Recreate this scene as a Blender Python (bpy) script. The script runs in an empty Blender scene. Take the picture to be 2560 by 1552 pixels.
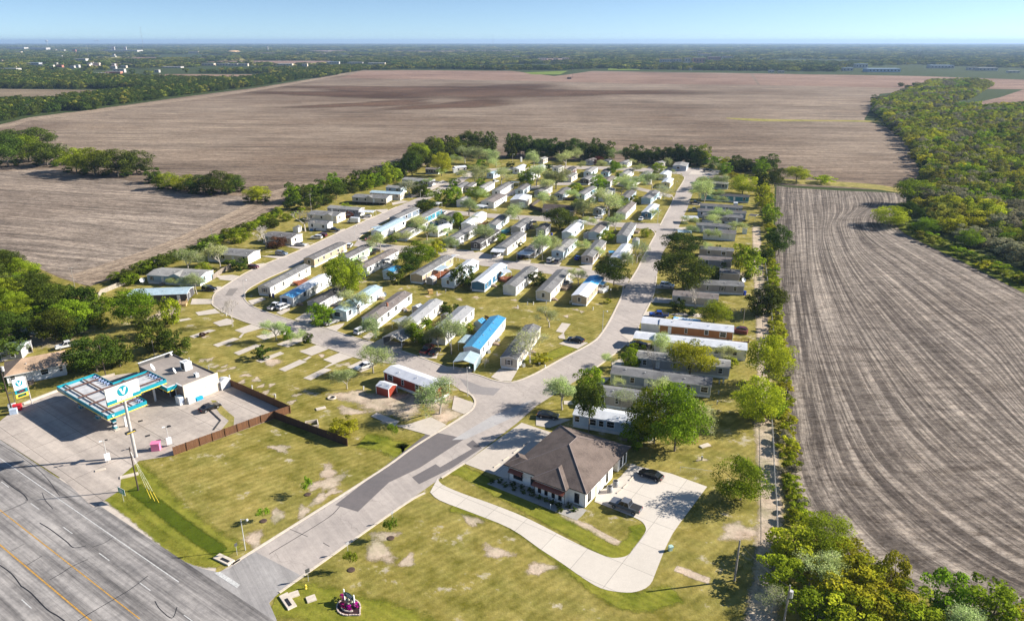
import bpy, math, random
import numpy as np
from mathutils import Vector, Matrix
R = random.Random(7)
sc = bpy.context.scene
col = sc.collection
PI = math.pi
# ------------------------------------------------------------------ camera
H = 78.0                      # drone height in metres
FPX = 1800.0                  # focal length in pixels of the 2560 wide photograph
TH = math.atan(672 / FPX)     # downward tilt
cam = bpy.data.cameras.new('camera'); camo = bpy.data.objects.new('camera', cam); col.objects.link(camo)
cam.sensor_width = 36; cam.lens = FPX / 2560 * 36; cam.clip_start = 1; cam.clip_end = 90000
camo.location = (0, 0, H); camo.rotation_euler = (PI / 2 - TH, 0, 0)
sc.camera = camo
# ------------------------------------------------------------------ sky, sun, exposure
SUN_AZ, SUN_EL = math.radians(10), math.radians(28)      # azimuth from +X towards +Y
w = bpy.data.worlds.new('World'); sc.world = w; w.use_nodes = True
nt = w.node_tree; bg = nt.nodes['Background']
sky = nt.nodes.new('ShaderNodeTexSky'); sky.sky_type = 'NISHITA'; sky.sun_disc = False
sky.sun_elevation = SUN_EL; sky.sun_rotation = PI / 2 - SUN_AZ
sky.altitude = 50; sky.air_density = 1.0; sky.dust_density = 0.3; sky.ozone_density = 3.0
tcw = nt.nodes.new('ShaderNodeTexCoord'); mpw = nt.nodes.new('ShaderNodeVectorMath'); mpw.operation = 'MULTIPLY_ADD'; mpw.inputs[1].default_value = (1, 1, 1.9); mpw.inputs[2].default_value = (0, 0, .075)
nt.links.new(tcw.outputs['Generated'], mpw.inputs[0]); nt.links.new(mpw.outputs[0], sky.inputs[0])      # the pale horizon band of this clear air is thin
nt.links.new(sky.outputs[0], bg.inputs[0]); bg.inputs[1].default_value = 0.078
sl = bpy.data.lights.new('sun', 'SUN'); sl.energy = 5.0; sl.angle = math.radians(0.5); sl.color = (1.0, 0.945, 0.87)
so = bpy.data.objects.new('sun', sl); col.objects.link(so)
sd = Vector((math.cos(SUN_EL) * math.cos(SUN_AZ), math.cos(SUN_EL) * math.sin(SUN_AZ), math.sin(SUN_EL)))
so.rotation_euler = sd.to_track_quat('Z', 'Y').to_euler()
vs = sc.view_settings; vs.view_transform = 'Standard'; vs.look = 'None'; vs.exposure = 1.16; vs.gamma = 1; vs.use_curve_mapping = False
sc.cycles.max_bounces = 5; sc.cycles.diffuse_bounces = 2; sc.cycles.transparent_max_bounces = 16
sc.cycles.volume_bounces = 0
# ------------------------------------------------------------------ survey helpers
def ground(px, py, z=0.0):
    """world point at height z that the survey picture shows at (px, py)"""
    u = (px - 1280) / FPX; v = (py - 776) / FPX
    t = (H - z) / (math.sin(TH) + v * math.cos(TH))
    return Vector((u * t, t * (math.cos(TH) - v * math.sin(TH)), z))
def mpp(p):                  # metres per survey pixel at a ground point
    return (p.y * math.cos(TH) + H * math.sin(TH)) / FPX
def tile(ox, oy, s): return lambda x, y: (ox + x * s, oy + y * s)
TA = tile(300, 440, .1948); TB = tile(660, 340, .1948); TC = tile(1000, 340, .16234); TD = tile(1380, 340, .16234)
TE = tile(840, 500, .16234); TF = tile(1200, 500, .17872); TG = tile(1580, 400, .15422); THH = tile(1560, 600, .16234)
TI = tile(300, 640, .17872); TJ = tile(620, 620, .17872); TK = tile(960, 660, .21916); TL = tile(1480, 740, .1948)
TM = tile(0, 780, .1948); TN = tile(360, 860, .16234); TO = tile(680, 800, .21104); TP = tile(0, 1000, .21104)
TQ = tile(1100, 1040, .27597); TR = tile(1220, 1050, .15422); TS = tile(1340, 880, .21104); TU = tile(460, 1180, .25974)
TV = tile(1700, 900, .43654); TW = tile(1900, 1200, .47143); TX = tile(0, 600, .34286); TY = tile(1900, 400, .47143)
TZ = tile(0, 1280, .5); DD = tile(0, 0, 1.039); SS = tile(0, 0, 1.0)
T1 = tile(0, 60, .25974); T2 = tile(640, 60, .25974); T3 = tile(1280, 60, .25974); T4 = tile(1920, 60, .25974)
def gp(t, pts, z=0.0): return [ground(*t(*p), z) for p in pts]
# ------------------------------------------------------------------ materials
def rgb(c): return (c[0], c[1], c[2], 1)
MATS = {}
def newmat(name):
    m = bpy.data.materials.new(name); m.use_nodes = True
    return m, m.node_tree, m.node_tree.nodes['Principled BSDF']
def N(nt, kind, **kw):
    n = nt.nodes.new(kind)
    for k, v in kw.items():
        if k.startswith('i_'): n.inputs[int(k[2:])].default_value = v
        else: setattr(n, k, v)
    return n
def coords(nt, obj=True, scale=(1, 1, 1), rot=0):
    tc = N(nt, 'ShaderNodeTexCoord'); mp = N(nt, 'ShaderNodeMapping')
    nt.links.new(tc.outputs['Object' if obj else 'Generated'], mp.inputs[0]); mp.inputs['Rotation'].default_value = (0, 0, rot)
    if scale == (1, 1, 1): return mp.outputs[0]
    m2 = N(nt, 'ShaderNodeMapping'); nt.links.new(mp.outputs[0], m2.inputs[0]); m2.inputs['Scale'].default_value = scale; return m2.outputs[0]
def noise(nt, vec, scale, detail=3, rough=.6):
    n = N(nt, 'ShaderNodeTexNoise'); n.inputs['Scale'].default_value = scale; n.inputs['Detail'].default_value = detail
    n.inputs['Roughness'].default_value = rough; nt.links.new(vec, n.inputs['Vector']); return n.outputs[0]
def ramp(nt, fac, stops):
    r = N(nt, 'ShaderNodeValToRGB'); e = r.color_ramp.elements
    while len(e) < len(stops): e.new(.5)
    for k, (p, c) in enumerate(stops):
        e[k].position = p; e[k].color = rgb(c) if len(c) == 3 else c
    nt.links.new(fac, r.inputs[0]); return r.outputs[0]
def mix(nt, fac, a, b, mode='MIX'):
    m = N(nt, 'ShaderNodeMix', data_type='RGBA', blend_type=mode)
    for s, v in ((0, fac), (6, a), (7, b)):
        if isinstance(v, (int, float)): m.inputs[s].default_value = v
        elif isinstance(v, tuple): m.inputs[s].default_value = rgb(v)
        else: nt.links.new(v, m.inputs[s])
    return m.outputs[2]
def bump(nt, b, h, strength=.4, dist=.05):
    n = N(nt, 'ShaderNodeBump'); n.inputs['Strength'].default_value = strength; n.inputs['Distance'].default_value = dist
    nt.links.new(h, n.inputs['Height']); nt.links.new(n.outputs[0], b.inputs['Normal'])
def plain(name, c, rough=.6, metal=0, var=.18, sc_=1.5, spec=.4):
    """painted / built surface with slight wear"""
    if name in MATS: return MATS[name]
    m, nt, b = newmat(name)
    v = coords(nt); n = noise(nt, v, sc_, 4)
    d = tuple(x * (1 - var) for x in c)
    nt.links.new(ramp(nt, n, [(.35, d), (.65, c)]), b.inputs['Base Color'])
    b.inputs['Roughness'].default_value = rough; b.inputs['Metallic'].default_value = metal
    b.inputs['Specular IOR Level'].default_value = spec
    MATS[name] = m; return m
def siding(name, c):
    if name in MATS: return MATS[name]
    m, nt, b = newmat(name)
    v = coords(nt); n = noise(nt, v, .7, 4)
    wv = N(nt, 'ShaderNodeTexWave', wave_type='BANDS', bands_direction='Z', wave_profile='SAW'); wv.inputs['Scale'].default_value = 1.3
    nt.links.new(v, wv.inputs['Vector'])
    d = tuple(x * .84 for x in c)
    cc = mix(nt, .12, ramp(nt, n, [(.3, d), (.6, c)]), wv.outputs[0], 'MULTIPLY')
    nt.links.new(cc, b.inputs['Base Color']); b.inputs['Roughness'].default_value = .55
    bump(nt, b, wv.outputs[0], .5, .02)
    MATS[name] = m; return m
def shingle(name, c):
    if name in MATS: return MATS[name]
    m, nt, b = newmat(name)
    v = coords(nt); n1 = noise(nt, v, .35, 5, .65); n2 = noise(nt, v, 5, 3, .8)
    wv = N(nt, 'ShaderNodeTexBrick'); wv.inputs['Scale'].default_value = 2.2; nt.links.new(v, wv.inputs['Vector'])
    wv.inputs['Color1'].default_value = (1, 1, 1, 1); wv.inputs['Color2'].default_value = (.72, .72, .72, 1); wv.inputs['Mortar'].default_value = (.45, .45, .45, 1)
    base = ramp(nt, n1, [(.3, tuple(x * .68 for x in c)), (.5, c), (.72, tuple(min(1, x * 1.25) for x in c))])
    cc = mix(nt, .5, base, wv.outputs[0], 'MULTIPLY')
    cc = mix(nt, .55, cc, ramp(nt, n2, [(.3, (.5, .5, .5)), (.7, (1, 1, 1))]), 'MULTIPLY')
    nt.links.new(cc, b.inputs['Base Color']); b.inputs['Roughness'].default_value = .95; b.inputs['Specular IOR Level'].default_value = .15
    bump(nt, b, n2, .5, .03)
    MATS[name] = m; return m
def ribbed(name, c, scale=2.6, dirn='X', rough=.35):
    if name in MATS: return MATS[name]
    m, nt, b = newmat(name)
    v = coords(nt); n = noise(nt, v, .5, 4)
    wv = N(nt, 'ShaderNodeTexWave', wave_type='BANDS', bands_direction=dirn); wv.inputs['Scale'].default_value = scale
    nt.links.new(v, wv.inputs['Vector'])
    base = ramp(nt, n, [(.3, tuple(x * .8 for x in c)), (.6, c)])
    cc = mix(nt, .45, base, ramp(nt, wv.outputs[0], [(.0, (.35, .36, .38)), (.28, (1, 1, 1))]), 'MULTIPLY')
    nt.links.new(cc, b.inputs['Base Color']); b.inputs['Roughness'].default_value = rough; b.inputs['Metallic'].default_value = .15
    bump(nt, b, wv.outputs[0], .4, .05)
    MATS[name] = m; return m
def half_tarped(name, c, tarp, x0, sgn=1, wob=3.0):
    """metal roof with a tarpaulin over one end"""
    m, nt, b = newmat(name); v = coords(nt); n = noise(nt, v, .5, 3, .5); sx = N(nt, 'ShaderNodeSeparateXYZ'); nt.links.new(v, sx.inputs[0])
    a = N(nt, 'ShaderNodeMath', operation='MULTIPLY_ADD'); a.inputs[1].default_value = wob; nt.links.new(n, a.inputs[0]); nt.links.new(sx.outputs[0], a.inputs[2])
    g = N(nt, 'ShaderNodeMath', operation='GREATER_THAN' if sgn > 0 else 'LESS_THAN'); g.inputs[1].default_value = x0 + wob / 2; nt.links.new(a.outputs[0], g.inputs[0])
    nt.links.new(mix(nt, g.outputs[0], c, tarp), b.inputs['Base Color']); b.inputs['Roughness'].default_value = .5; return m
def tarped(name, c, tarp, k=.5):
    """metal roof partly under a faded tarpaulin"""
    if name in MATS: return MATS[name]
    m, nt, b = newmat(name)
    v = coords(nt); n = noise(nt, v, .35, 3, .5)
    nt.links.new(ramp(nt, n, [(k - .03, c), (k + .03, tarp)]), b.inputs['Base Color']); b.inputs['Roughness'].default_value = .5
    MATS[name] = m; return m
glass_m, gnt, gb = newmat('window_glass'); gb.inputs['Base Color'].default_value = (.012, .015, .02, 1); gb.inputs['Roughness'].default_value = .12
gb.inputs['Specular IOR Level'].default_value = .6
def leafmat(name, c, c2, tr=.35):
    m, nt, b = newmat(name)
    at = N(nt, 'ShaderNodeAttribute', attribute_name='tone'); oi = N(nt, 'ShaderNodeObjectInfo')
    base = ramp(nt, at.outputs['Fac'], [(0, c), (.75, c2), (1, tuple(min(1, x * 1.3) for x in c2))])
    hs = N(nt, 'ShaderNodeHueSaturation')
    ma = N(nt, 'ShaderNodeMapRange'); ma.inputs[3].default_value = .475; ma.inputs[4].default_value = .525
    mb = N(nt, 'ShaderNodeMapRange'); mb.inputs[3].default_value = .7; mb.inputs[4].default_value = 1.3
    nt.links.new(oi.outputs['Random'], ma.inputs[0]); nt.links.new(ma.outputs[0], hs.inputs['Hue'])
    rr = N(nt, 'ShaderNodeMath', operation='FRACT'); mm = N(nt, 'ShaderNodeMath', operation='MULTIPLY'); mm.inputs[1].default_value = 7.31
    nt.links.new(oi.outputs['Random'], mm.inputs[0]); nt.links.new(mm.outputs[0], rr.inputs[0]); nt.links.new(rr.outputs[0], mb.inputs[0])
    nt.links.new(mb.outputs[0], hs.inputs['Value']); nt.links.new(base, hs.inputs['Color'])
    nt.nodes.remove(b)
    d = N(nt, 'ShaderNodeBsdfDiffuse'); t = N(nt, 'ShaderNodeBsdfTranslucent'); ms = N(nt, 'ShaderNodeMixShader'); ms.inputs[0].default_value = tr
    nt.links.new(hs.outputs[0], d.inputs[0]); nt.links.new(hs.outputs[0], t.inputs[0])
    nt.links.new(d.outputs[0], ms.inputs[1]); nt.links.new(t.outputs[0], ms.inputs[2])
    nt.links.new(ms.outputs[0], nt.nodes['Material Output'].inputs[0])
    return m
LEAF = {
 'd': leafmat('dark_foliage', (.022, .038, .007), (.10, .135, .018), .22),
 'g': leafmat('green_foliage', (.06, .095, .008), (.27, .36, .022), .4),
 'y': leafmat('yellow_green_foliage', (.13, .16, .012), (.45, .47, .03), .4),
 's': leafmat('pale_foliage', (.20, .25, .08), (.50, .56, .22), .4),
 'r': leafmat('russet_foliage', (.07, .03, .018), (.16, .07, .04), .3),
 'm': leafmat('mixed_woodland_foliage', (.085, .10, .015), (.34, .34, .05), .3),
 'o': leafmat('olive_grey_foliage', (.14, .13, .075), (.31, .29, .17), .3),
}
BARK = plain('grey_bark', (.22, .18, .14), .9, var=.4, sc_=3)
PALEBARK = plain('pale_twigs', (.46, .41, .34), .9, var=.3, sc_=3)
# ------------------------------------------------------------------ mesh helpers
class MB:
    def __init__(s): s.v = []; s.f = []; s.m = []
    def face(s, pts, mi=0):
        i = len(s.v); s.v += [tuple(p) for p in pts]; s.f.append(list(range(i, i + len(pts)))); s.m.append(mi)
    def box(s, c, d, rz=0, mi=0, taper=1.0):
        cx, cy, cz = c; dx, dy, dz = d[0] / 2, d[1] / 2, d[2] / 2; i = len(s.v); ca, sa = math.cos(rz), math.sin(rz)
        for z, k in ((-dz, 1), (dz, taper)):
            for x, y in ((-dx, -dy), (dx, -dy), (dx, dy), (-dx, dy)):
                x *= k; y *= k; s.v.append((cx + x * ca - y * sa, cy + x * sa + y * ca, cz + z))
        for q in ((3, 2, 1, 0), (4, 5, 6, 7), (0, 1, 5, 4), (1, 2, 6, 5), (2, 3, 7, 6), (3, 0, 4, 7)):
            s.f.append([i + k for k in q]); s.m.append(mi)
        return s
    def tube(s, p, q, r1, r2=None, n=6, mi=0, cap=True):
        r2 = r1 if r2 is None else r2; p = Vector(p); q = Vector(q); d = (q - p)
        if d.length < 1e-6: return s
        d.normalize(); a = d.orthogonal().normalized(); b = d.cross(a); i = len(s.v)
        for c, r in ((p, r1), (q, r2)):
            for k in range(n):
                t = 2 * PI * k / n; s.v.append(tuple(c + (a * math.cos(t) + b * math.sin(t)) * r))
        for k in range(n):
            k2 = (k + 1) % n; s.f.append([i + k, i + k2, i + n + k2, i + n + k]); s.m.append(mi)
        if cap: s.f.append([i + k for k in reversed(range(n))]); s.m.append(mi); s.f.append([i + n + k for k in range(n)]); s.m.append(mi)
        return s
    def prism(s, pts, z0, z1, mi=0):
        n = len(pts); i = len(s.v)
        ar = sum(pts[k][0] * pts[(k + 1) % n][1] - pts[(k + 1) % n][0] * pts[k][1] for k in range(n))
        if ar < 0: pts = list(reversed(pts))
        for z in (z0, z1):
            for p in pts: s.v.append((p[0], p[1], z))
        s.f.append([i + k for k in reversed(range(n))]); s.m.append(mi); s.f.append([i + n + k for k in range(n)]); s.m.append(mi)
        for k in range(n):
            k2 = (k + 1) % n; s.f.append([i + k, i + k2, i + n + k2, i + n + k]); s.m.append(mi)
        return s
    def lathe(s, prof, c=(0, 0, 0), n=12, mi=0):
        i = len(s.v)
        for r, z in prof:
            for k in range(n):
                t = 2 * PI * k / n; s.v.append((c[0] + r * math.cos(t), c[1] + r * math.sin(t), c[2] + z))
        for j in range(len(prof) - 1):
            for k in range(n):
                k2 = (k + 1) % n; s.f.append([i + j * n + k, i + j * n + k2, i + (j + 1) * n + k2, i + (j + 1) * n + k]); s.m.append(mi)
        return s
    def mesh(s, name, mats, smooth=False):
        me = bpy.data.meshes.new(name); me.from_pydata(s.v, [], s.f)
        for m in (mats if isinstance(mats, (list, tuple)) else [mats]): me.materials.append(m)
        if any(s.m): me.polygons.foreach_set('material_index', s.m)
        if smooth: me.polygons.foreach_set('use_smooth', [True] * len(s.f))
        me.update(); return me
    def build(s, name, mats, parent=None, smooth=False, loc=None, rz=0):
        return link(name, s.mesh(name, mats, smooth), parent, loc, rz)
def link(name, me, parent=None, loc=None, rz=0, scale=None):
    o = bpy.data.objects.new(name, me); col.objects.link(o)
    if parent: o.parent = parent
    if loc is not None: o.location = loc
    if rz: o.rotation_euler = (0, 0, rz)
    if scale is not None: o.scale = scale
    return o
THINGS = []
def tag(o, label, cat, group=None):
    o['label'] = label; o['category'] = cat
    if group: o['group'] = group
    THINGS.append(o); return o
def thing(name, label, cat, loc=(0, 0, 0), rz=0, group=None):
    o = link(name, None, None, loc, rz); return tag(o, label, cat, group)
def structure(o, kind='structure'): o['kind'] = kind; return o
from mathutils.geometry import tessellate_polygon
def sheet(name, pts, z, mat, kerb=False):
    vs_ = [Vector((p[0], p[1], 0)) for p in pts]
    tr = tessellate_polygon([vs_]); me = bpy.data.meshes.new(name)
    f = []
    for t in tr:
        a, b, c = (vs_[i] for i in t)
        f.append(t if (b - a).cross(c - a).z > 0 else (t[0], t[2], t[1]))
    me.from_pydata([(v.x, v.y, z) for v in vs_], [], f); me.materials.append(mat)
    o = link(name, me); return structure(o)
def smoothline(pts, n=6, closed=False):
    out = []; m = len(pts)
    for i in range(m - 1):
        p0 = pts[max(i - 1, 0)]; p1 = pts[i]; p2 = pts[i + 1]; p3 = pts[min(i + 2, m - 1)]
        for k in range(n):
            t = k / n
            out.append(.5 * ((2 * p1) + (p2 - p0) * t + (2 * p0 - 5 * p1 + 4 * p2 - p3) * t * t + (3 * p1 - p0 - 3 * p2 + p3) * t ** 3))
    out.append(pts[-1]); return out
def ribbon(name, pts, w_, z0, z1, mat):
    """a raised strip (kerb) along a line; z1 > z0"""
    mb = MB(); n = len(pts); L = []; Rr = []
    for i, p in enumerate(pts):
        d = (pts[min(i + 1, n - 1)] - pts[max(i - 1, 0)]); d.z = 0
        d = d.normalized() if d.length > 1e-6 else Vector((1, 0, 0)); nn = Vector((-d.y, d.x, 0))
        L.append(p + nn * w_ / 2); Rr.append(p - nn * w_ / 2)
    for i in range(n - 1):
        a, b, c, d = Rr[i], Rr[i + 1], L[i + 1], L[i]
        mb.face([(a.x, a.y, z1), (b.x, b.y, z1), (c.x, c.y, z1), (d.x, d.y, z1)])
        if z1 - z0 > .05:
            mb.face([(a.x, a.y, z0), (b.x, b.y, z0), (b.x, b.y, z1), (a.x, a.y, z1)])
            mb.face([(d.x, d.y, z1), (c.x, c.y, z1), (c.x, c.y, z0), (d.x, d.y, z0)])
    return structure(mb.build(name, mat))
def textmesh(s, size, name='lettering'):
    c = bpy.data.curves.new(name, 'FONT'); c.body = s; c.size = size; c.align_x = 'CENTER'; c.align_y = 'CENTER'; c.extrude = .01
    o = bpy.data.objects.new(name, c); col.objects.link(o); dg = bpy.context.evaluated_depsgraph_get()
    me = bpy.data.meshes.new_from_object(o.evaluated_get(dg)); bpy.data.objects.remove(o); return me
_soft = {}
def softmat(base, key, cut=.5):
    """a copy of a ground material whose rim frays into the ground below"""
    if key in _soft: return _soft[key]
    m = base.copy(); m.name = key; nt = m.node_tree; out = nt.nodes['Material Output']; b = nt.nodes['Principled BSDF']
    at = N(nt, 'ShaderNodeAttribute', attribute_name='core'); v = coords(nt); n1 = noise(nt, v, .55, 8, .8)
    ad = N(nt, 'ShaderNodeMath', operation='MULTIPLY_ADD'); ad.inputs[1].default_value = 1.7; ad.inputs[2].default_value = -.85; nt.links.new(n1, ad.inputs[0])
    a2 = N(nt, 'ShaderNodeMath', operation='ADD'); nt.links.new(ad.outputs[0], a2.inputs[0]); nt.links.new(at.outputs['Fac'], a2.inputs[1])
    mr = N(nt, 'ShaderNodeMapRange'); mr.inputs[1].default_value = cut - .12; mr.inputs[2].default_value = cut + .38; nt.links.new(a2.outputs[0], mr.inputs[0])
    tr = N(nt, 'ShaderNodeBsdfTransparent'); ms = N(nt, 'ShaderNodeMixShader'); nt.links.new(mr.outputs[0], ms.inputs[0]); nt.links.new(tr.outputs[0], ms.inputs[1]); nt.links.new(b.outputs[0], ms.inputs[2]); nt.links.new(ms.outputs[0], out.inputs[0])
    _soft[key] = m; return m
_zc = [0]
def softribbon(name, pts, w_, z, mat):
    _zc[0] += 1; z += _zc[0] * .00025
    n = len(pts); V = []; A = []; F = []
    for i, p in enumerate(pts):
        d = (pts[min(i + 1, n - 1)] - pts[max(i - 1, 0)]).normalized(); nn = Vector((-d.y, d.x, 0)); e_ = 1 if 0 < i < n - 1 else 0
        for k, (s, a) in enumerate(((-1, 0), (-.45, .9), (.45, .9), (1, 0))): q = p + nn * (s * w_); V.append((q.x, q.y, z)); A.append(a * e_)
    for i in range(n - 1):
        for k in range(3): F.append((i * 4 + k + 1, i * 4 + k, i * 4 + 4 + k, i * 4 + 5 + k))
    me = bpy.data.meshes.new(name); me.from_pydata(V, [], F); me.materials.append(mat); at = me.attributes.new('core', 'FLOAT', 'POINT'); at.data.foreach_set('value', A)
    return structure(link(name, me))
def inside(p, poly):
    x, y = p[0], p[1]; c = False; j = len(poly) - 1
    for i in range(len(poly)):
        xi, yi = poly[i][0], poly[i][1]; xj, yj = poly[j][0], poly[j][1]
        if (yi > y) != (yj > y) and x < (xj - xi) * (y - yi) / (yj - yi) + xi: c = not c
        j = i
    return c
# ------------------------------------------------------------------ ground materials
def grass_mat(name, green, dry, dirt, dk=.62, stripes=0):
    m, nt, b = newmat(name)
    v = coords(nt); big = noise(nt, v, .035, 5, .6); mid = noise(nt, v, .3, 6, .7); fine = noise(nt, v, 2.6, 4, .8)
    a = ramp(nt, big, [(.36, green), (.6, dry)])
    g2 = tuple(x * .72 for x in green); d2 = tuple(min(1, x * 1.15) for x in dry)
    a = mix(nt, .65, a, ramp(nt, mid, [(.34, g2), (.64, d2)]))
    m3 = noise(nt, coords(nt, scale=(1, 1.3, 1), rot=.8), .12, 6, .7); a = mix(nt, .5, a, ramp(nt, m3, [(.36, (.55, .66, .45)), (.5, (1, 1, 1)), (.66, (1.25, 1.12, 1.15))]), 'MULTIPLY')
    dm = mix(nt, .5, mid, noise(nt, coords(nt, scale=(1, 1.6, 1), rot=.5), .11, 7, .72))
    a = mix(nt, ramp(nt, dm, [(dk - .02, (0, 0, 0)), (dk + .035, (1, 1, 1))]), a, dirt)
    if stripes:
        sv = coords(nt, rot=stripes); wv = N(nt, 'ShaderNodeTexWave'); wv.inputs['Scale'].default_value = .22; wv.inputs['Distortion'].default_value = 2.5; wv.inputs['Detail'].default_value = 3
        nt.links.new(sv, wv.inputs['Vector']); a = mix(nt, .16, a, wv.outputs[0], 'MULTIPLY')
    a = mix(nt, .6, a, ramp(nt, fine, [(.25, (.45, .45, .42)), (.7, (1, 1, 1))]), 'MULTIPLY')
    nt.links.new(a, b.inputs['Base Color']); b.inputs['Roughness'].default_value = 1; b.inputs['Specular IOR Level'].default_value = .05
    bump(nt, b, fine, .6, .12); return m
def field_mat(name, soil, straw, rot=0, row=1.0, uv=False, k=.5, soft=0.0):
    m, nt, b = newmat(name)
    v = coords(nt, rot=rot)
    if uv:
        at = N(nt, 'ShaderNodeUVMap'); v = at.outputs[0]
    st = N(nt, 'ShaderNodeMapping'); st.inputs['Scale'].default_value = (.02 if not uv else 1, 1 if not uv else .02, 1)
    nt.links.new(v, st.inputs[0])
    def bands(sx):
        mp = N(nt, 'ShaderNodeMapping'); s_ = (sx * .045, sx, 1) if not uv else (sx, sx * .03, 1)
        mp.inputs['Scale'].default_value = s_; nt.links.new(v, mp.inputs[0]); return mp.outputs[0]
    big = noise(nt, coords(nt), .004, 6, .6)
    mid = noise(nt, coords(nt, scale=(.3, 1, 1)), .03, 5, .65)
    b1 = noise(nt, bands(row * .9), 1, 5, .8); b2 = noise(nt, bands(row * .12), 1, 3, .6)
    fine = noise(nt, coords(nt, scale=(.6, 1, 1), rot=rot), 1.6, 4, .85)
    d2 = tuple(x * .6 for x in soil); spk = noise(nt, coords(nt, scale=(.5, 1, 1), rot=rot), .55, 5, .9)
    a = ramp(nt, b1, [(.36, d2), (.47, soil), (.60, straw)])
    a = mix(nt, .3, a, ramp(nt, b2, [(.35, d2), (.65, straw)]))
    a = mix(nt, .7, a, ramp(nt, fine, [(.3, (.42, .40, .38)), (.52, (.9, .88, .86)), (.72, (1.25, 1.22, 1.15))]), 'MULTIPLY')
    a = mix(nt, .9, a, ramp(nt, spk, [(.34, (.36, .33, .31)), (.52, (1, 1, 1)), (.66, (1.35, 1.32, 1.25))]), 'MULTIPLY')
    sp2 = noise(nt, coords(nt, scale=(.3, 1, 1), rot=rot), .22, 4, .85); a = mix(nt, .6, a, ramp(nt, sp2, [(.38, (.58, .55, .52)), (.5, (1, 1, 1)), (.62, (1.25, 1.22, 1.18))]), 'MULTIPLY')
    a = mix(nt, k, a, ramp(nt, big, [(.35, (.62, .55, .50)), (.6, (1.1, 1.08, 1.05))]), 'MULTIPLY')
    a = mix(nt, .35, a, ramp(nt, mid, [(.3, (.7, .66, .62)), (.7, (1.1, 1.1, 1.1))]), 'MULTIPLY')
    nt.links.new(a, b.inputs['Base Color']); b.inputs['Roughness'].default_value = 1; b.inputs['Specular IOR Level'].default_value = .05
    hh = mix(nt, .5, b1, fine); bump(nt, b, hh, .8, .35); return m
def paving(name, c, dark, rot=0, wheel=0, joints=0, crack=True, stain=.5):
    m, nt, b = newmat(name)
    v = coords(nt); n1 = noise(nt, v, .08, 6, .65); n2 = noise(nt, v, .9, 5, .7); n3 = noise(nt, v, 7, 3, .8)
    a = ramp(nt, n1, [(.32, dark), (.62, c)])
    a = mix(nt, .4, a, ramp(nt, n2, [(.3, dark), (.6, c)]))
    if wheel:
        sv = coords(nt, rot=rot, scale=(.03, 1, 1)); s2 = noise(nt, sv, wheel, 8, .78)
        a = mix(nt, stain, a, ramp(nt, s2, [(.36, (.32, .32, .33)), (.6, (1.05, 1.05, 1.05))]), 'MULTIPLY')
    if crack:
        vo = N(nt, 'ShaderNodeTexVoronoi', feature='DISTANCE_TO_EDGE'); vo.inputs['Scale'].default_value = .09
        wn = N(nt, 'ShaderNodeMix', data_type='RGBA', blend_type='ADD'); wn.inputs[0].default_value = 1
        nz = N(nt, 'ShaderNodeTexNoise'); nz.inputs['Scale'].default_value = .5; nt.links.new(v, nz.inputs['Vector'])
        sc2 = N(nt, 'ShaderNodeVectorMath', operation='SCALE'); sc2.inputs['Scale'].default_value = 2.5; nt.links.new(nz.outputs[1], sc2.inputs[0])
        ad = N(nt, 'ShaderNodeVectorMath', operation='ADD'); nt.links.new(v, ad.inputs[0]); nt.links.new(sc2.outputs[0], ad.inputs[1])
        nt.links.new(ad.outputs[0], vo.inputs['Vector'])
        a = mix(nt, ramp(nt, vo.outputs[0], [(.002, (.6, .6, .6)), (.005, (0, 0, 0))]), a, tuple(x * .6 for x in dark))
    if joints:
        br = N(nt, 'ShaderNodeTexBrick'); br.offset = 0; br.inputs['Scale'].default_value = joints; br.inputs['Mortar Size'].default_value = .006
        br.inputs['Brick Width'].default_value = 1; br.inputs['Row Height'].default_value = 1
        br.inputs['Color1'].default_value = (1, 1, 1, 1); br.inputs['Color2'].default_value = (.93, .93, .93, 1); br.inputs['Mortar'].default_value = (.45, .45, .45, 1)
        nt.links.new(coords(nt, rot=rot), br.inputs['Vector']); a = mix(nt, 1, a, br.outputs[0], 'MULTIPLY')
    a = mix(nt, .35, a, ramp(nt, n3, [(.3, (.6, .6, .6)), (.7, (1, 1, 1))]), 'MULTIPLY')
    nt.links.new(a, b.inputs['Base Color']); b.inputs['Roughness'].default_value = .9; b.inputs['Specular IOR Level'].default_value = .2
    bump(nt, b, n3, .25, .02); return m
M_LAWN = grass_mat('mown_park_grass', (.175, .16, .018), (.38, .315, .095), (.50, .43, .31), .585, stripes=.9)
M_VERGE = grass_mat('green_verge_grass', (.165, .20, .016), (.29, .27, .045), (.42, .34, .22), .68, stripes=2.2)
M_ROUGH = grass_mat('rough_dry_grass', (.20, .21, .035), (.40, .32, .12), (.46, .37, .22), .60)
M_FIELD = field_mat('ploughed_field_soil', (.20, .163, .132), (.44, .36, .28), rot=.07, row=.35, k=1.0)
M_HEAD = field_mat('stubble_headland', (.30, .235, .18), (.50, .41, .31), row=.6, uv=True, k=.3)
M_RIGHT = field_mat('furrowed_field_soil', (.12, .103, .092), (.47, .415, .355), row=.40, uv=True, k=.3)
M_PINK = field_mat('pale_stubble_field', (.27, .18, .14), (.45, .33, .26), rot=.05, row=.3, k=.6)
M_FAR = grass_mat('far_country_scrub', (.035, .06, .018), (.07, .085, .03), (.16, .13, .09), .64)
M_ASPH = paving('worn_asphalt', (.50, .435, .38), (.33, .29, .26), rot=.95, wheel=1.1, stain=.22)
M_PATCH = paving('dark_asphalt_patch', (.17, .15, .145), (.12, .11, .11), crack=False)
hang = math.atan2((ground(447.5, 1455) - ground(0, 1145.6)).y, (ground(447.5, 1455) - ground(0, 1145.6)).x)
M_HWY = paving('highway_asphalt', (.44, .405, .37), (.16, .15, .145), rot=-hang, wheel=.62, stain=1.0, crack=False)
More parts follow.
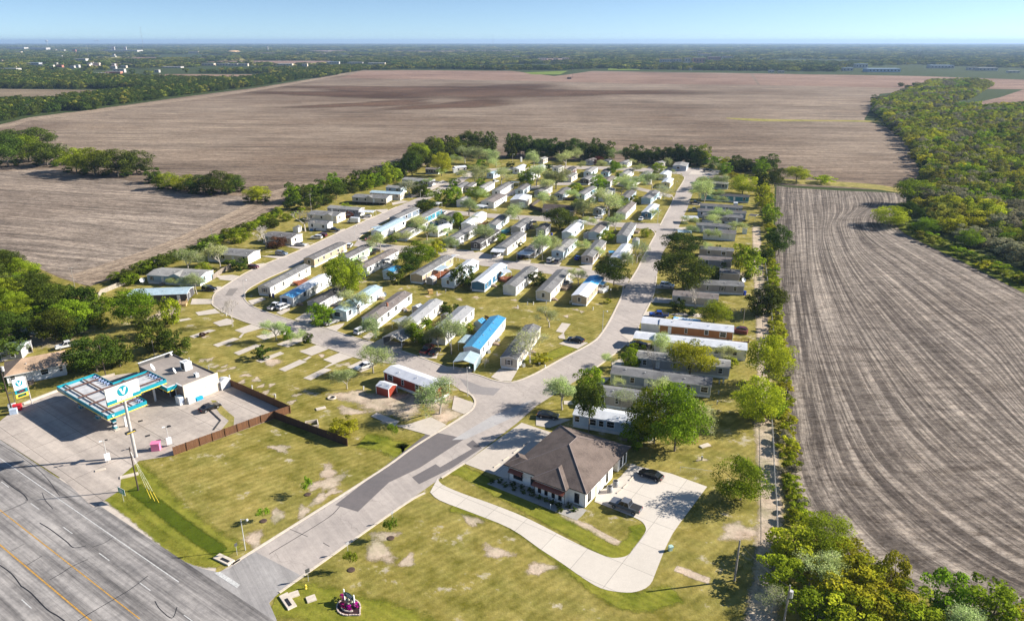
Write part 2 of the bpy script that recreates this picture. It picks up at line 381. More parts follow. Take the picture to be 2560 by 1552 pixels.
M_CONC = paving('old_concrete', (.58, .51, .43), (.43, .375, .315), crack=False)
M_NEWC = paving('new_concrete', (.64, .575, .49), (.55, .495, .42), rot=-.98, crack=False, joints=.16)
M_LOT = paving('stained_concrete_lot', (.56, .48, .405), (.33, .285, .25), rot=.63, wheel=.25, joints=.11, stain=.4, crack=False)
M_KERB = plain('pale_concrete_kerb', (.60, .52, .42), .9, var=.2)
M_DIRT = grass_mat('bare_soil', (.50, .40, .29), (.58, .47, .35), (.40, .31, .22), .6)
M_DIRTS = softmat(M_DIRT, 'frayed_bare_soil'); M_VERGES = softmat(M_VERGE, 'frayed_green_grass', .42); M_ROUGHS = softmat(M_ROUGH, 'frayed_dry_grass')
M_WHITE = plain('white_road_paint', (.58, .57, .54), .7, var=.35, sc_=3)
M_YEL = plain('yellow_road_paint', (.55, .30, .06), .7, var=.4, sc_=3)
# ------------------------------------------------------------------ land sheets
S = 32000
structure(link('ground', None)) if False else None
sheet('ground', [(-S, -400), (S, -400), (S, S), (-S, S)], 0, M_FAR)
park = gp(SS, [(-260, 700), (40, 640), (150, 690), (222, 712), (430, 640), (625, 550), (730, 497), (1000, 436), (1140, 375), (1250, 392), (1600, 405), (1925, 415), (1937, 460), (1932, 620), (1945, 830), (1962, 1000), (1975, 1160), (1995, 1300), (2150, 1420), (2600, 1580), (2700, 2300), (-1000, 2300), (-1000, 1000)])
sheet('park_lawn', park, .02, M_LAWN)
mainf = gp(SS, [(-500, 352), (0, 312), (65, 296), (166, 282), (234, 281), (240, 273), (338, 260), (467, 242), (640, 220), (796, 195), (861, 183), (910, 176), (1280, 180), (1385, 192), (1480, 178), (1900, 184), (2400, 195), (2600, 215), (2320, 225), (2200, 235), (2160, 300), (2250, 330), (2300, 430), (2270, 480), (2200, 475), (1935, 462), (1925, 420), (1600, 408), (1250, 396), (1140, 380), (1000, 440), (730, 500), (625, 556), (430, 645), (222, 717), (150, 695), (40, 645), (-300, 560)])
sheet('field', mainf, .04, M_FIELD)
sheet('left_field', gp(SS, [(-400, 425), (0, 430), (130, 422), (200, 440), (300, 448), (370, 462), (460, 480), (560, 488), (625, 492), (700, 492), (680, 515), (625, 553), (430, 642), (222, 714), (150, 692), (40, 642), (-300, 557)]), .06, field_mat('left_field_soil', (.235, .20, .17), (.50, .425, .35), rot=.28, row=.42, k=.5))
sheet('far_field_pale', gp(SS, [(850, 196), (905, 178), (1000, 176), (1280, 178), (1385, 191), (1480, 180), (1700, 184), (1875, 185), (1895, 213), (1600, 210), (1280, 202)]), .12, M_PINK)
sheet('far_field_right', gp(SS, [(1882, 185), (1960, 186), (2120, 188), (2300, 191), (2560, 200), (2900, 215), (2900, 240), (2560, 224), (2320, 222), (1900, 213)]), .12, M_PINK)
sheet('left_far_field', gp(SS, [(-200, 223), (0, 223), (340, 227), (314, 236), (156, 256), (0, 266), (-200, 266)]), .12, field_mat('left_far_field_soil', (.20, .155, .11), (.36, .30, .21), row=.2))
sheet('left_upper_field', gp(SS, [(301, 192), (420, 186), (640, 187), (700, 188), (790, 190), (700, 206), (309, 201)]), .14, M_PINK)
sheet('right_clearing', gp(SS, [(2385, 278), (2420, 262), (2500, 244), (2560, 224), (2800, 232), (2800, 290), (2560, 272)]), .1, M_PINK)
dark = field_mat('damp_ploughed_soil', (.135, .085, .058), (.25, .165, .115), row=.4, rot=.03, k=.9)
def softblob(name, t, pts, z, mat): sheet(name, smoothline(gp(t, pts + [pts[0]]), 5)[:-1], z, mat)
# lofted, furrowed right field
K = [[(1941, 465), (1938, 560), (1941, 700), (1950, 850), (1962, 1000), (1974, 1150), (2005, 1260), (2110, 1390), (2330, 1500), (2750, 1700)],
     [(1990, 470), (2000, 560), (2010, 700), (2040, 850), (2085, 1000), (2150, 1150), (2250, 1260), (2390, 1370), (2570, 1470), (2900, 1600)],
     [(2080, 476), (2085, 530), (2075, 580), (2120, 690), (2200, 800), (2310, 930), (2430, 1050), (2560, 1160), (2700, 1260), (2950, 1400)],
     [(2180, 480), (2190, 510), (2150, 545), (2165, 590), (2260, 660), (2370, 740), (2490, 825), (2600, 950), (2750, 1060), (2980, 1230)],
     [(2268, 484), (2265, 515), (2235, 545), (2249, 572), (2291, 599), (2433, 668), (2560, 733), (2640, 775), (2800, 860), (3000, 960)]]
KC = [smoothline(gp(SS, k), 8) for k in K]
nt_ = len(KC[0]); mb = MB(); cols_ = []
for j in range(nt_): cols_.append(smoothline([KC[i][j] for i in range(5)], 10))
nk = len(cols_[0]); me = bpy.data.meshes.new('furrowed_field')
vv = [(p.x, p.y, .06) for c in cols_ for p in c]; ff = [(j * nk + i, j * nk + i + 1, (j + 1) * nk + i + 1, (j + 1) * nk + i) for j in range(nt_ - 1) for i in range(nk - 1)]
ff = [tuple(reversed(f)) for f in ff]
me.from_pydata(vv, [], ff); me.materials.append(M_RIGHT); uvl = me.uv_layers.new(name='UVMap')
vlen = [0]
for j in range(1, nt_): vlen.append(vlen[-1] + (cols_[j][nk // 2] - cols_[j - 1][nk // 2]).length)
us = [0]
for i in range(1, nk): us.append(us[-1] + (cols_[nt_ // 2][i] - cols_[nt_ // 2][i - 1]).length)
for l in me.loops:
    vi = l.vertex_index; uvl.data[l.index].uv = (us[vi % nk], vlen[vi // nk])
structure(link('furrowed_field', me))
def strip(name, t, inner, outer, z, mat):
    a = smoothline(gp(t, inner), 6); b_ = smoothline(gp(t, outer), 6); m_ = len(a); me = bpy.data.meshes.new(name)
    rows = 6; V = []; U = []; L = 0
    for j in range(m_):
        if j: L += (a[j] - a[j - 1]).length
        for i in range(rows + 1):
            p = a[j].lerp(b_[j], i / rows); V.append((p.x, p.y, z)); U.append((i / rows * (b_[j] - a[j]).length, L))
    F = [(j * (rows + 1) + i, j * (rows + 1) + i + 1, (j + 1) * (rows + 1) + i + 1, (j + 1) * (rows + 1) + i) for j in range(m_ - 1) for i in range(rows)]
    me.from_pydata(V, [], F); me.materials.append(mat); uvl = me.uv_layers.new(name='UVMap')
    for l in me.loops: uvl.data[l.index].uv = U[l.vertex_index]
    me.update()
    if me.polygons[0].normal.z < 0: me.flip_normals()
    structure(link(name, me))
strip('headland', SS, [(225, 716), (430, 642), (625, 554), (730, 500), (860, 468), (1000, 438), (1130, 378)], [(170, 690), (400, 612), (560, 540), (680, 480), (790, 455), (960, 428), (1110, 374)], .09, M_HEAD)
strip('headland_edge', SS, [(-300, 335), (0, 312), (65, 296), (166, 283), (338, 262), (640, 222), (861, 185)], [(-300, 345), (0, 322), (75, 303), (180, 290), (350, 267), (650, 226), (865, 187)], .13, M_HEAD)
strip('headland_right', SS, [(1930, 447), (2050, 452), (2190, 462), (2280, 478)], [(1930, 458), (2040, 463), (2180, 473), (2260, 485)], .1, M_ROUGH)
strip('wood_margin', SS, [(2230, 540), (2250, 574), (2292, 600), (2434, 669), (2600, 754), (2900, 910)], [(2260, 525), (2290, 560), (2350, 590), (2480, 645), (2640, 715), (2950, 860)], .12, grass_mat('wood_edge_grass', (.10, .14, .015), (.20, .21, .03), (.3, .25, .12), .68))  # green margin grass, its colour also darkened to stand for the wood's shadow
strip('field_drain_grass', T4, [(-400, 905), (-100, 915), (400, 925), (900, 930), (1250, 945)], [(-400, 912), (-100, 938), (400, 940), (900, 945), (1250, 965)], .13, M_ROUGH)
sheet('wood_floor', gp(SS, [(2240, 240), (2330, 205), (2480, 212), (2560, 222), (3300, 240), (3300, 1000), (2650, 760), (2400, 640), (2300, 590), (2265, 540), (2290, 480), (2310, 430), (2250, 330), (2200, 290)]), .08, M_FAR)
SOFTB = []
# verge and rough corners
softribbon('roadside_verge', smoothline(gp(SS, [(215, 1195), (260, 1225), (330, 1280), (420, 1345), (500, 1390), (560, 1405)]), 6), 5.5, .044, M_VERGES)
softribbon('roadside_verge', smoothline(gp(SS, [(205, 1180), (300, 1170), (400, 1270), (500, 1350), (570, 1395)]), 6), 5, .046, M_VERGES)
softribbon('roadside_verge', smoothline(gp(SS, [(680, 1500), (760, 1500), (860, 1530), (980, 1560), (1100, 1640)]), 6), 5.5, .044, M_VERGES)
softribbon('roadside_verge', smoothline(gp(SS, [(1090, 1150), (1180, 1190), (1300, 1255), (1440, 1330), (1540, 1380), (1600, 1340), (1590, 1310)]), 6), 2.6, .044, M_VERGES)
softribbon('roadside_verge', smoothline(gp(SS, [(900, 1100), (960, 1110), (1010, 1130), (1030, 1110)]), 6), 4, .044, M_VERGES)
softribbon('roadside_verge', smoothline(gp(SS, [(1250, 900), (1340, 900), (1400, 880), (1460, 850)]), 6), 3, .044, M_VERGES)
softribbon('roadside_verge', smoothline(gp(SS, [(1120, 1260), (1280, 1300), (1420, 1400), (1560, 1500), (1700, 1480)]), 6), 3, .044, M_VERGES)
softribbon('fence_line_soil', smoothline(gp(SS, [(1905, 1040), (1915, 1100), (1925, 1220), (1925, 1330), (1915, 1450), (1900, 1560), (1880, 1700)]), 6), 3.2, .048, M_DIRTS)
softribbon('fence_line_soil', smoothline(gp(SS, [(1890, 560), (1895, 660), (1902, 760), (1908, 860), (1912, 960), (1912, 1040)]), 6), 2.6, .048, M_DIRTS)
for x_, y_, r_ in ((1850, 1330, 2.5), (1350, 1420, 1.6), (1240, 1380, 1.6), (1180, 1300, 1.4), (960, 1340, 1.6), (820, 1180, 1.8), (790, 1215, 1.2), (830, 1230, 1.2), (1020, 1400, 1.2), (700, 1120, 1.5)): SOFTB.append((x_, y_, r_))
softribbon('gravel_shoulder', smoothline(gp(SS, [(150, 1190), (200, 1225), (300, 1300), (400, 1385), (470, 1425), (540, 1432)]), 6), 1.6, .049, softmat(paving('shoulder_gravel', (.62, .54, .45), (.48, .41, .34), crack=False), 'frayed_gravel', .4))
softribbon('ditch_dark_grass', smoothline(gp(SS, [(330, 1215), (400, 1270), (480, 1330), (560, 1385)]), 6), 2.0, .047, softmat(grass_mat('lush_ditch_grass', (.07, .10, .008), (.09, .12, .01), (.1, .1, .02), .75), 'frayed_ditch_grass', .45))
# ------------------------------------------------------------------ highway
e0 = ground(0, 1145.6); e1 = ground(447.5, 1455); hd = (e1 - e0).normalized(); hn = Vector((hd.y, -hd.x, 0))
if hn.x > 0: hn = -hn       # points away from the park
ang = math.atan2(hd.y, hd.x)
def hp(s, t, z=0): p = e0 + hd * s + hn * t; return Vector((p.x, p.y, z))
edge = (ground(0, 1096) - e0).dot(hn); edge2 = (ground(480, 1420) - e0).dot(hn); edge = (edge + edge2) / 2
sheet('highway', [hp(-400, edge), hp(400, edge), hp(400, 30), hp(-400, 30)], .064, M_HWY)
def hline(name, t, s0, s1, w_, mat): sheet(name, [hp(s0, t - w_ / 2), hp(s1, t - w_ / 2), hp(s1, t + w_ / 2), hp(s0, t + w_ / 2)], .070, mat)
tt = lambda a: (ground(*a) - e0).dot(hn)
ss = lambda a: (ground(*a) - e0).dot(hd)
hline('edge_line_marking', 0, -300, ss((447, 1455)), .16, M_WHITE)
y1 = tt((180, 1415)); y2 = tt((114, 1457)); dl = tt((265, 1395)); dl2 = tt((47, 1492))
hline('centre_line_marking', y1, -300, ss((352, 1545)), .17, M_YEL); hline('centre_line_marking', y2, -300, 300, .22, M_YEL)
s_a = ss((152, 1320)); per = ss((243, 1385)) - s_a
for k in range(-14, 5):
    hline('lane_dash_marking', dl, s_a + k * per, s_a + k * per + 3.2, .14, M_WHITE)
    hline('lane_dash_marking', dl2, s_a + k * per + 1, s_a + k * per + 4.2, .14, M_WHITE)
crk = plain('crack_sealant', (.02, .02, .022), .6)
for t, pts, w_ in [(TZ, [(250, 338), (300, 310), (360, 272), (440, 236)], .12), (TZ, [(390, 544), (460, 500), (580, 430), (660, 380), (740, 318)], .12), (TZ, [(110, 372), (150, 400), (190, 440), (240, 490), (290, 520), (330, 550)], .18),
                   (TP, [(0, 1340), (180, 1270), (320, 1205)], .14), (TP, [(40, 940), (150, 1030), (270, 1110), (325, 1180), (300, 1195)], .16), (TP, [(200, 815), (370, 750)], .1), (TP, [(0, 520), (350, 740), (560, 930), (680, 1100), (715, 1140)], .1),
                   (TP, [(500, 1100), (540, 1190), (630, 1290)], .1), (TP, [(1010, 1360), (1180, 1275)], .08), (TZ, [(200, 55), (250, 85), (330, 145), (370, 178), (430, 168)], .16), (TZ, [(775, 445), (800, 485), (860, 530), (885, 475)], .12),
                   (TZ, [(0, 265), (60, 310), (110, 375)], .16), (TZ, [(460, 175), (520, 155), (563, 127)], .1), (TZ, [(135, 265), (210, 220)], .1), (TZ, [(55, 195), (120, 160)], .08), (TU, [(820, 790), (900, 740), (1100, 620), (1400, 430), (1500, 330)], .09),
                   (TU, [(1340, 680), (1400, 715)], .07), (TU, [(1000, 540), (1190, 620)], .05)]:
    o = ribbon('pavement_crack', smoothline(gp(t, pts), 5), w_, .0, .074, crk)
# ------------------------------------------------------------------ park streets
def road(name, t, pts, z=.05, mat=None, n=0):
    g_ = gp(t, pts)
    if n: g_ = smoothline(g_ + [g_[0]], n)[:-1]
    return sheet(name, g_, z, mat or M_ASPH)
ROADS = [
 [(530, 1375), (593, 1336), (910, 1136), (1000, 1073), (1121, 997), (1142, 973), (1141, 960), (1128, 947), (1107, 938), (1081, 920), (955, 876), (874, 865), (817, 847), (756, 827), (690, 806), (597, 777), (547, 757), (514, 736), (511, 722), (521, 702), (560, 676), (615, 645),
  (729, 599), (819, 558), (954, 498), (1025, 468), (1072, 443), (1100, 428), (1120, 436), (1060, 466), (1008, 492), (938, 523), (894, 552), (868, 568), (862, 578), (808, 592), (694, 648), (640, 672), (598, 696), (588, 710), (590, 722), (614, 740), (693, 768), (786, 790), (838, 807), (966, 844), (1084, 886), (1146, 901), (1183, 914), (1230, 920),
  (1280, 903), (1340, 870), (1424, 825), (1449, 800), (1469, 768), (1495, 714), (1500, 700), (1506, 687), (1515, 677), (1533, 649), (1547, 620), (1570, 577), (1576, 563), (1592, 538), (1620, 480), (1628, 462), (1647, 428), (1640, 418), (1560, 408), (1560, 402), (1700, 405), (1740, 412),
  (1720, 422), (1682, 429), (1669, 459), (1654, 501), (1639, 533), (1629, 556), (1606, 590), (1594, 609), (1580, 665), (1572, 710), (1548, 760), (1537, 787), (1518, 817), (1470, 858), (1424, 892), (1290, 977), (1245, 1017), (1117, 1115), (1059, 1151), (960, 1222), (670, 1426), (640, 1460)]]
for r_ in ROADS: road('street', DD, r_, .05)
road('cross_street', DD, [(862, 576), (879, 580), (949, 590), (1066, 597), (1137, 603), (1155, 619), (1215, 627), (1310, 636), (1396, 646), (1500, 662), (1515, 672), (1506, 690), (1439, 674), (1327, 660), (1224, 646), (1160, 640), (1110, 622), (1060, 615), (950, 607), (850, 592)], .054)
road('upper_cross_street', DD, [(1020, 500), (1155, 513), (1310, 521), (1400, 528), (1500, 536), (1600, 538), (1590, 560), (1560, 552), (1400, 540), (1310, 533), (1155, 523), (1010, 508)], .054)
road('top_street', DD, [(1085, 436), (1150, 408), (1300, 398), (1500, 402), (1620, 408), (1640, 420), (1500, 410), (1300, 405), (1160, 415), (1105, 440)], .054)
road('mid_street', DD, [(1130, 500), (1240, 455), (1330, 440), (1480, 438), (1620, 470), (1612, 476), (1480, 445), (1335, 446), (1250, 462), (1150, 505)], .053)
road('concrete_apron', SS, [(430, 1392), (505, 1421), (545, 1430), (575, 1420), (616, 1388), (640, 1380), (760, 1442), (703, 1478), (672, 1505), (690, 1545), (720, 1640), (300, 1640), (300, 1440)], .058, paving('grey_worn_apron', (.40, .375, .35), (.25, .235, .225), rot=.95, wheel=.6, stain=.5, crack=False))
for p in ([(838, 1262), (1075, 1078), (1163, 1096), (1048, 1170), (972, 1206), (895, 1279)], [(1120, 1143), (1182, 1100), (1205, 1120), (1130, 1170), (1048, 1210), (1030, 1193)], ):
    road('asphalt_patch', SS, p, .062, M_PATCH)
road('asphalt_patch', SS, [(1085, 1157), (1163, 1110), (1180, 1122), (1100, 1168)], .066, M_ASPH)
road('asphalt_patch', TK, [(860, 1300), (1120, 1400), (1330, 1420), (1250, 1500), (1000, 1480)], .062, paving('grey_asphalt_patch', (.30, .275, .26), (.23, .21, .20), crack=False))
road('asphalt_patch', TI, [(1530, 460), (1655, 455), (1570, 560), (1470, 555)], .062, paving('grey_asphalt_patch2', (.27, .235, .21), (.21, .19, .17), crack=False))
road('worn_street_patch', SS, [(1130, 1100), (1230, 1040), (1330, 1000), (1290, 1040), (1165, 1098)], .066, paving('light_worn_asphalt', (.46, .44, .42), (.34, .32, .31), crack=True))
road('stop_line_marking', TU, [(285, 970), (350, 960), (540, 1085), (510, 1115)], .078, M_WHITE)
def kerb(t, pts, n=6, w_=.45): ribbon('kerb', smoothline(gp(t, pts), n), w_, .0, .14, M_KERB)
kerb(DD, [(578, 1347), (593, 1336), (910, 1136), (1000, 1073), (1121, 997), (1142, 973), (1140, 958), (1128, 947), (1107, 938)])
kerb(DD, [(672, 1426), (960, 1222), (1022, 1186)]); kerb(DD, [(1062, 1150), (1117, 1115)])
kerb(DD, [(1183, 914), (1230, 920), (1280, 903), (1340, 870), (1424, 825), (1449, 800), (1469, 768), (1495, 714), (1500, 690)])
kerb(DD, [(1515, 677), (1533, 649), (1547, 620), (1570, 577), (1577, 563), (1568, 553)]); kerb(DD, [(1588, 543), (1600, 520), (1620, 480), (1612, 470)]); kerb(DD, [(1626, 464), (1647, 430), (1636, 420)])
kerb(DD, [(1537, 787), (1518, 817), (1470, 858), (1424, 892)]); kerb(DD, [(1580, 665), (1572, 710), (1548, 760)])
kerb(DD, [(955, 876), (874, 865), (817, 847), (756, 827), (690, 806), (597, 777), (547, 757), (514, 736), (511, 722), (521, 702), (560, 676), (615, 645), (729, 599), (819, 558), (954, 498)], w_=.35)
kerb(DD, [(940, 523), (894, 552), (868, 568), (862, 580)], w_=.35); kerb(DD, [(694, 648), (640, 672), (598, 696), (588, 710), (590, 722), (614, 740), (693, 768), (786, 790), (838, 807), (966, 844), (1084, 886), (1146, 901), (1183, 914)], w_=.35)
# ------------------------------------------------------------------ driveways and pads
def drive(t, pts, mat=None): sheet('driveway', gp(t, pts), .085 + R.random() * .02, mat or M_CONC)
for t, p in [
 (TI, [(1310, 605), (1010, 600), (985, 680), (1320, 672)]), (TI, [(1330, 740), (1055, 790), (1100, 835), (1400, 800)]), (TI, [(1300, 935), (1495, 875), (1600, 905), (1560, 960), (1395, 985)]),
 (TI, [(1605, 1040), (1835, 958), (1995, 1010), (1730, 1088)]), (TI, [(1300, 1245), (1590, 1145), (1680, 1160), (1370, 1275)]), (TI, [(1660, 1140), (1700, 1095), (1740, 1085), (1690, 1150)]), (TI, [(1590, 1355), (1900, 1235), (1980, 1255), (1665, 1390)]),
 (TI, [(970, 1125), (1250, 1030), (1345, 1040), (1040, 1150)]), (TI, [(760, 900), (960, 870), (1010, 885), (820, 925)]), (TI, [(1320, 280), (1560, 265), (1700, 290), (1580, 345), (1400, 320)]),
 (TO, [(325, 375), (545, 290), (670, 345), (470, 425)]), (TO, [(605, 470), (820, 380), (960, 440), (735, 520)]), (TO, [(80, 585), (330, 470), (415, 495), (155, 612)]), (TO, [(370, 690), (620, 570), (710, 590), (460, 715)]), (TO, [(360, 470), (400, 455), (440, 430), (470, 440), (400, 480)]), (TO, [(640, 565), (760, 515), (740, 500), (620, 560)]),
 (TO, [(890, 560), (1080, 470), (1180, 500), (1200, 560), (1060, 620)]), (TJ, [(110, 1240), (480, 1130), (560, 1180), (230, 1290)]), (TJ, [(400, 1350), (700, 1230), (800, 1290), (560, 1390)]), (TJ, [(0, 1400), (180, 1350), (190, 1380), (0, 1440)]),
 (TN, [(1720, 258), (2100, 120), (2160, 150), (1810, 292)]), (TO, [(1170, 1140), (1240, 1098), (1510, 1200), (1450, 1260)]), (TO, [(1450, 1250), (1600, 1240), (1880, 1150), (2070, 1245), (1880, 1370)]), (TO, [(2160, 900), (2400, 985), (2390, 1050), (2270, 1115), (2130, 1060)]),
 (TK, [(1220, 1290), (1320, 1195), (1520, 1220), (1450, 1340), (1330, 1335)]), (TK, [(1995, 910), (2100, 860), (2330, 900), (2210, 970)]), (TK, [(1960, 770), (2030, 672), (2130, 685), (2050, 790)]), (TK, [(1985, 830), (2050, 785), (2070, 860), (2000, 850)]),
 (TK, [(780, 1170), (640, 1170), (620, 1230), (990, 1250), (1020, 1200)]), (TK, [(400, 1020), (640, 960), (600, 1080), (420, 1070)]), (TK, [(0, 920), (160, 950), (240, 900), (170, 1010), (0, 985)]),
 (TJ, [(650, 1000), (830, 890), (1000, 960), (840, 1060)]), (TJ, [(0, 740), (200, 690), (255, 720), (60, 800)]), (TJ, [(400, 900), (580, 830), (590, 870), (460, 940)]), (TJ, [(1090, 1110), (1350, 1050), (1330, 1090), (1230, 1165)]), (TJ, [(1600, 1250), (1700, 1180), (1780, 1200), (1700, 1290)]),
 (TJ, [(1640, 1390), (1860, 1270), (2200, 1340), (2060, 1440)]), (TA, [(1260, 1330), (1440, 1270), (1560, 1290), (1450, 1350)]), (TA, [(1620, 1150), (1850, 1120), (1890, 1150), (1780, 1200)]), (TA, [(1800, 1030), (2100, 1020), (2170, 1050), (2060, 1065)]), (TA, [(2130, 905), (2420, 885), (2450, 920), (2340, 945)]),
 (TI, [(1110, 480), (1360, 430), (1470, 440), (1360, 510)]), (TB, [(1650, 890), (1800, 860), (1860, 840), (1760, 830), (1640, 860)]), (TB, [(1420, 950), (1580, 940), (1600, 960), (1540, 1000)]), (TB, [(1230, 1060), (1380, 1040), (1430, 1040), (1330, 1085)]), (TB, [(860, 1240), (1040, 1190), (1030, 1215), (950, 1250)]),
 (TB, [(420, 1380), (560, 1380), (600, 1410), (520, 1440)]), (TE, [(1640, 150), (1870, 190), (1700, 290), (1600, 240)]), (TE, [(1660, 770), (1860, 740), (1800, 830), (1640, 830)]), (TE, [(1860, 870), (2200, 800), (2464, 860), (2200, 960)]), (TF, [(1380, 930), (1580, 900), (1560, 990), (1480, 980)]),
 (TF, [(80, 800), (330, 780), (310, 870), (90, 860)]), (TF, [(500, 850), (720, 840), (690, 910), (520, 890)]), (TF, [(900, 880), (1140, 880), (1100, 940), (900, 920)]), (TF, [(1530, 240), (1700, 260), (1610, 330), (1500, 320)]), (TF, [(1240, 1050), (1330, 1080), (1240, 1160), (1180, 1120)]), (TF, [(820, 240), (900, 190), (960, 200), (880, 260)]),
 (TG, [(820, 950), (1080, 900), (1080, 960), (820, 1000)]), (TG, [(700, 1100), (1050, 1080), (1040, 1160), (700, 1150)]), (TG, [(1100, 170), (1400, 200), (1400, 240), (1000, 220)]), (TG, [(1080, 340), (1230, 340), (1220, 400), (1050, 390)]), (TG, [(900, 680), (1100, 700), (1100, 740), (890, 720)]), (TG, [(940, 800), (1070, 800), (1060, 840), (920, 840)]),
 (THH, [(415, 930), (480, 880), (750, 910), (740, 980), (430, 965)]), (THH, [(510, 690), (780, 700), (770, 760), (490, 750)]), (THH, [(310, 1110), (400, 1100), (700, 1170), (640, 1210), (280, 1190)]), (THH, [(850, 1120), (1200, 1140), (1220, 1200), (700, 1150)]), (TL, [(370, 500), (600, 420), (600, 480), (500, 590)]), (TL, [(470, 600), (760, 610), (740, 680), (440, 640)]),
 (TL, [(250, 850), (380, 800), (420, 880), (260, 920)]), (TS, [(680, 380), (790, 300), (880, 300), (780, 400)]), (TS, [(0, 760), (270, 780), (420, 800), (160, 900), (0, 870)]), (TS, [(330, 580), (480, 580), (470, 630), (330, 620)]), (TD, [(2150, 540), (2464, 530), (2464, 600), (2100, 600)]),
 (TB, [(1800, 780), (2000, 730), (2060, 740), (1900, 800)]), (TB, [(2050, 660), (2300, 570), (2360, 600), (2150, 700)]), (TC, [(1000, 530), (1150, 560), (1100, 640), (950, 600)]), (TM, [(0, 560), (200, 530), (400, 470), (420, 520), (150, 600), (0, 650)])]:
    drive(t, p)
road('office_parking', TQ, [(220, 430), (400, 300), (740, 60), (950, 130), (1080, 170), (900, 300), (620, 560), (470, 525)], .07, M_CONC)
# office drive and rear car park (one poured concrete surface)
drv = smoothline(gp(TQ, [(-20, 560), (20, 620), (200, 700), (480, 800), (800, 930), (1230, 1150), (1500, 1270), (1610, 1283), (1700, 1260), (1750, 1200), (1855, 1060), (1860, 1000), (1820, 950), (1740, 910)]), 3) + gp(TQ, [(1400, 775), (1420, 700), (1560, 610), (1640, 545), (1740, 430), (1810, 460), (2090, 520), (2420, 640), (2180, 960), (2110, 1060)]) + smoothline(gp(TQ, [(2110, 1060), (2040, 1200), (1960, 1400), (1900, 1530), (1780, 1590), (1640, 1595), (1460, 1560), (1300, 1470), (1100, 1330), (900, 1200), (640, 1020), (300, 880), (0, 765), (-90, 690)]), 3)[1:]
sheet('office_drive', drv, .075, M_NEWC)
road('gravel_bed', TQ, [(425, 615), (600, 540), (1330, 850), (1290, 900), (1240, 945), (1100, 890)], .07, paving('pale_gravel', (.42, .39, .34), (.26, .24, .21), crack=False))
road('parking_walk', TQ, [(480, 525), (620, 440), (640, 570), (540, 550)], .08, M_NEWC)
def blob(t, x, y, r, mat=None, asp=1.6, name='bare_soil_patch'):
    c = ground(*t(x, y)); a0 = R.random() * 3; ph = R.random() * 6
    pts = []
    for k in range(14):
        a = 2 * PI * k / 14; rr = r * (1 + .28 * math.sin(3 * a + ph) + .15 * R.uniform(-1, 1))
        x_, y_ = rr * asp * math.cos(a), rr * math.sin(a)
        pts.append(Vector((c.x + x_ * math.cos(a0) - y_ * math.sin(a0), c.y + x_ * math.sin(a0) + y_ * math.cos(a0), 0)))
    z = (.026 if r < 40 else .10) + R.random() * .012; V = [(c.x, c.y, z)] + [tuple(c.lerp(p, .55).to_2d()) + (z,) for p in pts] + [tuple(c.lerp(p, 1.35).to_2d()) + (z,) for p in pts]
    F = [(0, 1 + k, 1 + (k + 1) % 14) for k in range(14)] + [(1 + k, 15 + k, 15 + (k + 1) % 14, 1 + (k + 1) % 14) for k in range(14)]
    me = bpy.data.meshes.new(name); me.from_pydata(V, [], F); me.materials.append(mat or M_DIRTS); at = me.attributes.new('core', 'FLOAT', 'POINT'); at.data.foreach_set('value', [1.0] + [.85] * 14 + [0.0] * 14); structure(link(name, me))
for t, L_ in ((TN, [(890, 260), (1010, 240), (1075, 350), (1240, 345), (1210, 405), (1350, 375), (1575, 480), (1500, 590), (1735, 545), (1810, 645), (1965, 630), (1885, 740), (2340, 790), (2290, 890)]), (TI, [(1530, 1250), (900, 1340), (1150, 1450), (1250, 1450), (1180, 1130)]),
              (TK, [(190, 285), (860, 405), (1050, 380), (1480, 410), (1520, 500), (2080, 595), (2255, 545), (2190, 520), (500, 370), (620, 350)]), (TO, [(290, 890), (235, 970), (880, 525), (590, 420)]), (TS, [(2000, 1110), (1960, 1270)])):
    for x, y in L_: blob(t, x, y, .75 + R.random() * .35)
for t, x, y, r in [(TO, 1250, 960, 5.5), (TO, 950, 900, 3), (TO, 1600, 1000, 4.5), (TO, 1900, 950, 4), (TO, 930, 1080, 2), (TO, 2100, 1130, 3), (TU, 1400, 100, 2.2), (TU, 680, 650, 1.6), (TU, 1300, 260, 1.3), (TU, 1150, 380, 1.2), (TU, 900, 410, 1.4), (TU, 1880, 760, 2.2),
                   (TI, 620, 800, 4), (THH, 1900, 560, 4), (TN, 1950, 270, 2.2), (TM, 500, 330, 8), (TE, 1700, 700, 2)]:
    blob(t, x, y, r, asp=1.9)
softribbon('worn_track', smoothline(gp(TQ, [(1050, 905), (1300, 990), (1500, 1100), (1720, 1200)]), 5), 1.3, .040, M_DIRTS)
softribbon('worn_track', smoothline(gp(TQ, [(2120, 1370), (2250, 1420), (2464, 1500)]), 5), 1.2, .040, M_DIRTS)

for x_, y_, r_ in SOFTB: blob(SS, x_, y_, r_, asp=1.7)
for x_, y_, r_ in ((1000, 222, 120), (1200, 228, 130), (850, 235, 90), (1400, 232, 120), (940, 260, 60), (1150, 262, 60)):
    blob(SS, x_, y_, r_, softmat(dark, 'frayed_damp_soil', .6), 2.2, 'damp_soil_patch')
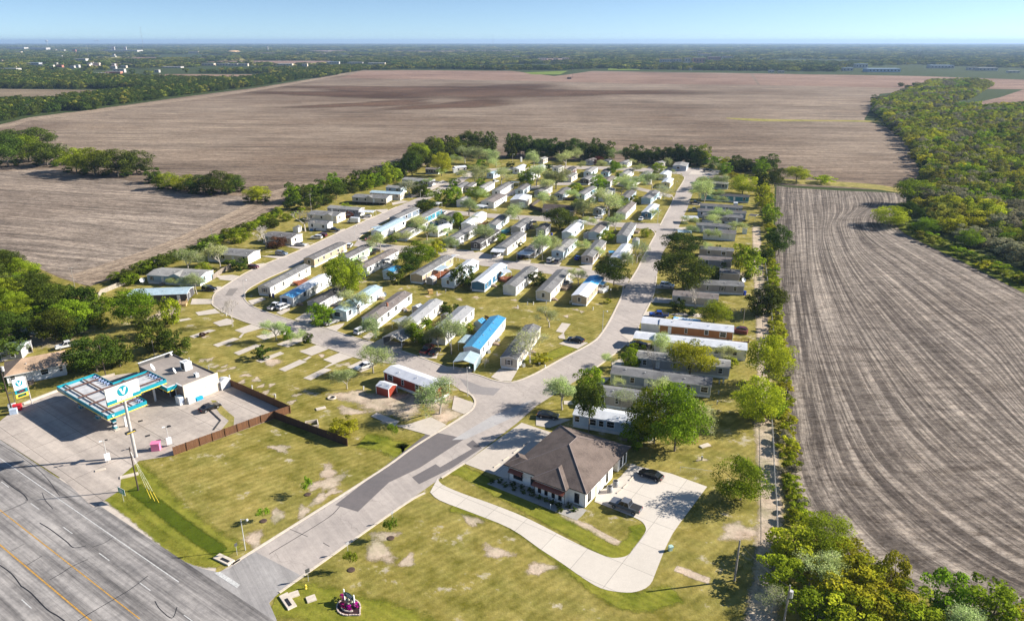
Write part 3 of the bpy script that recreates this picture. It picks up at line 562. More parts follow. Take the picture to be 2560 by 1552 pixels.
# ------------------------------------------------------------------ vegetation meshes
def fast_mesh(name, V, F, mats, mi=None, tone=None):
    me = bpy.data.meshes.new(name); nv = len(V); nf = len(F); k = F.shape[1]
    me.vertices.add(nv); me.vertices.foreach_set('co', V.astype(np.float32).ravel())
    me.loops.add(nf * k); me.loops.foreach_set('vertex_index', F.astype(np.int32).ravel())
    me.polygons.add(nf); me.polygons.foreach_set('loop_start', np.arange(0, nf * k, k, dtype=np.int32))
    for m in mats: me.materials.append(m)
    if mi is not None: me.polygons.foreach_set('material_index', mi.astype(np.int32))
    if tone is not None:
        at = me.attributes.new('tone', 'FLOAT', 'FACE'); at.data.foreach_set('value', tone.astype(np.float32))
    me.update(calc_edges=True); return me
def unit(a): return a / (np.linalg.norm(a, axis=1, keepdims=True) + 1e-9)
def leaves(rs, P, Nn, size, jit=.5):
    n = len(P); nn = unit(Nn + rs.normal(0, jit, (n, 3))); a = unit(np.cross(nn, rs.normal(0, 1, (n, 3)))); b = np.cross(nn, a)
    s = size * rs.uniform(.55, 1.25, (n, 1)); a *= s; b *= s * rs.uniform(.5, .9, (n, 1))
    V = np.stack([P - a, P - b * .9 + nn * s * .15, P + a, P + b], 1).reshape(-1, 3)
    return V, np.arange(4 * n).reshape(n, 4)
def crown_points(rs, n, nb, low=.22, tall=False):
    B = []; 
    while len(B) < nb:
        p = rs.uniform(-1, 1, 3)
        if (p ** 2).sum() > 1 or (p ** 2).sum() < .1: continue
        r = rs.uniform(.16, .27)
        zc = low + (1 - low) * (.5 + .5 * p[2] * (1 - r)); wz = 1 - .35 * max(0, (zc - .62) / .38) ** 1.5 - .15 * max(0, (.42 - zc) / .3)
        if tall: wz *= .55 + .45 * (1 - zc)
        B.append((p[0] * .5 * (1 - r) * wz, p[1] * .5 * (1 - r) * wz, zc, r * .5))
    B = np.array(B); bi = rs.randint(0, nb, n); d = unit(rs.normal(0, 1, (n, 3)) + np.array([0, 0, .35]))
    rr = B[bi, 3:4] * rs.uniform(.7, 1.12, (n, 1)); P = B[bi, :3] + d * rr * np.array([1, 1, .85])
    P[:, 2] = np.minimum(P[:, 2], 1.02)
    k = .5 / np.percentile(np.abs(P[:, :2]), 97); P[:, :2] *= k; B[:, :2] *= k; zt = np.percentile(P[:, 2], 99); P[:, 2] /= zt; B[:, 2] /= zt
    return P, d, bi, B, rs.uniform(0, .35, nb)[bi]
def crown_mesh(name, seed, n, size, nb, mat, low=.22, tall=False):
    rs = np.random.RandomState(seed); P, d, bi, B, bt = crown_points(rs, n, nb, low, tall)
    V, F = leaves(rs, P, d, size); return fast_mesh(name, V, F, [mat], tone=np.clip(rs.uniform(0, .4, n) + bt * 1.7, 0, 1)), B
def trunk_mesh(name, B, r=.03, h=.3, n=5, mat=None):
    mb = MB(); top = Vector((0, 0, h)); mb.tube((0, 0, -.02), top, r, r * .7, n, cap=False)
    for b in B[:9]:
        mid = Vector((b[0] * .45, b[1] * .45, h + (b[2] - h) * .55)); mb.tube(top, mid, r * .5, r * .32, 4, cap=False); mb.tube(mid, Vector(b[:3]), r * .32, r * .12, 4, cap=False)
    return mb.mesh(name, mat or BARK)
def branch_tree(seed, levels=5, leafn=0, leafsize=.02, mat=None, bark=None, th=.022, wild=1.0, droop=0, trunk=.3):
    """open tree: forked limbs with thin twigs and a scatter of leaves at the tips"""
    rr = random.Random(seed); rs = np.random.RandomState(seed); mb = MB(); tips = []
    def grow(p, d, l, r, lv):
        q = p + d * l; mb.tube(p, q, r, r * .62, 3 if lv < levels - 1 else 4, cap=False)
        if lv == 0: tips.append(q); return
        if lv <= 3: tips.append(p.lerp(q, .6)); tips.append(p.lerp(q, .2)) if lv <= 2 else None
        for _ in range(3 if lv > 1 else 4):
            o = Vector((rr.gauss(0, 1), rr.gauss(0, 1), rr.gauss(.12, .6) - droop)).normalized()
            nd = (d * .75 + o * .8 * wild + Vector((0, 0, .10))).normalized(); grow(q, nd, (l if lv < levels else .26) * rr.uniform(.66, .86), r * .62, lv - 1)
    grow(Vector((0, 0, 0)), Vector((rr.uniform(-.1, .1), rr.uniform(-.1, .1), 1)).normalized(), trunk, th, levels)
    V = np.array(mb.v); V[:, 0] -= 0; ext = max(np.percentile(abs(V[:, 0]), 98), np.percentile(abs(V[:, 1]), 98)); top = np.percentile(V[:, 2], 99)
    sx = .5 / ext; sz = 1 / top; V = V * np.array([sx, sx, sz]); mb.v = [tuple(p) for p in V]
    tm = mb.mesh('branches', bark or PALEBARK); cm = None
    if leafn:
        T = np.array([tuple(t) for t in tips]) * np.array([sx, sx, sz]); P = T[rs.randint(0, len(T), leafn)] + rs.normal(0, .045, (leafn, 3))
        LV, LF = leaves(rs, P, rs.normal(0, 1, (leafn, 3)) + np.array([0, 0, .5]), leafsize); cm = fast_mesh('leaf_spray', LV, LF, [mat], tone=rs.uniform(0, 1, leafn))
    return cm, tm
VAR = {}
def variants():
    for k in 'dgymro':
        VAR[k] = []; VAR[k + 'L'] = []; VAR[k + 'S'] = []
        for s in range(3):
            c, B = crown_mesh('crown', 10 * s + ord(k), 3000, .034, 34, LEAF[k], -.14); VAR[k].append((c, trunk_mesh('trunk', B)))
            if k in 'dgy': c, B = crown_mesh('crown', 100 + 10 * s + ord(k), 11000, .0175, 70, LEAF[k], .04); VAR[k + 'L'].append((c, trunk_mesh('trunk', B, .022)))
            c, B = crown_mesh('foliage', 200 + 10 * s + ord(k), 900, .06, 16, LEAF[k], -.1); VAR[k + 'S'].append((c, trunk_mesh('stem', B, .02, .12)))
    VAR['c'] = [(lambda q: (q[0], trunk_mesh('trunk', q[1])))(crown_mesh('crown', 500 + s, 3500, .032, 36, LEAF['g'], .08, True)) for s in range(2)]
    VAR['k'] = [(lambda q: (q[0], trunk_mesh('trunk', q[1], .022, .5)))(crown_mesh('crown', 520 + s, 7000, .022, 44, LEAF['d'], .26)) for s in range(1)]
    VAR['s'] = [branch_tree(30 + s, 5, 6500, .0135, LEAF['s'], th=.024, trunk=.2) for s in range(4)]
    VAR['b'] = [branch_tree(60 + s, 6, 2600, .013, LEAF['s'], th=.026, trunk=.2) for s in range(3)]
    VAR['x'] = [branch_tree(80, 5, 0, th=.03, wild=.8)]
    VAR['t'] = [branch_tree(90 + s, 4, 1500, .035, LEAF['g'], th=.02, wild=.8) for s in range(2)]
variants()
KW = {'d': 'dark round', 'g': 'bright green', 'y': 'yellow-green', 'm': 'mixed green', 's': 'sparse pale-leaved', 'b': 'nearly bare grey', 'x': 'bare leafless', 'r': 'russet-brown', 'c': 'cone-shaped green', 'k': 'tall dark', 'o': 'olive-grey', 't': 'slender young'}
LM = []       # landmarks (x, y, short description)
def relword(dx, dy):
    if abs(dx) > abs(dy) * 1.1: return 'left of' if dx < 0 else 'right of'
    return 'in front of' if dy < 0 else 'behind'
def bylandmark(p):
    if not LM: return 'on the open grass'
    b = min(LM, key=lambda q: (q[0] - p.x) ** 2 + (q[1] - p.y) ** 2)
    return relword(p.x - b[0], p.y - b[1]) + ' the ' + b[2]
TREES = []
def tree(t, x, y, w_, h_, kind, label=None, where=None, rz=None, group='trees around the park'):
    p = ground(*t(x, y)); s = t(1, 0)[0] - t(0, 0)[0]; m = mpp(p); de = math.atan2(H, p.y)
    W = w_ * s * m * (1.22 if kind in 'sbx' else 1.0 if w_ * s * m > 8 else 1.06); hh = (h_ * s * m - .16 * W * math.sin(de)) / math.cos(de); hh = max(hh, W * (.72 if kind in 'sbx' else .62 if hh > 2.6 else .38), .6)
    return plant(p, W, hh, kind, label, where, rz, group)
PENDING = []
def plant(*a, **k): PENDING.append((a, k))
def grow_all(limit=296):
    def size(q): p, W, hh = q[0][0], q[0][1], q[0][2]; return W * (hh + .4 * W) / (p.y * p.y + H * H)
    def isbush(q): return q[0][2] < 3.2 and q[0][3] in 'dgymro'
    tr = sorted([q for q in PENDING if not isbush(q)], key=size, reverse=True); bu = sorted([q for q in PENDING if isbush(q)], key=size, reverse=True)
    for a, k in tr[:limit] + bu[:limit]: plant_now(*a, **k)
    rest = tr[limit:] + bu[limit:]; ks = sorted({q[0][3] for q in rest}); meshes = []; idx = {}
    for k_ in ks:
        c, t_ = VAR[k_][0]; idx[k_] = len(meshes); meshes.append(c or t_)
    pointwood('background_trees', [(q[0][0].x, q[0][0].y, 0, q[0][1], q[0][2], idx[q[0][3]]) for q in rest], meshes)
    print('pending', len(tr), len(bu))
def plant_now(p, W, hh, kind, label=None, where=None, rz=None, group='trees around the park'):
    key = kind
    bush = hh < 3.2 and kind in 'dgymro'
    if kind in 'dgy' and W > 8.5: key = kind + 'L'
    elif bush or (kind in 'mro' and W < 3): key = kind + 'S'
    c, tr = R.choice(VAR[key])
    size = 'large' if W > 9 else 'small' if W < 4.5 else 'mid-sized'
    if kind in 'xt': size = 'small' if W < 4 else ''
    lb = label or ('%s %s %s %s' % (size, KW[kind], 'bush' if bush else 'tree', where or bylandmark(p))).strip()
    o = thing('bush' if bush else 'tree', lb, 'bush' if bush else 'tree', p, R.uniform(0, 6.28) if rz is None else rz, group)
    sc_ = (W, W, hh)
    if kind in 'sbxt': link('trunk', tr, o, scale=sc_)
    else: link('stem' if bush else 'trunk', tr, o, scale=sc_)
    if c is not None: link('foliage' if bush else 'crown', c, o, scale=sc_)
    return o
# woodland masses: one object each, filled by geometry nodes with tree clumps
def pointwood(name, pts, meshes):
    cl = bpy.data.collections.new(name + '_clumps')
    for i_, m in enumerate(meshes): cl.objects.link(bpy.data.objects.new('clump_%03d' % i_, m))
    me = bpy.data.meshes.new(name); me.from_pydata([p[:3] for p in pts], [], [])
    a = me.attributes.new('size', 'FLOAT_VECTOR', 'POINT'); a.data.foreach_set('vector', [c for p in pts for c in (p[3], p[3], p[4])])
    a = me.attributes.new('spin', 'FLOAT', 'POINT'); a.data.foreach_set('value', [R.uniform(0, 6.28) for p in pts])
    if pts and len(pts[0]) > 5: a = me.attributes.new('which', 'INT', 'POINT'); a.data.foreach_set('value', [p[5] for p in pts])
    o = link(name, me); ng = bpy.data.node_groups.new(name, 'GeometryNodeTree')
    ng.interface.new_socket('Geometry', in_out='INPUT', socket_type='NodeSocketGeometry'); ng.interface.new_socket('Geometry', in_out='OUTPUT', socket_type='NodeSocketGeometry')
    gi = ng.nodes.new('NodeGroupInput'); go = ng.nodes.new('NodeGroupOutput'); ip = ng.nodes.new('GeometryNodeInstanceOnPoints'); ci = ng.nodes.new('GeometryNodeCollectionInfo')
    ci.inputs['Collection'].default_value = cl; ci.inputs['Separate Children'].default_value = True; ci.inputs['Reset Children'].default_value = True
    ip.inputs['Pick Instance'].default_value = True
    n1 = ng.nodes.new('GeometryNodeInputNamedAttribute'); n1.data_type = 'FLOAT_VECTOR'; n1.inputs[0].default_value = 'size'
    n2 = ng.nodes.new('GeometryNodeInputNamedAttribute'); n2.data_type = 'FLOAT'; n2.inputs[0].default_value = 'spin'; cx = ng.nodes.new('ShaderNodeCombineXYZ')
    L = ng.links.new
    if pts and len(pts[0]) > 5:
        n3 = ng.nodes.new('GeometryNodeInputNamedAttribute'); n3.data_type = 'INT'; n3.inputs[0].default_value = 'which'; L(n3.outputs[0], ip.inputs['Instance Index'])
    L(gi.outputs[0], ip.inputs['Points']); L(ci.outputs[0], ip.inputs['Instance']); L(n1.outputs[0], ip.inputs['Scale']); L(n2.outputs[0], cx.inputs[2]); L(cx.outputs[0], ip.inputs['Rotation']); L(ip.outputs[0], go.inputs[0])
    o.modifiers.new('scatter', 'NODES').node_group = ng
    o['kind'] = 'stuff'; return o
def scatter(poly, spacing, jit=.45):
    xs = [p[0] for p in poly]; ys = [p[1] for p in poly]; out = []; y = min(ys)
    while y < max(ys):
        x = min(xs)
        while x < max(xs):
            q = (x + R.uniform(-jit, jit) * spacing, y + R.uniform(-jit, jit) * spacing)
            if inside(q, poly): out.append(q)
            x += spacing
        y += spacing
    return out
# ------------------------------------------------------------------ houses
WHT = siding('white_siding', (.80, .79, .76)); TRIM = plain('white_trim', (.82, .82, .80), .5, var=.06); SKIRT = plain('white_skirting', (.74, .75, .76), .6, var=.15)
WALLS = {'white': WHT, 'cream': siding('cream_siding', (.72, .64, .52)), 'beige': siding('beige_siding', (.55, .49, .41)), 'taupe': siding('taupe_siding', (.40, .345, .30)), 'tan': siding('tan_siding', (.52, .40, .27)),
 'brown': siding('brown_siding', (.27, .19, .145)), 'dark': siding('charcoal_siding', (.075, .07, .075)), 'grey': siding('grey_siding', (.40, .40, .42)), 'blue': siding('light_blue_siding', (.34, .48, .58)), 'slate': siding('slate_blue_siding', (.20, .25, .31)),
 'teal': siding('teal_siding', (.05, .26, .34)), 'navy': siding('navy_blue_siding', (.045, .16, .27)), 'green': siding('mint_green_siding', (.42, .62, .36)), 'orange': siding('orange_brown_siding', (.36, .135, .035)), 'red': siding('red_siding', (.32, .045, .02)),
 'bluegrey': siding('blue_grey_siding', (.30, .36, .44)), 'paleblue': siding('pale_blue_siding', (.55, .66, .74)), 'maroon': siding('maroon_siding', (.12, .05, .05)), 'yellow': siding('pale_yellow_siding', (.72, .62, .35)), 'mauve': siding('taupe_grey_siding', (.33, .31, .32))}
ROOFS = {'grey': shingle('grey_shingle', (.235, .23, .225)), 'brown': shingle('brown_shingle', (.25, .215, .195)), 'dark': shingle('dark_shingle', (.105, .10, .10)), 'lgrey': shingle('light_grey_shingle', (.34, .33, .31)), 'mid': shingle('mid_grey_shingle', (.19, .18, .175)),
 'wmetal': ribbed('white_metal_roofing', (.80, .81, .82)), 'bmetal': ribbed('pale_blue_metal_roofing', (.50, .63, .68)), 'blue': ribbed('bright_blue_metal_roofing', (.08, .36, .62)), 'wribX': ribbed('white_ribbed_steel', (.78, .78, .80), 1.1), 'greymetal': ribbed('grey_metal_roofing', (.47, .46, .44)),
 'tarp': half_tarped('tarp_patched_roof', (.78, .79, .80), (.12, .40, .68), -4.5, -1, 9.0), 'tarp2': half_tarped('blue_tarp_roof', (.78, .79, .80), (.08, .38, .72), 2.2, 1, 1.2), 'tan': shingle('tan_shingle', (.52, .36, .24)), 'darkgrey': shingle('charcoal_shingle', (.15, .145, .145))}
BLK = plain('black_shutters', (.02, .02, .022), .6); VENT = plain('roof_vent_metal', (.6, .6, .58), .4, .3)
STEPM = plain('weathered_deck_wood', (.33, .25, .18), .9, var=.3); RDECK = plain('red_stained_deck', (.33, .11, .05), .9, var=.3)
def frame_mesh(w_, h_):
    mb = MB(); t = .1
    mb.box((0, -.03, h_ / 2 - t / 2), (w_, .08, t)).box((0, -.03, -h_ / 2 + t / 2), (w_, .08, t)); mb.box((-w_ / 2 + t / 2, -.031, 0), (t, .08, h_ - 2 * t)).box((w_ / 2 - t / 2, -.031, 0), (t, .08, h_ - 2 * t)); mb.box((0, -.028, 0), (w_ - 2 * t, .06, .05))
    return mb.mesh('frame', TRIM)
FRM = frame_mesh(1.15, 1.5); PAN = MB().box((0, -.01, 0), (.95, .04, 1.3)).mesh('pane', glass_m)
_mb = MB(); _mb.box((0, -.03, 0), (1.2, .06, 1.5), mi=0).box((0, -.045, 0), (.95, .06, 1.25), mi=1); WINFAR = _mb.mesh('window', [TRIM, glass_m])
SHUT = MB().box((0, -.03, 0), (.32, .05, 1.35)).mesh('shutter', BLK); SHUTW = MB().box((0, -.03, 0), (.32, .05, 1.35)).mesh('shutter', TRIM)
DOOR = MB().box((0, -.03, 0), (.95, .07, 2.05)).mesh('door', TRIM); KNOB = MB().box((.36, -.09, 0), (.06, .05, .08)).mesh('handle', VENT)
VENTM = MB().tube((0, 0, -.1), (0, 0, .22), .09, .09, 6).box((0, 0, .26), (.28, .28, .06)).mesh('vent', VENT)
_mb = MB(); _mb.box((0, -.55, .3), (1.4, 1.1, .6))
for k in range(3): _mb.box((0, -1.2 - k * .28, .22 - k * .075), (1.1, .28, .44 - k * .15))
for sx in (-.65, .65): _mb.box((sx, -.55, 1.15), (.05, 1.0, .06)).box((sx, -1.03, .85), (.06, .06, .66))
STEPS = _mb.mesh('steps', STEPM)
def window(parent, x, y, z, rz, near, shut=None, sw=1.0):
    if near:
        o = link('window', FRM, parent, (x, y, z), rz, (sw, 1, 1)); link('pane', PAN, o)
        if shut: [link('shutter', SHUT if shut == 'b' else SHUTW, o, (s_ * .76, 0, 0)) for s_ in (-1, 1)]
    else: o = link('window', WINFAR, parent, (x, y, z), rz, (sw, 1, 1))
    return o
def house(short, t, a, b, w_=4.4, roof='grey', wall='white', base=.7, wh=2.35, rise=.62, skirt=True, gw=1, gs=None, door=True, group='homes in the park', cat='mobile home', wins=None, endwin=0, short2=None, porch=False, roofmat=None, hip=0, name='mobile_home', over=.22, backwin=False, gable=None):
    zr = base + wh + rise; A = ground(*t(*a), zr); B = ground(*t(*b), zr); d = (B - A); L = d.length; c = (A + B) / 2
    rz = math.atan2(d.y, d.x); dist = math.hypot(c.x, c.y); near = dist < 270
    root = thing(name, short, cat, (c.x, c.y, 0), rz, group); LM.append((c.x, c.y, short2 or short))
    WM = WALLS[wall]; hw = w_ / 2; hl = L / 2
    mb = MB(); e = base + wh
    P = [(-hw, base), (hw, base), (hw, e), (0, e + rise - .03), (-hw, e)]
    if hip: P[3] = (0, e)
    mb.face([(-hl, p[0], p[1]) for p in reversed(P)]); mb.face([(hl, p[0], p[1]) for p in P])
    for i in range(5):
        p, q = P[i], P[(i + 1) % 5]; mb.face([(-hl, p[0], p[1]), (-hl, q[0], q[1]), (hl, q[0], q[1]), (hl, p[0], p[1])][::-1])
    body = mb.build('wall', WM, root)
    if near:
        mb = MB()
        for sx in (-1, 1):
            for sy in (-1, 1): MB().box((sx * (hl + .01), sy * (hw + .01), base + wh / 2), (.13, .13, wh)).build('corner_trim', TRIM, root)
        pass
    if skirt: MB().box((0, 0, base / 2 - .01), (L - .06, w_ - .06, base)).build('skirting', SKIRT if skirt is True else WALLS[skirt], root)
    else:
        mb = MB(); n = max(3, int(L / 3))
        for k in range(n):
            for sy in (-1, 1): mb.box((-hl + .6 + k * (L - 1.2) / (n - 1), sy * (hw - .5), base / 2), (.4, .4, base))
        mb.build('pier', BARK, root)
    mb = MB(); o_ = over; th = .13; sl_ = rise / hw
    for s in (-1, 1):
        y1 = s * (hw + o_); z1 = e - o_ * sl_; x0, x1 = -hl - o_, hl + o_; r0, r1 = (x0, x1) if not hip else (x0 + hip, x1 - hip)
        top = [(x0, y1, z1 + th), (x1, y1, z1 + th), (r1, 0, e + rise + th), (r0, 0, e + rise + th)]
        mb.face(top if s < 0 else top[::-1], 0)
        ff = [(x0, y1, z1), (x1, y1, z1), (x1, y1, z1 + th), (x0, y1, z1 + th)]; mb.face(ff if s < 0 else ff[::-1], 1)
        bt = [(x0, y1, z1), (r0, 0, e + rise), (r1, 0, e + rise), (x1, y1, z1)]; mb.face(bt if s < 0 else bt[::-1], 1)
        if not hip:
            for xx, sg in ((x0, 1), (x1, -1)):
                g_ = [(xx, y1, z1), (xx, y1, z1 + th), (xx, 0, e + rise + th), (xx, 0, e + rise)]; mb.face(g_ if s * sg > 0 else g_[::-1], 1)
    if hip:
        for sg, xe, xr in ((-1, x0, r0), (1, x1, r1)):
            q = [(xe, -hw - o_, z1 + th), (xe, hw + o_, z1 + th), (xr, 0, e + rise + th)]; mb.face(q if sg > 0 else q[::-1], 0)
            q = [(xe, -hw - o_, z1), (xe, hw + o_, z1), (xe, hw + o_, z1 + th), (xe, -hw - o_, z1 + th)]; mb.face(q if sg > 0 else q[::-1], 1)
    ro = mb.build('roof', [roofmat or ROOFS[roof], TRIM], root)
    if near or dist < 330:
        for k in range(max(2, int(L / 4.5))):
            x_ = -hl + (k + .7) * L / max(2, int(L / 4.5)); y_ = -hw * R.choice((.25, .35, .5)); link('vent', VENTM, ro, (x_, y_, e + rise + y_ * sl_ + th - .05))
    if gable is not None:
        gm = MB(); gx_, gw_ = gable * hl, 2.1; yo = -hw - o_ - .12; zt = e + .95
        for s in (-1, 1):
            q = [(gx_ + s * gw_, yo, e - .02), (gx_, yo, zt), (gx_, yo + (zt - e + .1) / sl_ * .8, zt), (gx_ + s * gw_, yo + .25, e + .12)]; up = [(x, y, z + .1) for x, y, z in q]; gm.face(up if s > 0 else up[::-1]); gm.face([q[0], q[1], up[1], up[0]], 1)
        gm.face([(gx_ - gw_, yo + .05, e - .02), (gx_ + gw_, yo + .05, e - .02), (gx_, yo + .05, zt)], 2); gm.build('entrance_gable', [roofmat or ROOFS[roof], TRIM, WM], root)
    zc = base + wh * .55; rr_ = random.Random(short)
    n = wins if wins is not None else max(2, int(L / 4.2))
    dk = rr_.randrange(n) if door and n > 2 else -1
    for k in range(n):
        x_ = -hl + (k + .5) * L / n + rr_.uniform(-.5, .5)
        if k == dk:
            dd = link('door', DOOR, root, (x_, -hw, base + 1.03))
            if near: link('handle', KNOB, dd); link('steps', STEPS, root, (x_, -hw - .03, 0))
        else: window(root, x_, -hw, zc + rr_.choice((0, 0, .15)), 0, near, gs if gs and rr_.random() < .5 else None, rr_.choice((.7, 1, 1, 1.6)))
    if gw: window(root, -hl, 0 if gw == 1 else .8, zc, -PI / 2, near, gs, 1.0 if gw < 3 else 2)
    if endwin: window(root, hl, -hw * .3, zc, PI / 2, near, None)
    for k in range(2): window(root, hl * R.uniform(-.6, .6), hw, zc, PI, False)
    return root
CANV = plain('dark_carport_shade', (.05, .05, .055), .8)
def carport(short, t, a, b, w_=5.5, h_=2.5, rise=.5, roof='wmetal', posts=True, side=None, cat='carport'):
    """open roof on posts; a, b are the ends of its ridge"""
    zr = h_ + rise; A = ground(*t(*a), zr); B = ground(*t(*b), zr); d = B - A; L = d.length; c = (A + B) / 2
    root = thing('carport', short, cat, (c.x, c.y, 0), math.atan2(d.y, d.x), 'carports and awnings'); hw = w_ / 2; hl = L / 2; mb = MB()
    for s in (-1, 1):
        q = [(-hl, s * hw, h_), (hl, s * hw, h_), (hl, 0, zr), (-hl, 0, zr)]; up = [(x, y, z + .08) for x, y, z in q]
        mb.face(up if s < 0 else up[::-1]); mb.face(q[::-1] if s < 0 else q)
        e_ = [q[0], q[1], up[1], up[0]]; mb.face(e_ if s < 0 else e_[::-1], 1)
        for i, j, sg in ((0, 3, 1), (1, 2, -1)):
            g_ = [q[i], up[i], up[j], q[j]]; mb.face(g_ if s * sg > 0 else g_[::-1], 1)
    mb.build('roof', [ROOFS[roof], TRIM], root)
    for x in (-hl + .15, hl - .15):
        for y in (-hw + .12, hw - .12): MB().tube((x, y, 0), (x, y, h_), .05, .05, 6).build('post', TRIM, root)
    if L > 8:
        for y in (-hw + .12, hw - .12): MB().tube((0, y, 0), (0, y, h_), .05, .05, 6).build('post', TRIM, root)
    if side:
        for y in side: MB().box((0, y * (hw - .04), h_ * .55), (L - .2, .04, h_ * .85)).build('side_panel', ROOFS[roof], root)
    return root
def shed(short, t, a, b, w_=2.4, wall='white', roof='wmetal', wh=2.0, rise=.5):
    return house(short, t, a, b, w_, roof, wall, base=.12, wh=wh, rise=rise, skirt=wall, gw=0, door=False, wins=0, cat='shed', name='garden_shed', group='garden sheds', over=.1)
# ------------------------------------------------------------------ vehicles
TYRE = plain('tyre_rubber', (.02, .02, .02), .8); RIM = plain('alloy_rim', (.5, .5, .5), .35, .7); HEADL = plain('headlight_lens', (.8, .8, .78), .15); TAILL = plain('tail_light_lens', (.35, .01, .01), .3)
PAINT = {}
def paint(nm, c):
    if nm in PAINT: return PAINT[nm]
    m, nt, b = newmat(nm + '_car_paint'); b.inputs['Base Color'].default_value = rgb(c); b.inputs['Roughness'].default_value = .25; b.inputs['Metallic'].default_value = .1
    b.inputs['Coat Weight'].default_value = .6; b.inputs['Coat Roughness'].default_value = .08; PAINT[nm] = m; return m
PC = {'black': (.008, .008, .01), 'white': (.78, .78, .78), 'silver': (.42, .43, .44), 'grey': (.13, .14, .16), 'red': (.33, .01, .015), 'darkred': (.10, .008, .014), 'blue': (.01, .07, .38), 'greyblue': (.16, .20, .25)}
_mb = MB(); _mb.tube((0, -.11, 0), (0, .11, 0), .34, .34, 14); TYM = _mb.mesh('tyre', TYRE)
_mb = MB(); _mb.tube((0, -.12, 0), (0, .12, 0), .2, .2, 10); RMM = _mb.mesh('rim', RIM)
VEH = {  # lower profile, glasshouse (rear base x, rear roof x, front roof x, front base x, belt z, roof z), half width, wheel x
 'sedan': ([(-2.4, .32), (-2.42, .8), (-2.2, .95), (-1.55, 1.0), (1.0, .95), (2.1, .82), (2.38, .62), (2.4, .32)], (-1.85, -1.1, .05, 1.1, .97, 1.42), .9, 1.42),
 'suv': ([(-2.4, .4), (-2.42, 1.0), (-2.3, 1.12), (1.0, 1.1), (2.15, 1.0), (2.4, .75), (2.42, .4)], (-2.3, -2.05, .35, 1.15, 1.1, 1.72), .95, 1.45),
 'pickup': ([(-2.9, .5), (-2.92, 1.12), (-1.0, 1.13), (1.25, 1.15), (2.65, 1.08), (2.9, .85), (2.92, .5)], (-.95, -.72, .55, 1.2, 1.13, 1.85), .98, 1.85),
 'van': ([(-2.9, .4), (-2.92, 1.3), (1.7, 1.3), (2.5, 1.05), (2.9, .8), (2.92, .4)], (-2.9, -2.88, 1.2, 2.0, 1.3, 2.5), 1.0, 1.8),
 'hatch': ([(-2.0, .35), (-2.05, .9), (-1.9, 1.0), (1.0, .98), (1.85, .85), (2.0, .6), (2.02, .35)], (-1.9, -1.5, .2, 1.1, 1.0, 1.5), .88, 1.25)}
VM = {}
def vehicle_meshes(kind, colr):
    k = (kind, colr)
    if k in VM: return VM[k]
    prof, (rb, rr_, fr, fb, bz, tz), hw, wx = VEH[kind]; pm = paint(colr, PC[colr]); mb = MB(); n = len(prof)
    inn = lambda z: hw * (1 if z > .45 else .96)
    for i in range(n):
        (x0, z0), (x1, z1) = prof[i], prof[(i + 1) % n]; k0 = .9 if abs(x0) > 2.3 else 1; k1 = .9 if abs(x1) > 2.3 else 1
        mb.face([(x0, -hw * k0, z0), (x0, hw * k0, z0), (x1, hw * k1, z1), (x1, -hw * k1, z1)])
    mb.face([(x, -hw * (.9 if abs(x) > 2.3 else 1), z) for x, z in reversed(prof)]); mb.face([(x, hw * (.9 if abs(x) > 2.3 else 1), z) for x, z in prof])
    rw = hw * .78
    mb.box(((rr_ + fr) / 2, 0, tz + .005), (fr - rr_ + .06, rw * 2 + .04, .05))
    for s in (-1, 1):
        for x0, x1 in ((rb, rr_), (fb, fr)): mb.tube((x0, s * hw * .93, bz), (x1, s * rw, tz), .045, .045, 4)
        mb.tube(((rb + fb) / 2 - .1, s * hw * .93, bz), ((rr_ + fr) / 2, s * rw, tz), .04, .04, 4)
    if kind == 'pickup':
        mb.box((-1.95, 0, 1.145), (1.75, 1.6, .02), mi=1)
    if kind == 'van': mb.box((-.9, 0, 1.88), (4.0, hw * 1.9, 1.24)); 
    body = mb.mesh('body', [pm, TYRE]); g = MB(); h2 = hw * .93
    b4 = [(rb, -h2, bz), (fb, -h2, bz), (fb, h2, bz), (rb, h2, bz)]; t4 = [(rr_, -rw, tz), (fr, -rw, tz), (fr, rw, tz), (rr_, rw, tz)]
    for i in range(4): j = (i + 1) % 4; g.face([b4[i], b4[j], t4[j], t4[i]])
    g.face(t4); gl = g.mesh('glass', glass_m)
    hd_ = MB().box((0, 0, 0), (.08, .34, .14)).mesh('headlight', HEADL); tl = MB().box((0, 0, 0), (.08, .3, .2)).mesh('tail_light', TAILL)
    VM[k] = (body, gl, hd_, tl, wx, hw, max(p[0] for p in prof), min(p[0] for p in prof)); return VM[k]
CN = {'pickup': 'pickup truck', 'sedan': 'sedan', 'suv': 'sport utility car', 'van': 'van', 'hatch': 'hatchback'}
def car(label, t, rear, front, kind='sedan', colr='black', sc_=1.0):
    A = ground(*t(*rear)); B = ground(*t(*front)); c = (A + B) / 2; rz = math.atan2(B.y - A.y, B.x - A.x)
    bo, gl, hd_, tl, wx, hw, fx, rx = vehicle_meshes(kind, colr)
    root = thing('parked_' + {'pickup': 'pickup', 'sedan': 'car', 'suv': 'car', 'van': 'van', 'hatch': 'car'}[kind], label, {'pickup': 'pickup truck', 'van': 'van'}.get(kind, 'car'), (c.x, c.y, .09), rz, 'vehicles parked in the neighbourhood')
    link('body', bo, root); link('glass', gl, root)
    for sx in (-1, 1):
        for sy in (-1, 1):
            wl = link('wheel', TYM, root, (sx * wx, sy * (hw - .1), .34)); link('rim', RMM, wl)
    z_ = .72 if kind in ('sedan', 'hatch') else .92
    for s in (-1, 1): link('headlight', hd_, root, (fx - .02, s * hw * .68, z_ - .04)); link('tail_light', tl, root, (rx + .02, s * hw * .72, z_ + .05))
    return root
# ================================================================== the homes, row by row
Hs = house
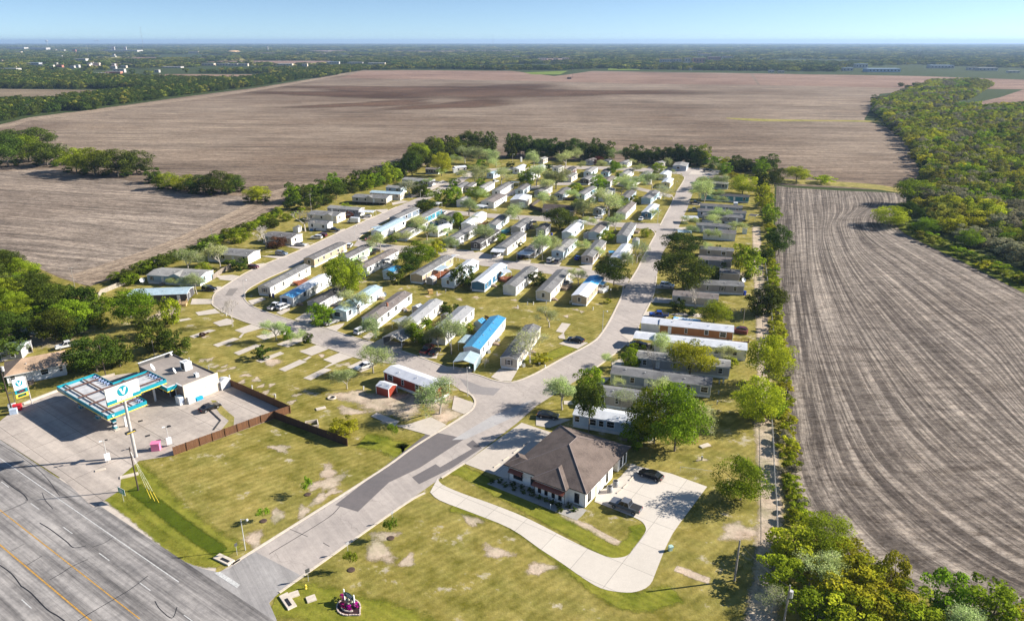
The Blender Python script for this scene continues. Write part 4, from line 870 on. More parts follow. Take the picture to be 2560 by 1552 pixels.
# --- front rows by the loop street
Hs('long pinkish-white home with taupe gable and black shutters', TJ, (220, 520), (790, 225), 4.4, 'grey', 'cream', gs='b')
Hs('white home with patchy blue tarpaulin over its front roof', TJ, (535, 662), (1075, 362), 4.6, wall='white', roofmat=ROOFS['tarp'], gw=3, short2='blue-tarped white home')
Hs('grey home with dark roof hidden behind the bare tree', TJ, (915, 735), (1240, 555), 4.2, 'dark', 'grey', short2='dark-roofed grey home')
Hs('blue-fronted home with pale blue metal roof', TJ, (1275, 855), (1780, 520), 4.6, 'bmetal', 'paleblue', gw=3, gs='w')
Hs('white home with grey-brown roof and red chimney', TJ, (1700, 955), (2190, 603), 4.8, 'brown', 'white')
Hs('long grey-metal-roofed home with red eave boards', TK, (250, 680), (592, 397), 4.2, 'greymetal', 'cream')
Hs('white home under faded silver metal roof', TK, (605, 775), (940, 477), 4.8, 'greymetal', 'white', short2='silver-roofed white home')
Hs('white home with bright blue metal roof', TK, (1003, 937), (1300, 588), 4.4, 'blue', 'white', wh=2.6, gw=0)
Hs('taupe home with mottled grey roof and black shutters', TK, (1425, 1052), (1700, 685), 4.3, 'grey', 'beige', gs='b', wh=2.3)
Hs('tan home with dark brown gable and white window', TJ, (848, 132), (1308, -86), 4.4, 'mid', 'tan')
Hs('mint green home with dark grey roof', TE, (115, 862), (470, 686), 4.4, 'mid', 'green')
Hs('white home with brown roof and covered side porch', TE, (385, 1008), (880, 752), 4.6, 'brown', 'white', short2='brown-roofed white home')
Hs('small pale blue home behind the round tree', TE, (800, 1075), (930, 1005), 4.2, 'blue', 'paleblue', wins=1)
Hs('chocolate-brown home with long grey roof and deck', TE, (1235, 1130), (1712, 848), 4.6, 'grey', 'tan', gw=0, short2='chocolate-brown home')
Hs('pale blue home with white roof behind dark tree', TE, (1722, 1192), (2105, 912), 4.6, 'wmetal', 'paleblue', short2='white-roofed pale blue home')
Hs('navy blue home with white metal roof', TK, (1073, 196), (1332, -14), 4.6, 'wmetal', 'navy', gw=0, gs='w')
Hs('plain light grey home with grey shingle roof', TF, (413, 1183), (722, 924), 4.4, 'grey', 'white', gw=0)
Hs('off-white home with grey roof and tiny gable window', TF, (885, 1262), (1172, 966), 4.7, 'grey', 'cream')
Hs('tan home with white roof and bright blue tarp', TF, (1390, 1322), (1632, 1052), 4.8, wall='tan', roofmat=ROOFS['tarp2'], short2='blue-tarped tan home')
# --- second row
Hs('white home with mural gable and pale blue roof', TE, (618, 466), (1000, 277), 4.8, 'bmetal', 'white', gs='w')
Hs('grey-roofed home with dark blue gable on street bend', TE, (892, 254), (1212, 110), 4.6, 'grey', 'slate')
Hs('teal home with cream window boards', TE, (1240, 278), (1558, 117), 4.6, 'grey', 'teal', gs='w')
Hs('grey home with black shutters behind feathery tree', TE, (993, 498), (1350, 300), 4.4, 'mid', 'grey', gs='b')
Hs('weathered dark-roofed home with pale end wall', TE, (1640, 308), (1812, 182), 4.4, 'dark', 'slate')
Hs('bright white home with white metal roof and broad side', TE, (1500, 435), (1722, 358), 4.6, 'wmetal', 'white')
Hs('white home with very bright white roof and cluttered patio', TE, (2003, 350), (2242, 176), 4.6, 'wmetal', 'white', gw=0)
Hs('lilac-grey home with brown-grey roof and white window', TE, (1750, 588), (2112, 386), 4.6, 'grey', 'white', gs='w')
Hs('charcoal home with white window and dark roof', TE, (2148, 638), (2460, 442), 4.2, 'dark', 'dark', gs='w')
Hs('cream-sided home behind a flat white carport', TF, (300, 642), (572, 443), 4.6, 'grey', 'cream')
Hs('slate-gabled home behind second white carport', TF, (690, 680), (905, 520), 4.4, 'mid', 'mauve', gw=0)
Hs('light blue home with star decorations on its gable', TF, (1085, 700), (1285, 525), 4.6, 'lgrey', 'paleblue')
Hs('taupe home with grey roof and white shutters', TF, (1500, 770), (1690, 555), 4.4, 'grey', 'taupe', gs='w')
Hs('white-roofed home half hidden by round street tree', TF, (1900, 800), (2062, 606), 4.4, 'wmetal', 'beige')
Hs('pale home with ridged white roof and rear awning', TF, (1215, 440), (1392, 280), 4.2, 'wmetal', 'paleblue', gw=0)
Hs('pale blue home with shaded brown roof', TF, (1592, 440), (1740, 300), 4.4, 'brown', 'paleblue', gw=0)
Hs('light blue gabled home with long grey roof', TF, (1990, 485), (2112, 311), 4.5, 'grey', 'paleblue', gw=0)
Hs('blue-grey home with roofed pergola at its side', TF, (500, 368), (672, 248), 4.4, 'grey', 'grey', gw=0)
Hs('grey-roofed home with cluttered garden behind teal bench', TF, (160, 335), (345, 192), 4.3, 'grey', 'paleblue', gw=0)
Hs('small shaded home beside big round dark tree', TF, (850, 392), (925, 318), 4.2, 'dark', 'grey')
Hs('small blue-grey home with white-framed window', TF, (1642, 113), (1700, 84), 4.6, 'lgrey', 'bluegrey', gs='w')
Hs('white home with brown roof and pale green gable', TF, (1975, 163), (2120, 22), 4.6, 'brown', 'white')
Hs('navy-fronted home with curved white roof', TD, (1455, 1165), (1580, 1040), 4.6, 'wmetal', 'navy', short2='navy-fronted home')
Hs('light blue home with sagging grey roof and porch', TD, (1450, 945), (1590, 830), 4.8, 'grey', 'blue', gw=0)
# --- metal workshop and community hall
ws = Hs('tan steel workshop with two white roll-up doors', TC, (1822, 975), (1905, 893), 8.6, 'wmetal', 'beige', base=.1, wh=3.4, rise=.7, skirt='beige', gw=0, door=False, wins=0, cat='workshop', name='steel_workshop', group=None, over=.05, short2='steel workshop')
for y in (-2, 2): MB().box((0, 0, 0), (.08, 3.3, 2.9)).build('roll_up_door', TRIM, ws, loc=(-ws.children[0].dimensions.x / 2 - .03, y, 1.55))
for y in (-4.25, 0, 4.25): MB().box((0, 0, 0), (.1, .18, 3.3)).build('corner_trim', plain('dark_grey_trim', (.12, .12, .13)), ws, loc=(-ws.children[0].dimensions.x / 2 - .04, y, 1.75))
Hs('low brown-roofed community hall beside fenced deck', TF, (905, 55), (1335, 80), 9.5, 'darkgrey', 'tan', base=.15, wh=2.6, rise=1.5, cat='community hall', name='community_hall', group=None, skirt='tan', gw=0, hip=0, roofmat=shingle('chocolate_shingle', (.12, .095, .082)), short2='brown-roofed community hall')
# --- upper rows
U_ = [('white home with grey roof and white patio cover', TC, (1480, 830), (1690, 702), 4.6, 'grey', 'white'),
 ('white home with light roof beside blue tarpaulin', TC, (1245, 790), (1400, 700), 4.4, 'lgrey', 'white'),
 ('blue-gabled home with dark mottled roof', TC, (1835, 815), (1960, 728), 4.4, 'mid', 'paleblue'),
 ('grey home with white skirting behind the workshop', TC, (2130, 840), (2290, 755), 4.5, 'mid', 'grey'),
 ('slate home with orange clutter beside it', TD, (100, 885), (228, 785), 4.5, 'mid', 'slate'),
 ('large white home with brown roof left of workshop', TC, (1345, 1000), (1548, 888), 7.0, 'brown', 'white'),
 ('grey-white home under drooping trees', TC, (940, 985), (1020, 930), 4.8, 'lgrey', 'white'),
 ('small white home in the second cluster of trees', TC, (890, 785), (1020, 705), 4.3, 'grey', 'cream'),
 ('white metal-roofed home on dry yellow yard', TC, (1785, 497), (1900, 435), 4.4, 'wmetal', 'white'),
 ('bright white home near the top tree line', TC, (2055, 500), (2190, 440), 4.4, 'wmetal', 'white'),
 ('white home with patio in front of bright white home', TC, (1965, 590), (2110, 540), 4.6, 'wmetal', 'white'),
 ('pale blue home among silvery trees', TC, (1385, 565), (1490, 530), 4.6, 'bmetal', 'paleblue'),
 ('grey-roofed home at upper left of the round bush', TD, (50, 478), (130, 448), 4.6, 'mid', 'white'),
 ('small tan home under the top tree line', TC, (2160, 345), (2232, 320), 4.4, 'lgrey', 'beige'),
 ('white-roofed home behind the lime green tree', TC, (830, 470), (1000, 455), 4.6, 'wmetal', 'beige'),
 ('grey home with tall white window by rust tree', TD, (570, 365), (640, 338), 4.8, 'brown', 'grey'),
 ('dark-roofed home tucked under top trees', TD, (830, 372), (885, 350), 4.6, 'dark', 'slate'),
 ('white home with silver roof below the hedgerow', TD, (1100, 402), (1180, 366), 4.8, 'lgrey', 'white'),
 ('grey-roofed home beside grey bare tree at top', TD, (1640, 402), (1700, 384), 5.5, 'lgrey', 'beige'),
 ('white home with arched roof facing the dry yard', TD, (1710, 585), (1782, 530), 5.0, 'wmetal', 'white'),
 ('white-roofed home with yellow side wall', TD, (1752, 705), (1812, 640), 4.8, 'wmetal', 'yellow'),
 ('slate-blue home with grey roof at row end', TD, (1405, 600), (1485, 535), 4.6, 'grey', 'slate'),
 ('off-white home with pale grey roof in top row', TD, (1100, 578), (1205, 505), 4.8, 'lgrey', 'white'),
 ('light blue home beside the bright cone tree', TD, (810, 548), (860, 500), 4.6, 'dark', 'blue'),
 ('blue-white home with light roof in top row', TD, (545, 545), (650, 468), 4.6, 'lgrey', 'paleblue'),
 ('maroon-gabled home in the top row', TD, (238, 530), (330, 470), 4.6, 'dark', 'maroon'),
 ('cream home with brown-grey roof in second row', TD, (240, 615), (335, 562), 4.8, 'grey', 'cream'),
 ('black home with white window and skirting', TD, (500, 655), (640, 580), 5.0, 'grey', 'dark'),
 ('white home with tan roof in second row', TD, (835, 690), (930, 612), 4.8, 'brown', 'white'),
 ('wide grey-roofed home behind patio posts', TD, (1170, 690), (1290, 622), 6.0, 'grey', 'white'),
 ('pale blue home with blue tarpaulin porch', TD, (440, 885), (630, 770), 4.6, 'grey', 'paleblue'),
 ('pale grey home under broad leafy tree', TD, (790, 905), (905, 790), 5.0, 'lgrey', 'white'),
 ('light blue home with mottled grey roof', TD, (1115, 935), (1230, 830), 4.8, 'mid', 'blue'),
 ('dim grey home in the shade of the top left trees', TC, (1030, 770), (1120, 710), 4.3, 'mid', 'beige')]
for u in U_: Hs(*u)
Hs('slate-blue double-wide home closing the top street', TD, (1965, 452), (2005, 398), 8.5, 'lgrey', 'bluegrey', gw=3, wins=3, short2='slate-blue double-wide home')
# --- homes right of the long street, left end to right end
Hs('brown-grey home behind blue canvas carport', TG, (1235, 262), (1545, 262), 4.6, 'brown', 'mauve', rise=.5)
Hs('slate home with white window behind silver roof', TG, (1222, 345), (1562, 366), 4.6, 'lgrey', 'slate')
Hs('long dark teal home with nearly black roof', TG, (1130, 525), (1902, 572), 4.8, 'dark', 'teal', gs='w')
Hs('grey-green home with row of white windows', TG, (1115, 700), (1790, 742), 4.6, 'mid', 'slate')
Hs('slate home with pale tent roof at its right', TG, (1072, 785), (1850, 832), 4.6, 'mid', 'bluegrey')
Hs('taupe home with four tall white windows', TG, (1152, 858), (1798, 900), 4.8, 'grey', 'mauve')
Hs('grey home with white porch sail', TG, (1056, 1008), (1700, 1056), 4.6, 'grey', 'grey')
Hs('bright white home with smooth grey roof', TG, (1162, 1120), (1682, 1152), 6.0, 'mid', 'white')
Hs('taupe home behind the bare fruit tree', THH, (1172, 90), (1690, 128), 4.6, 'grey', 'taupe')
Hs('slate-grey home with brown roof and cone shrub', THH, (1150, 245), (1652, 277), 4.8, 'brown', 'mauve')
Hs('short taupe home with dark flat roof', THH, (1480, 448), (1775, 466), 4.8, 'mid', 'taupe', wins=0, door=False)
Hs('long taupe home with triple shuttered window', THH, (960, 610), (1835, 650), 4.8, 'grey', 'mauve', gs='b')
Hs('beige-roofed low home behind the leafless tree', THH, (765, 785), (1452, 845), 5.2, 'brown', 'beige')
Hs('orange-brown home with white ribbed roof', TL, (885, 303), (1815, 395), 5.0, 'wribX', 'orange', wins=4)
Hs('white home with plain white roof and lean-to', TL, (815, 500), (1985, 622), 5.0, 'wmetal', 'white', wins=5)
Hs('grey home with pale skirting behind yellow-green tree', TL, (590, 715), (1770, 843), 4.7, 'lgrey', 'grey', wins=6)
Hs('blue-grey home with white skirting and arched window', TL, (268, 910), (1537, 1070), 4.8, 'grey', 'bluegrey', wins=7)
Hs('taupe home behind the large bright green tree', TS, (735, 413), (1830, 560), 4.8, 'grey', 'taupe', wins=6)
Hs('pale home with white roof beside the office', TS, (480, 648), (1420, 805), 4.8, 'wmetal', 'paleblue', wins=7, gw=0)
# --- double-wide homes along the left street
Hs('grey double-wide home with long patio cover', TB, (1810, 532), (2160, 558), 7.0, 'lgrey', 'grey', group='double-wide homes on the left street')
Hs('small light blue home with porch among grey trees', TB, (1600, 632), (1790, 648), 6.0, 'lgrey', 'paleblue')
Hs('cream home with pale blue metal roof', TB, (1390, 700), (1775, 722), 6.0, 'bmetal', 'cream', endwin=1)
Hs('raised beige double-wide with black-shuttered windows', TB, (1170, 750), (1605, 770), 8.0, 'grey', 'beige', base=1.1, skirt=False, gs='b', wins=4, gable=.0)
Hs('grey home with twin shuttered windows by carport', TB, (850, 890), (1250, 922), 5.5, 'lgrey', 'mauve', gs='b')
Hs('cream double-wide with shuttered windows and gable porch', TB, (612, 962), (985, 990), 8.0, 'grey', 'cream', gs='b', base=.9, endwin=1, gable=.45)
Hs('low white home with small grey addition', TB, (600, 1085), (845, 1100), 5.0, 'grey', 'white')
Hs('cream home with orange door and grey roof', TA, (1905, 722), (2265, 755), 8.0, 'mid', 'cream', endwin=1)
Hs('pinkish-cream double-wide with flat grey roof', TA, (1200, 938), (1715, 972), 8.5, 'grey', 'cream')
Hs('blue double-wide with gabled entrance and white end', TI, (480, 192), (1200, 228), 8.5, 'lgrey', 'blue', gs='b', wins=5, endwin=1, gable=.08)
Hs('dark grey home with pale blue metal roof', TI, (160, 485), (975, 455), 7.0, 'bmetal', 'dark', base=.6, skirt=False, gs=None, wins=4, endwin=1)
Hs('black home with white window beside lime tree', TC, (405, 488), (600, 492), 5.0, 'brown', 'dark', gs='w')
# --- house and sheds in the trees bottom left
hz = Hs('white timber house with orange-tan hipped roof', TM, (60, 640), (800, 500), 9.5, 'tan', 'white', base=.4, wh=2.6, rise=1.7, cat='house', name='timber_house', group=None, hip=4.0, wins=4, over=.5, short2='tan-roofed house')
Hs('weathered white outbuilding with grey roof under trees', TM, (345, 90), (540, 130), 4.5, 'dark', 'white', base=.1, door=False, wins=1, cat='outbuilding', name='outbuilding', group=None)
Hs('green-roofed lean-to at the left edge', TM, (60, 420), (320, 400), 6.5, 'grey', 'grey', base=.1, door=False, wins=1, cat='outbuilding', name='outbuilding', group=None, roofmat=plain('mossy_green_roof', (.20, .27, .19), .9, var=.4))
# --- red home
Hs('red home with white ribbed steel roof', TO, (1412, 543), (2015, 762), 4.8, 'wribX', 'red', wins=4, door=False, gw=0)
# --- pale far barn top left
Hs('pale metal barn among the hedgerow trees', T1, (20, 785), (320, 768), 18, 'greymetal', 'cream', base=.1, wh=6, rise=2, cat='barn', name='barn', group=None, wins=0, door=False, skirt='cream')
# --- sheds
shed('red garden shed with white roof', TO, (1280, 728), (1425, 772), 2.9, 'red', 'wmetal')
shed('taupe shed with white roof beside the brown home', TE, (1438, 1190), (1495, 1162), 2.6, 'taupe', 'wmetal')
shed('white barn-style shed with blue roof', TK, (1072, 645), (1125, 612), 2.8, 'white', 'blue', 2.3, .9)
shed('dark brown shed behind the silver-roofed home', TK, (688, 572), (712, 555), 2.3, 'brown', 'mid')
shed('small tan shed with white roof behind long home', TK, (360, 480), (412, 452), 2.6, 'taupe', 'wmetal')
shed('small white shed by the grey field hedge', TB, (400, 1165), (445, 1145), 2.6, 'white', 'lgrey')
shed('pale shed with peach roof behind the workshop', TC, (2262, 915), (2290, 880), 2.4, 'paleblue', 'tan')
shed('dark blue shed beside the pale blue home', TD, (612, 945), (645, 925), 2.6, 'slate', 'mid')
shed('arched white shed between the upper homes', TD, (1490, 670), (1505, 650), 2.6, 'white', 'wmetal', 2, 1)
shed('grey shed with taupe roof beside mint home', TE, (335, 915), (430, 868), 2.8, 'taupe', 'lgrey')
shed('pale blue shed by the long street corner', TF, (2175, 560), (2190, 525), 2.6, 'paleblue', 'lgrey')
shed('light grey shed beside brown-roofed pale home', TF, (1488, 462), (1505, 445), 2.4, 'grey', 'grey')
shed('white utility shed at right end of grey home', TG, (1795, 1095), (1870, 1100), 2.4, 'paleblue', 'lgrey')
shed('small white box shed behind the dark teal home', TG, (1650, 680), (1712, 682), 2.2, 'white', 'wmetal')
shed('teal shed with grey roof beside feathery trees', TE, (1470, 335), (1560, 318), 3.0, 'teal', 'lgrey')
shed('white pump shed behind the filling station', TN, (1190, 510), (1250, 530), 2.6, 'white', 'wmetal')
# --- carports, awnings, porches
carport('pale blue ridged carport in front of blue-roofed home', TK, (905, 1098), (985, 990), 5.6, 2.3, .8, 'bmetal', side=(-1,))
carport('white arched carport behind the chocolate-brown home', TE, (1790, 840), (1850, 850), 5.0, 2.4, .7)
carport('flat white carport sheltering a white car', TF, (170, 690), (350, 700), 6.2, 2.5, .15, 'wmetal')
carport('flat white carport sheltering a dark car', TF, (560, 720), (740, 745), 6.2, 2.5, .15, 'wmetal')
carport('grey gable carport house with open dark front', TK, (85, 815), (240, 730), 6.5, 2.4, 1.2, 'lgrey', side=(1,))
carport('bright blue awning beside the blue-tarped tan home', TF, (1650, 1150), (1750, 1165), 3.5, 2.6, .1, 'blue')
carport('white porch cover beside the navy blue home', TF, (290, 1000), (420, 985), 4.0, 2.9, .1, 'wmetal')
carport('white porch cover beside the chocolate-brown home', TE, (1530, 1080), (1670, 1010), 4.0, 2.8, .1, 'bmetal')
carport('light grey porch cover on brown-roofed home', TE, (690, 920), (830, 905), 3.2, 2.9, .1, 'lgrey')
carport('dark-roofed pergola beside the blue-grey home', TF, (690, 300), (790, 300), 3.6, 2.6, .2, 'dark')
carport('white carport sheltering a car by left street', TB, (1230, 960), (1420, 965), 5.0, 2.6, .2, 'wmetal')
carport('blue canvas carport on the long street', TG, (1095, 280), (1240, 280), 5.5, 2.5, .7, 'blue', side=(-1, 1))
carport('white flat carport on the long street', TG, (840, 920), (1070, 925), 5.5, 2.5, .15, 'wmetal')
carport('pale carport strip behind the first long-street tree', TG, (740, 1150), (970, 1160), 5.0, 2.5, .15, 'bmetal')
carport('white steel carport at left end of orange-brown home', TL, (642, 280), (878, 303), 5.6, 2.9, .6, 'wribX', side=(-1,))
carport('long white carport at left end of plain white home', TL, (548, 468), (810, 498), 5.6, 2.7, .6, 'wmetal')
carport('dark empty shelter behind the taupe window home', TG, (1910, 880), (2030, 895), 4.5, 2.5, .2, 'dark')
carport('small blue awning by the white-roofed home', TF, (1800, 722), (1905, 722), 3.0, 2.4, .1, 'blue')
carport('white patio cover behind the white grey-roofed home', TC, (1700, 705), (1840, 712), 4.0, 2.6, .1, 'wmetal')
carport('white awning in front of the large brown-roofed home', TC, (1190, 1060), (1320, 1080), 4.2, 2.5, .2, 'wmetal')
carport('white patio cover on the grey double-wide', TB, (1920, 575), (2070, 585), 4.0, 2.7, .1, 'wmetal')
carport('dark carport at the end of left street', TB, (2150, 585), (2255, 592), 5.0, 2.5, .1, 'dark')
carport('white leafy-shaded carport at the upper bend', TC, (480, 1025), (620, 1035), 5.0, 2.4, .2, 'wmetal')
carport('dark lean-to beside the blue-fronted home', TJ, (1200, 820), (1330, 740), 2.8, 2.4, .05, 'dark')
carport('grey lean-to beside the long grey-metal-roofed home', TK, (120, 660), (280, 605), 3.0, 2.4, .05, 'greymetal')
carport('pale lean-to beside the blue-roofed home', TK, (900, 900), (990, 810), 3.0, 2.4, .05, 'bmetal')
carport('pale blue awning behind mural-gabled home', TE, (560, 430), (700, 400), 3.2, 2.5, .1, 'bmetal')
carport('white canopy left of the grey home with porch sail', TG, (1400, 1120), (1460, 1125), 3.0, 2.2, .5, 'wmetal')
carport('white awning beside the pale home with ridged roof', TF, (1400, 330), (1450, 290), 3.6, 2.5, .1, 'wmetal')
carport('blue tarpaulin porch beside pale blue home', TD, (590, 850), (680, 840), 4.0, 2.5, .2, 'blue')
# decks with rails
def deck(label, t, p, w_, d_, rz, mat=RDECK, h_=.9):
    c = ground(*t(*p)); root = thing('deck', label, 'deck', c, rz, 'garden decks'); MB().box((0, 0, h_ - .08), (w_, d_, .16)).box((0, 0, h_ / 2 - .09), (w_ - .3, d_ - .3, h_ - .18)).build('platform', mat, root)
    mb = MB()
    for sx in (-1, 1): mb.box((sx * (w_ / 2 - .05), 0, h_ + .85), (.07, d_, .08)); [mb.box((sx * (w_ / 2 - .05), -d_ / 2 + .06 + k * (d_ - .12) / 6, h_ + .41), (.06, .06, .82)) for k in range(7)]
    mb.box((0, -d_ / 2 + .05, h_ + .86), (w_ - .2, .07, .08)); [mb.box((-w_ / 2 + .3 + k * (w_ - .6) / 6, -d_ / 2 + .05, h_ + .41), (.06, .06, .82)) for k in range(7)]
    mb.build('railing', mat, root); return root
deck('red-brown deck at the navy blue home', TF, (350, 1125), 3.4, 4.2, .9); deck('red-brown deck at the chocolate-brown home', TE, (1600, 1175), 6.5, 3.6, 1.0)
deck('brick-red deck behind the pinkish-white home', TJ, (740, 500), 4.5, 3, .9); deck('white deck with steps at brown-roofed white home', TE, (750, 1030), 4.5, 3.0, 1.0, TRIM)
deck('white deck at the blue-tarped tan home', TF, (1690, 1275), 3.2, 4.0, .9, TRIM); deck('wooden deck beside the white-roofed pergola home', TF, (735, 390), 3.5, 3.5, 1.0, STEPM)
deck('orange deck beside the bright white home', TE, (2260, 395), 5, 2.5, 1.0); deck('teal garden bench deck behind carport home', TF, (355, 455), 3, 3, .9, plain('teal_paint', (.1, .35, .4)))
deck('tan entrance deck of the dark grey home', TI, (890, 690), 2.2, 3, .25, plain('new_timber', (.55, .38, .2)))
deck('white-railed deck by the sagging-roof blue home', TD, (1620, 960), 3.6, 4, 1.2, TRIM); deck('dark deck at the long street corner shrub', TF, (2180, 460), 3, 3, 1.2, STEPM); deck('grey deck with railing at off-white home', TF, (1200, 1240), 4.5, 2.6, 1.0, STEPM)
deck('brown picket pen at right end of orange-brown home', TL, (1870, 590), 6, .6, -.1, plain('brown_stain', (.14, .05, .03)), .2)
# ================================================================== vehicles
car('dark grey pickup truck on the office car park', TQ, (1800, 885), (1560, 800), 'pickup', 'grey')
car('black sedan parked behind the office', TQ, (2000, 590), (1815, 525), 'sedan', 'black')
car('black sedan nosed to the filling station planter', TN, (875, 1065), (1165, 955), 'sedan', 'black')
car('black coupe alone on the grass-edged pad', TK, (2275, 900), (2100, 870), 'sedan', 'black')
car('black sedan in front of the pale white-roofed home', TS, (35, 765), (250, 790), 'sedan', 'black')
car('bright blue pickup truck with white canopy', TL, (965, 275), (745, 262), 'pickup', 'blue')
car('white sport utility car under the big dark tree', THH, (560, 715), (765, 740), 'suv', 'white')
car('black car beside the blue double-wide', TI, (1160, 480), (1350, 490), 'suv', 'black')
car('dark red car below the pinkish-cream double-wide', TI, (1795, 172), (1940, 178), 'hatch', 'darkred')
car('grey-blue sport utility car on left street drive', TA, (1995, 1010), (2155, 1025), 'suv', 'greyblue')
car('silver sedan in front of the orange door', TA, (2245, 895), (2385, 903), 'sedan', 'silver')
car('white open-top jeep beside a dark red car', TB, (735, 1325), (615, 1320), 'suv', 'white')
car('dark red car beside the white jeep', TB, (795, 1300), (690, 1290), 'suv', 'darkred')
car('black pickup truck by the low white home', TB, (825, 1225), (960, 1232), 'pickup', 'black')
car('white cargo van by the left street', TB, (1225, 1120), (1075, 1110), 'van', 'white')
car('white sedan under the left street carport', TB, (1370, 1045), (1260, 1045), 'sedan', 'white')
car('bright red car by the mural-gabled home', TB, (1405, 1335), (1310, 1345), 'hatch', 'red')
car('white pickup truck in front of blue-tarped home', TJ, (300, 885), (475, 800), 'pickup', 'white')
car('white sport utility car right of a white pickup', TJ, (435, 875), (575, 820), 'suv', 'white')
car('silver sedan beside the blue-fronted home', TJ, (1090, 1088), (1240, 1035), 'sedan', 'silver')
car('white sport utility car in front of red-chimney home', TJ, (1510, 1225), (1665, 1150), 'suv', 'white')
car('white sedan left of the red home', TO, (1180, 545), (1005, 600), 'sedan', 'white')
car('dark red pickup truck beside a black sedan', TK, (450, 1035), (545, 960), 'pickup', 'darkred')
car('black sedan right of the dark red pickup', TK, (545, 1055), (620, 985), 'sedan', 'black')
car('white pickup truck behind the tan-roofed house', TM, (995, 430), (745, 485), 'pickup', 'white')
car('white car under the first flat carport', TF, (205, 815), (290, 765), 'sedan', 'white')
car('black car under the second flat carport', TF, (545, 845), (605, 790), 'suv', 'black')
car('white sport utility car by the light blue home', TF, (950, 892), (1020, 840), 'suv', 'silver')
car('dark grey sport utility car by the light blue home', TF, (1060, 905), (1125, 850), 'suv', 'grey')
car('white car by the small blue-grey home', TF, (1690, 262), (1620, 268), 'hatch', 'white')
car('white hatchback in front of navy-fronted home', TD, (1395, 1275), (1345, 1325), 'hatch', 'white')
car('white pickup truck beside off-white home deck', TF, (1130, 1215), (1260, 1175), 'pickup', 'white')
car('dark pickup truck right of the mint green home', TE, (560, 850), (650, 790), 'pickup', 'black')
car('white sport utility car beside the teal home', TE, (1630, 240), (1685, 205), 'suv', 'white')
car('silver car behind the dark-blue-gabled home', TE, (1275, 215), (1335, 180), 'sedan', 'silver')
car('white car at the end of the tan home', TE, (190, 755), (235, 705), 'suv', 'white')
car('white pickup truck below the covered side porch', TE, (690, 1035), (850, 1010), 'pickup', 'white')
car('black car at the top of the long street', TG, (1150, 190), (1290, 195), 'pickup', 'black')
car('black pickup truck by the grey-green home', TG, (945, 715), (1095, 725), 'pickup', 'black')
car('dark boat-like car under the blue canvas carport', TG, (1070, 375), (1210, 385), 'hatch', 'grey')
car('grey flatbed beside the slate tent home', TG, (950, 835), (1060, 838), 'pickup', 'greyblue')
car('grey car on the top left dirt drive', TC, (930, 572), (1025, 568), 'suv', 'grey')
car('dark blue car beside taupe shuttered home', TF, (1345, 850), (1400, 810), 'sedan', 'blue')
car('black car under the long white carport', TL, (500, 640), (700, 650), 'sedan', 'black')
car('black car behind the sparse tree by the street', TS, (345, 480), (440, 480), 'sedan', 'black')
car('grey-white boat on a trailer by yellow tree', TC, (870, 605), (960, 600), 'hatch', 'white')
car('white car by the patio of the white home', TC, (1450, 720), (1500, 710), 'hatch', 'white')
car('brown trailer behind the orange-brown home', TL, (1965, 470), (1830, 450), 'hatch', 'darkred')
# ================================================================== filling station (own axes: x along canopy away from corner, y towards the shop)
GA = math.radians(143.6); GO = Vector((-84.19, 132.49, 0)); gx = Vector((math.cos(GA), math.sin(GA), 0)); gy = Vector((gx.y, -gx.x, 0))
def gl_(x, y, z=0): p = GO + gx * x + gy * y; return Vector((p.x, p.y, z))
# local builders use a mirrored y, so place with rotation GA and y -> -y
def gthing(name, label, cat, group=None): return thing(name, label, cat, (GO.x, GO.y, 0), GA, group)
def B_(mb, x0, x1, y0, y1, z0, z1, mi=0): return mb.box(((x0 + x1) / 2, -(y0 + y1) / 2, (z0 + z1) / 2), (x1 - x0, y1 - y0, z1 - z0), mi=mi)
TEAL = plain('teal_fascia', (.01, .26, .33), .4, var=.06); GYEL = plain('yellow_band', (.85, .62, .06), .5, var=.05); PWH = plain('station_white', (.82, .82, .80), .5, var=.08)
RUST = plain('rusty_steel_beam', (.16, .085, .06), .8, var=.35); ROOFW = plain('canopy_deck_white', (.56, .56, .56), .6, var=.3, sc_=.5)
sheet('filling_station_lot', [gl_(*p) for p in [(1.5, 29), (-21.4, 29), (-17.1, 4.0), (-13.5, -1.2), (-16, -6), (-20.5, -8.5), (-22, -14)]] + gp(SS, [(160, 1200), (0, 1098), (-260, 920), (-200, 1080), (0, 1053), (49, 1014), (150, 977)]) + [gl_(*p) for p in [(31, 14), (22, 27), (1.5, 27)]], .072, M_LOT)
sheet('lot_grass_strip', [gl_(*p) for p in [(-1.5, 22), (-2.6, 22.6), (-10, 21), (-13, 20.5), (-16.5, 18), (-18.5, 14), (-17.5, 13), (-13.5, 18.8), (-9, 19.5)]], .08, M_ROUGH)
ribbon('planter_kerb', [gl_(-2.5, 19.8), gl_(-6, 19), gl_(-12, 17.8), gl_(-14.5, 14.5)], .25, 0, .22, plain('black_kerb', (.06, .055, .05)))
ribbon('lot_wall_kerb', smoothline([gl_(31, -6), gl_(31.8, 1), gl_(32, 8), gl_(30, 15.5)], 4), .5, 0, .5, M_KERB)
cn = gthing('filling_station_canopy', 'teal and white forecourt canopy with exposed rusty beams on top', 'canopy')
T_ = [(0, 0), (23, 0), (23, 8.4), (14.7, 8.4), (14.7, 16.6), (6.6, 16.6), (6.6, 8.4), (0, 8.4)]
MB().prism([(x, -y) for x, y in [(.08, .08), (22.92, .08), (22.92, 8.32), (14.62, 8.32), (14.62, 16.52), (6.68, 16.52), (6.68, 8.32), (.08, 8.32)]], 4.35, 4.6).build('deck', ROOFW, cn)
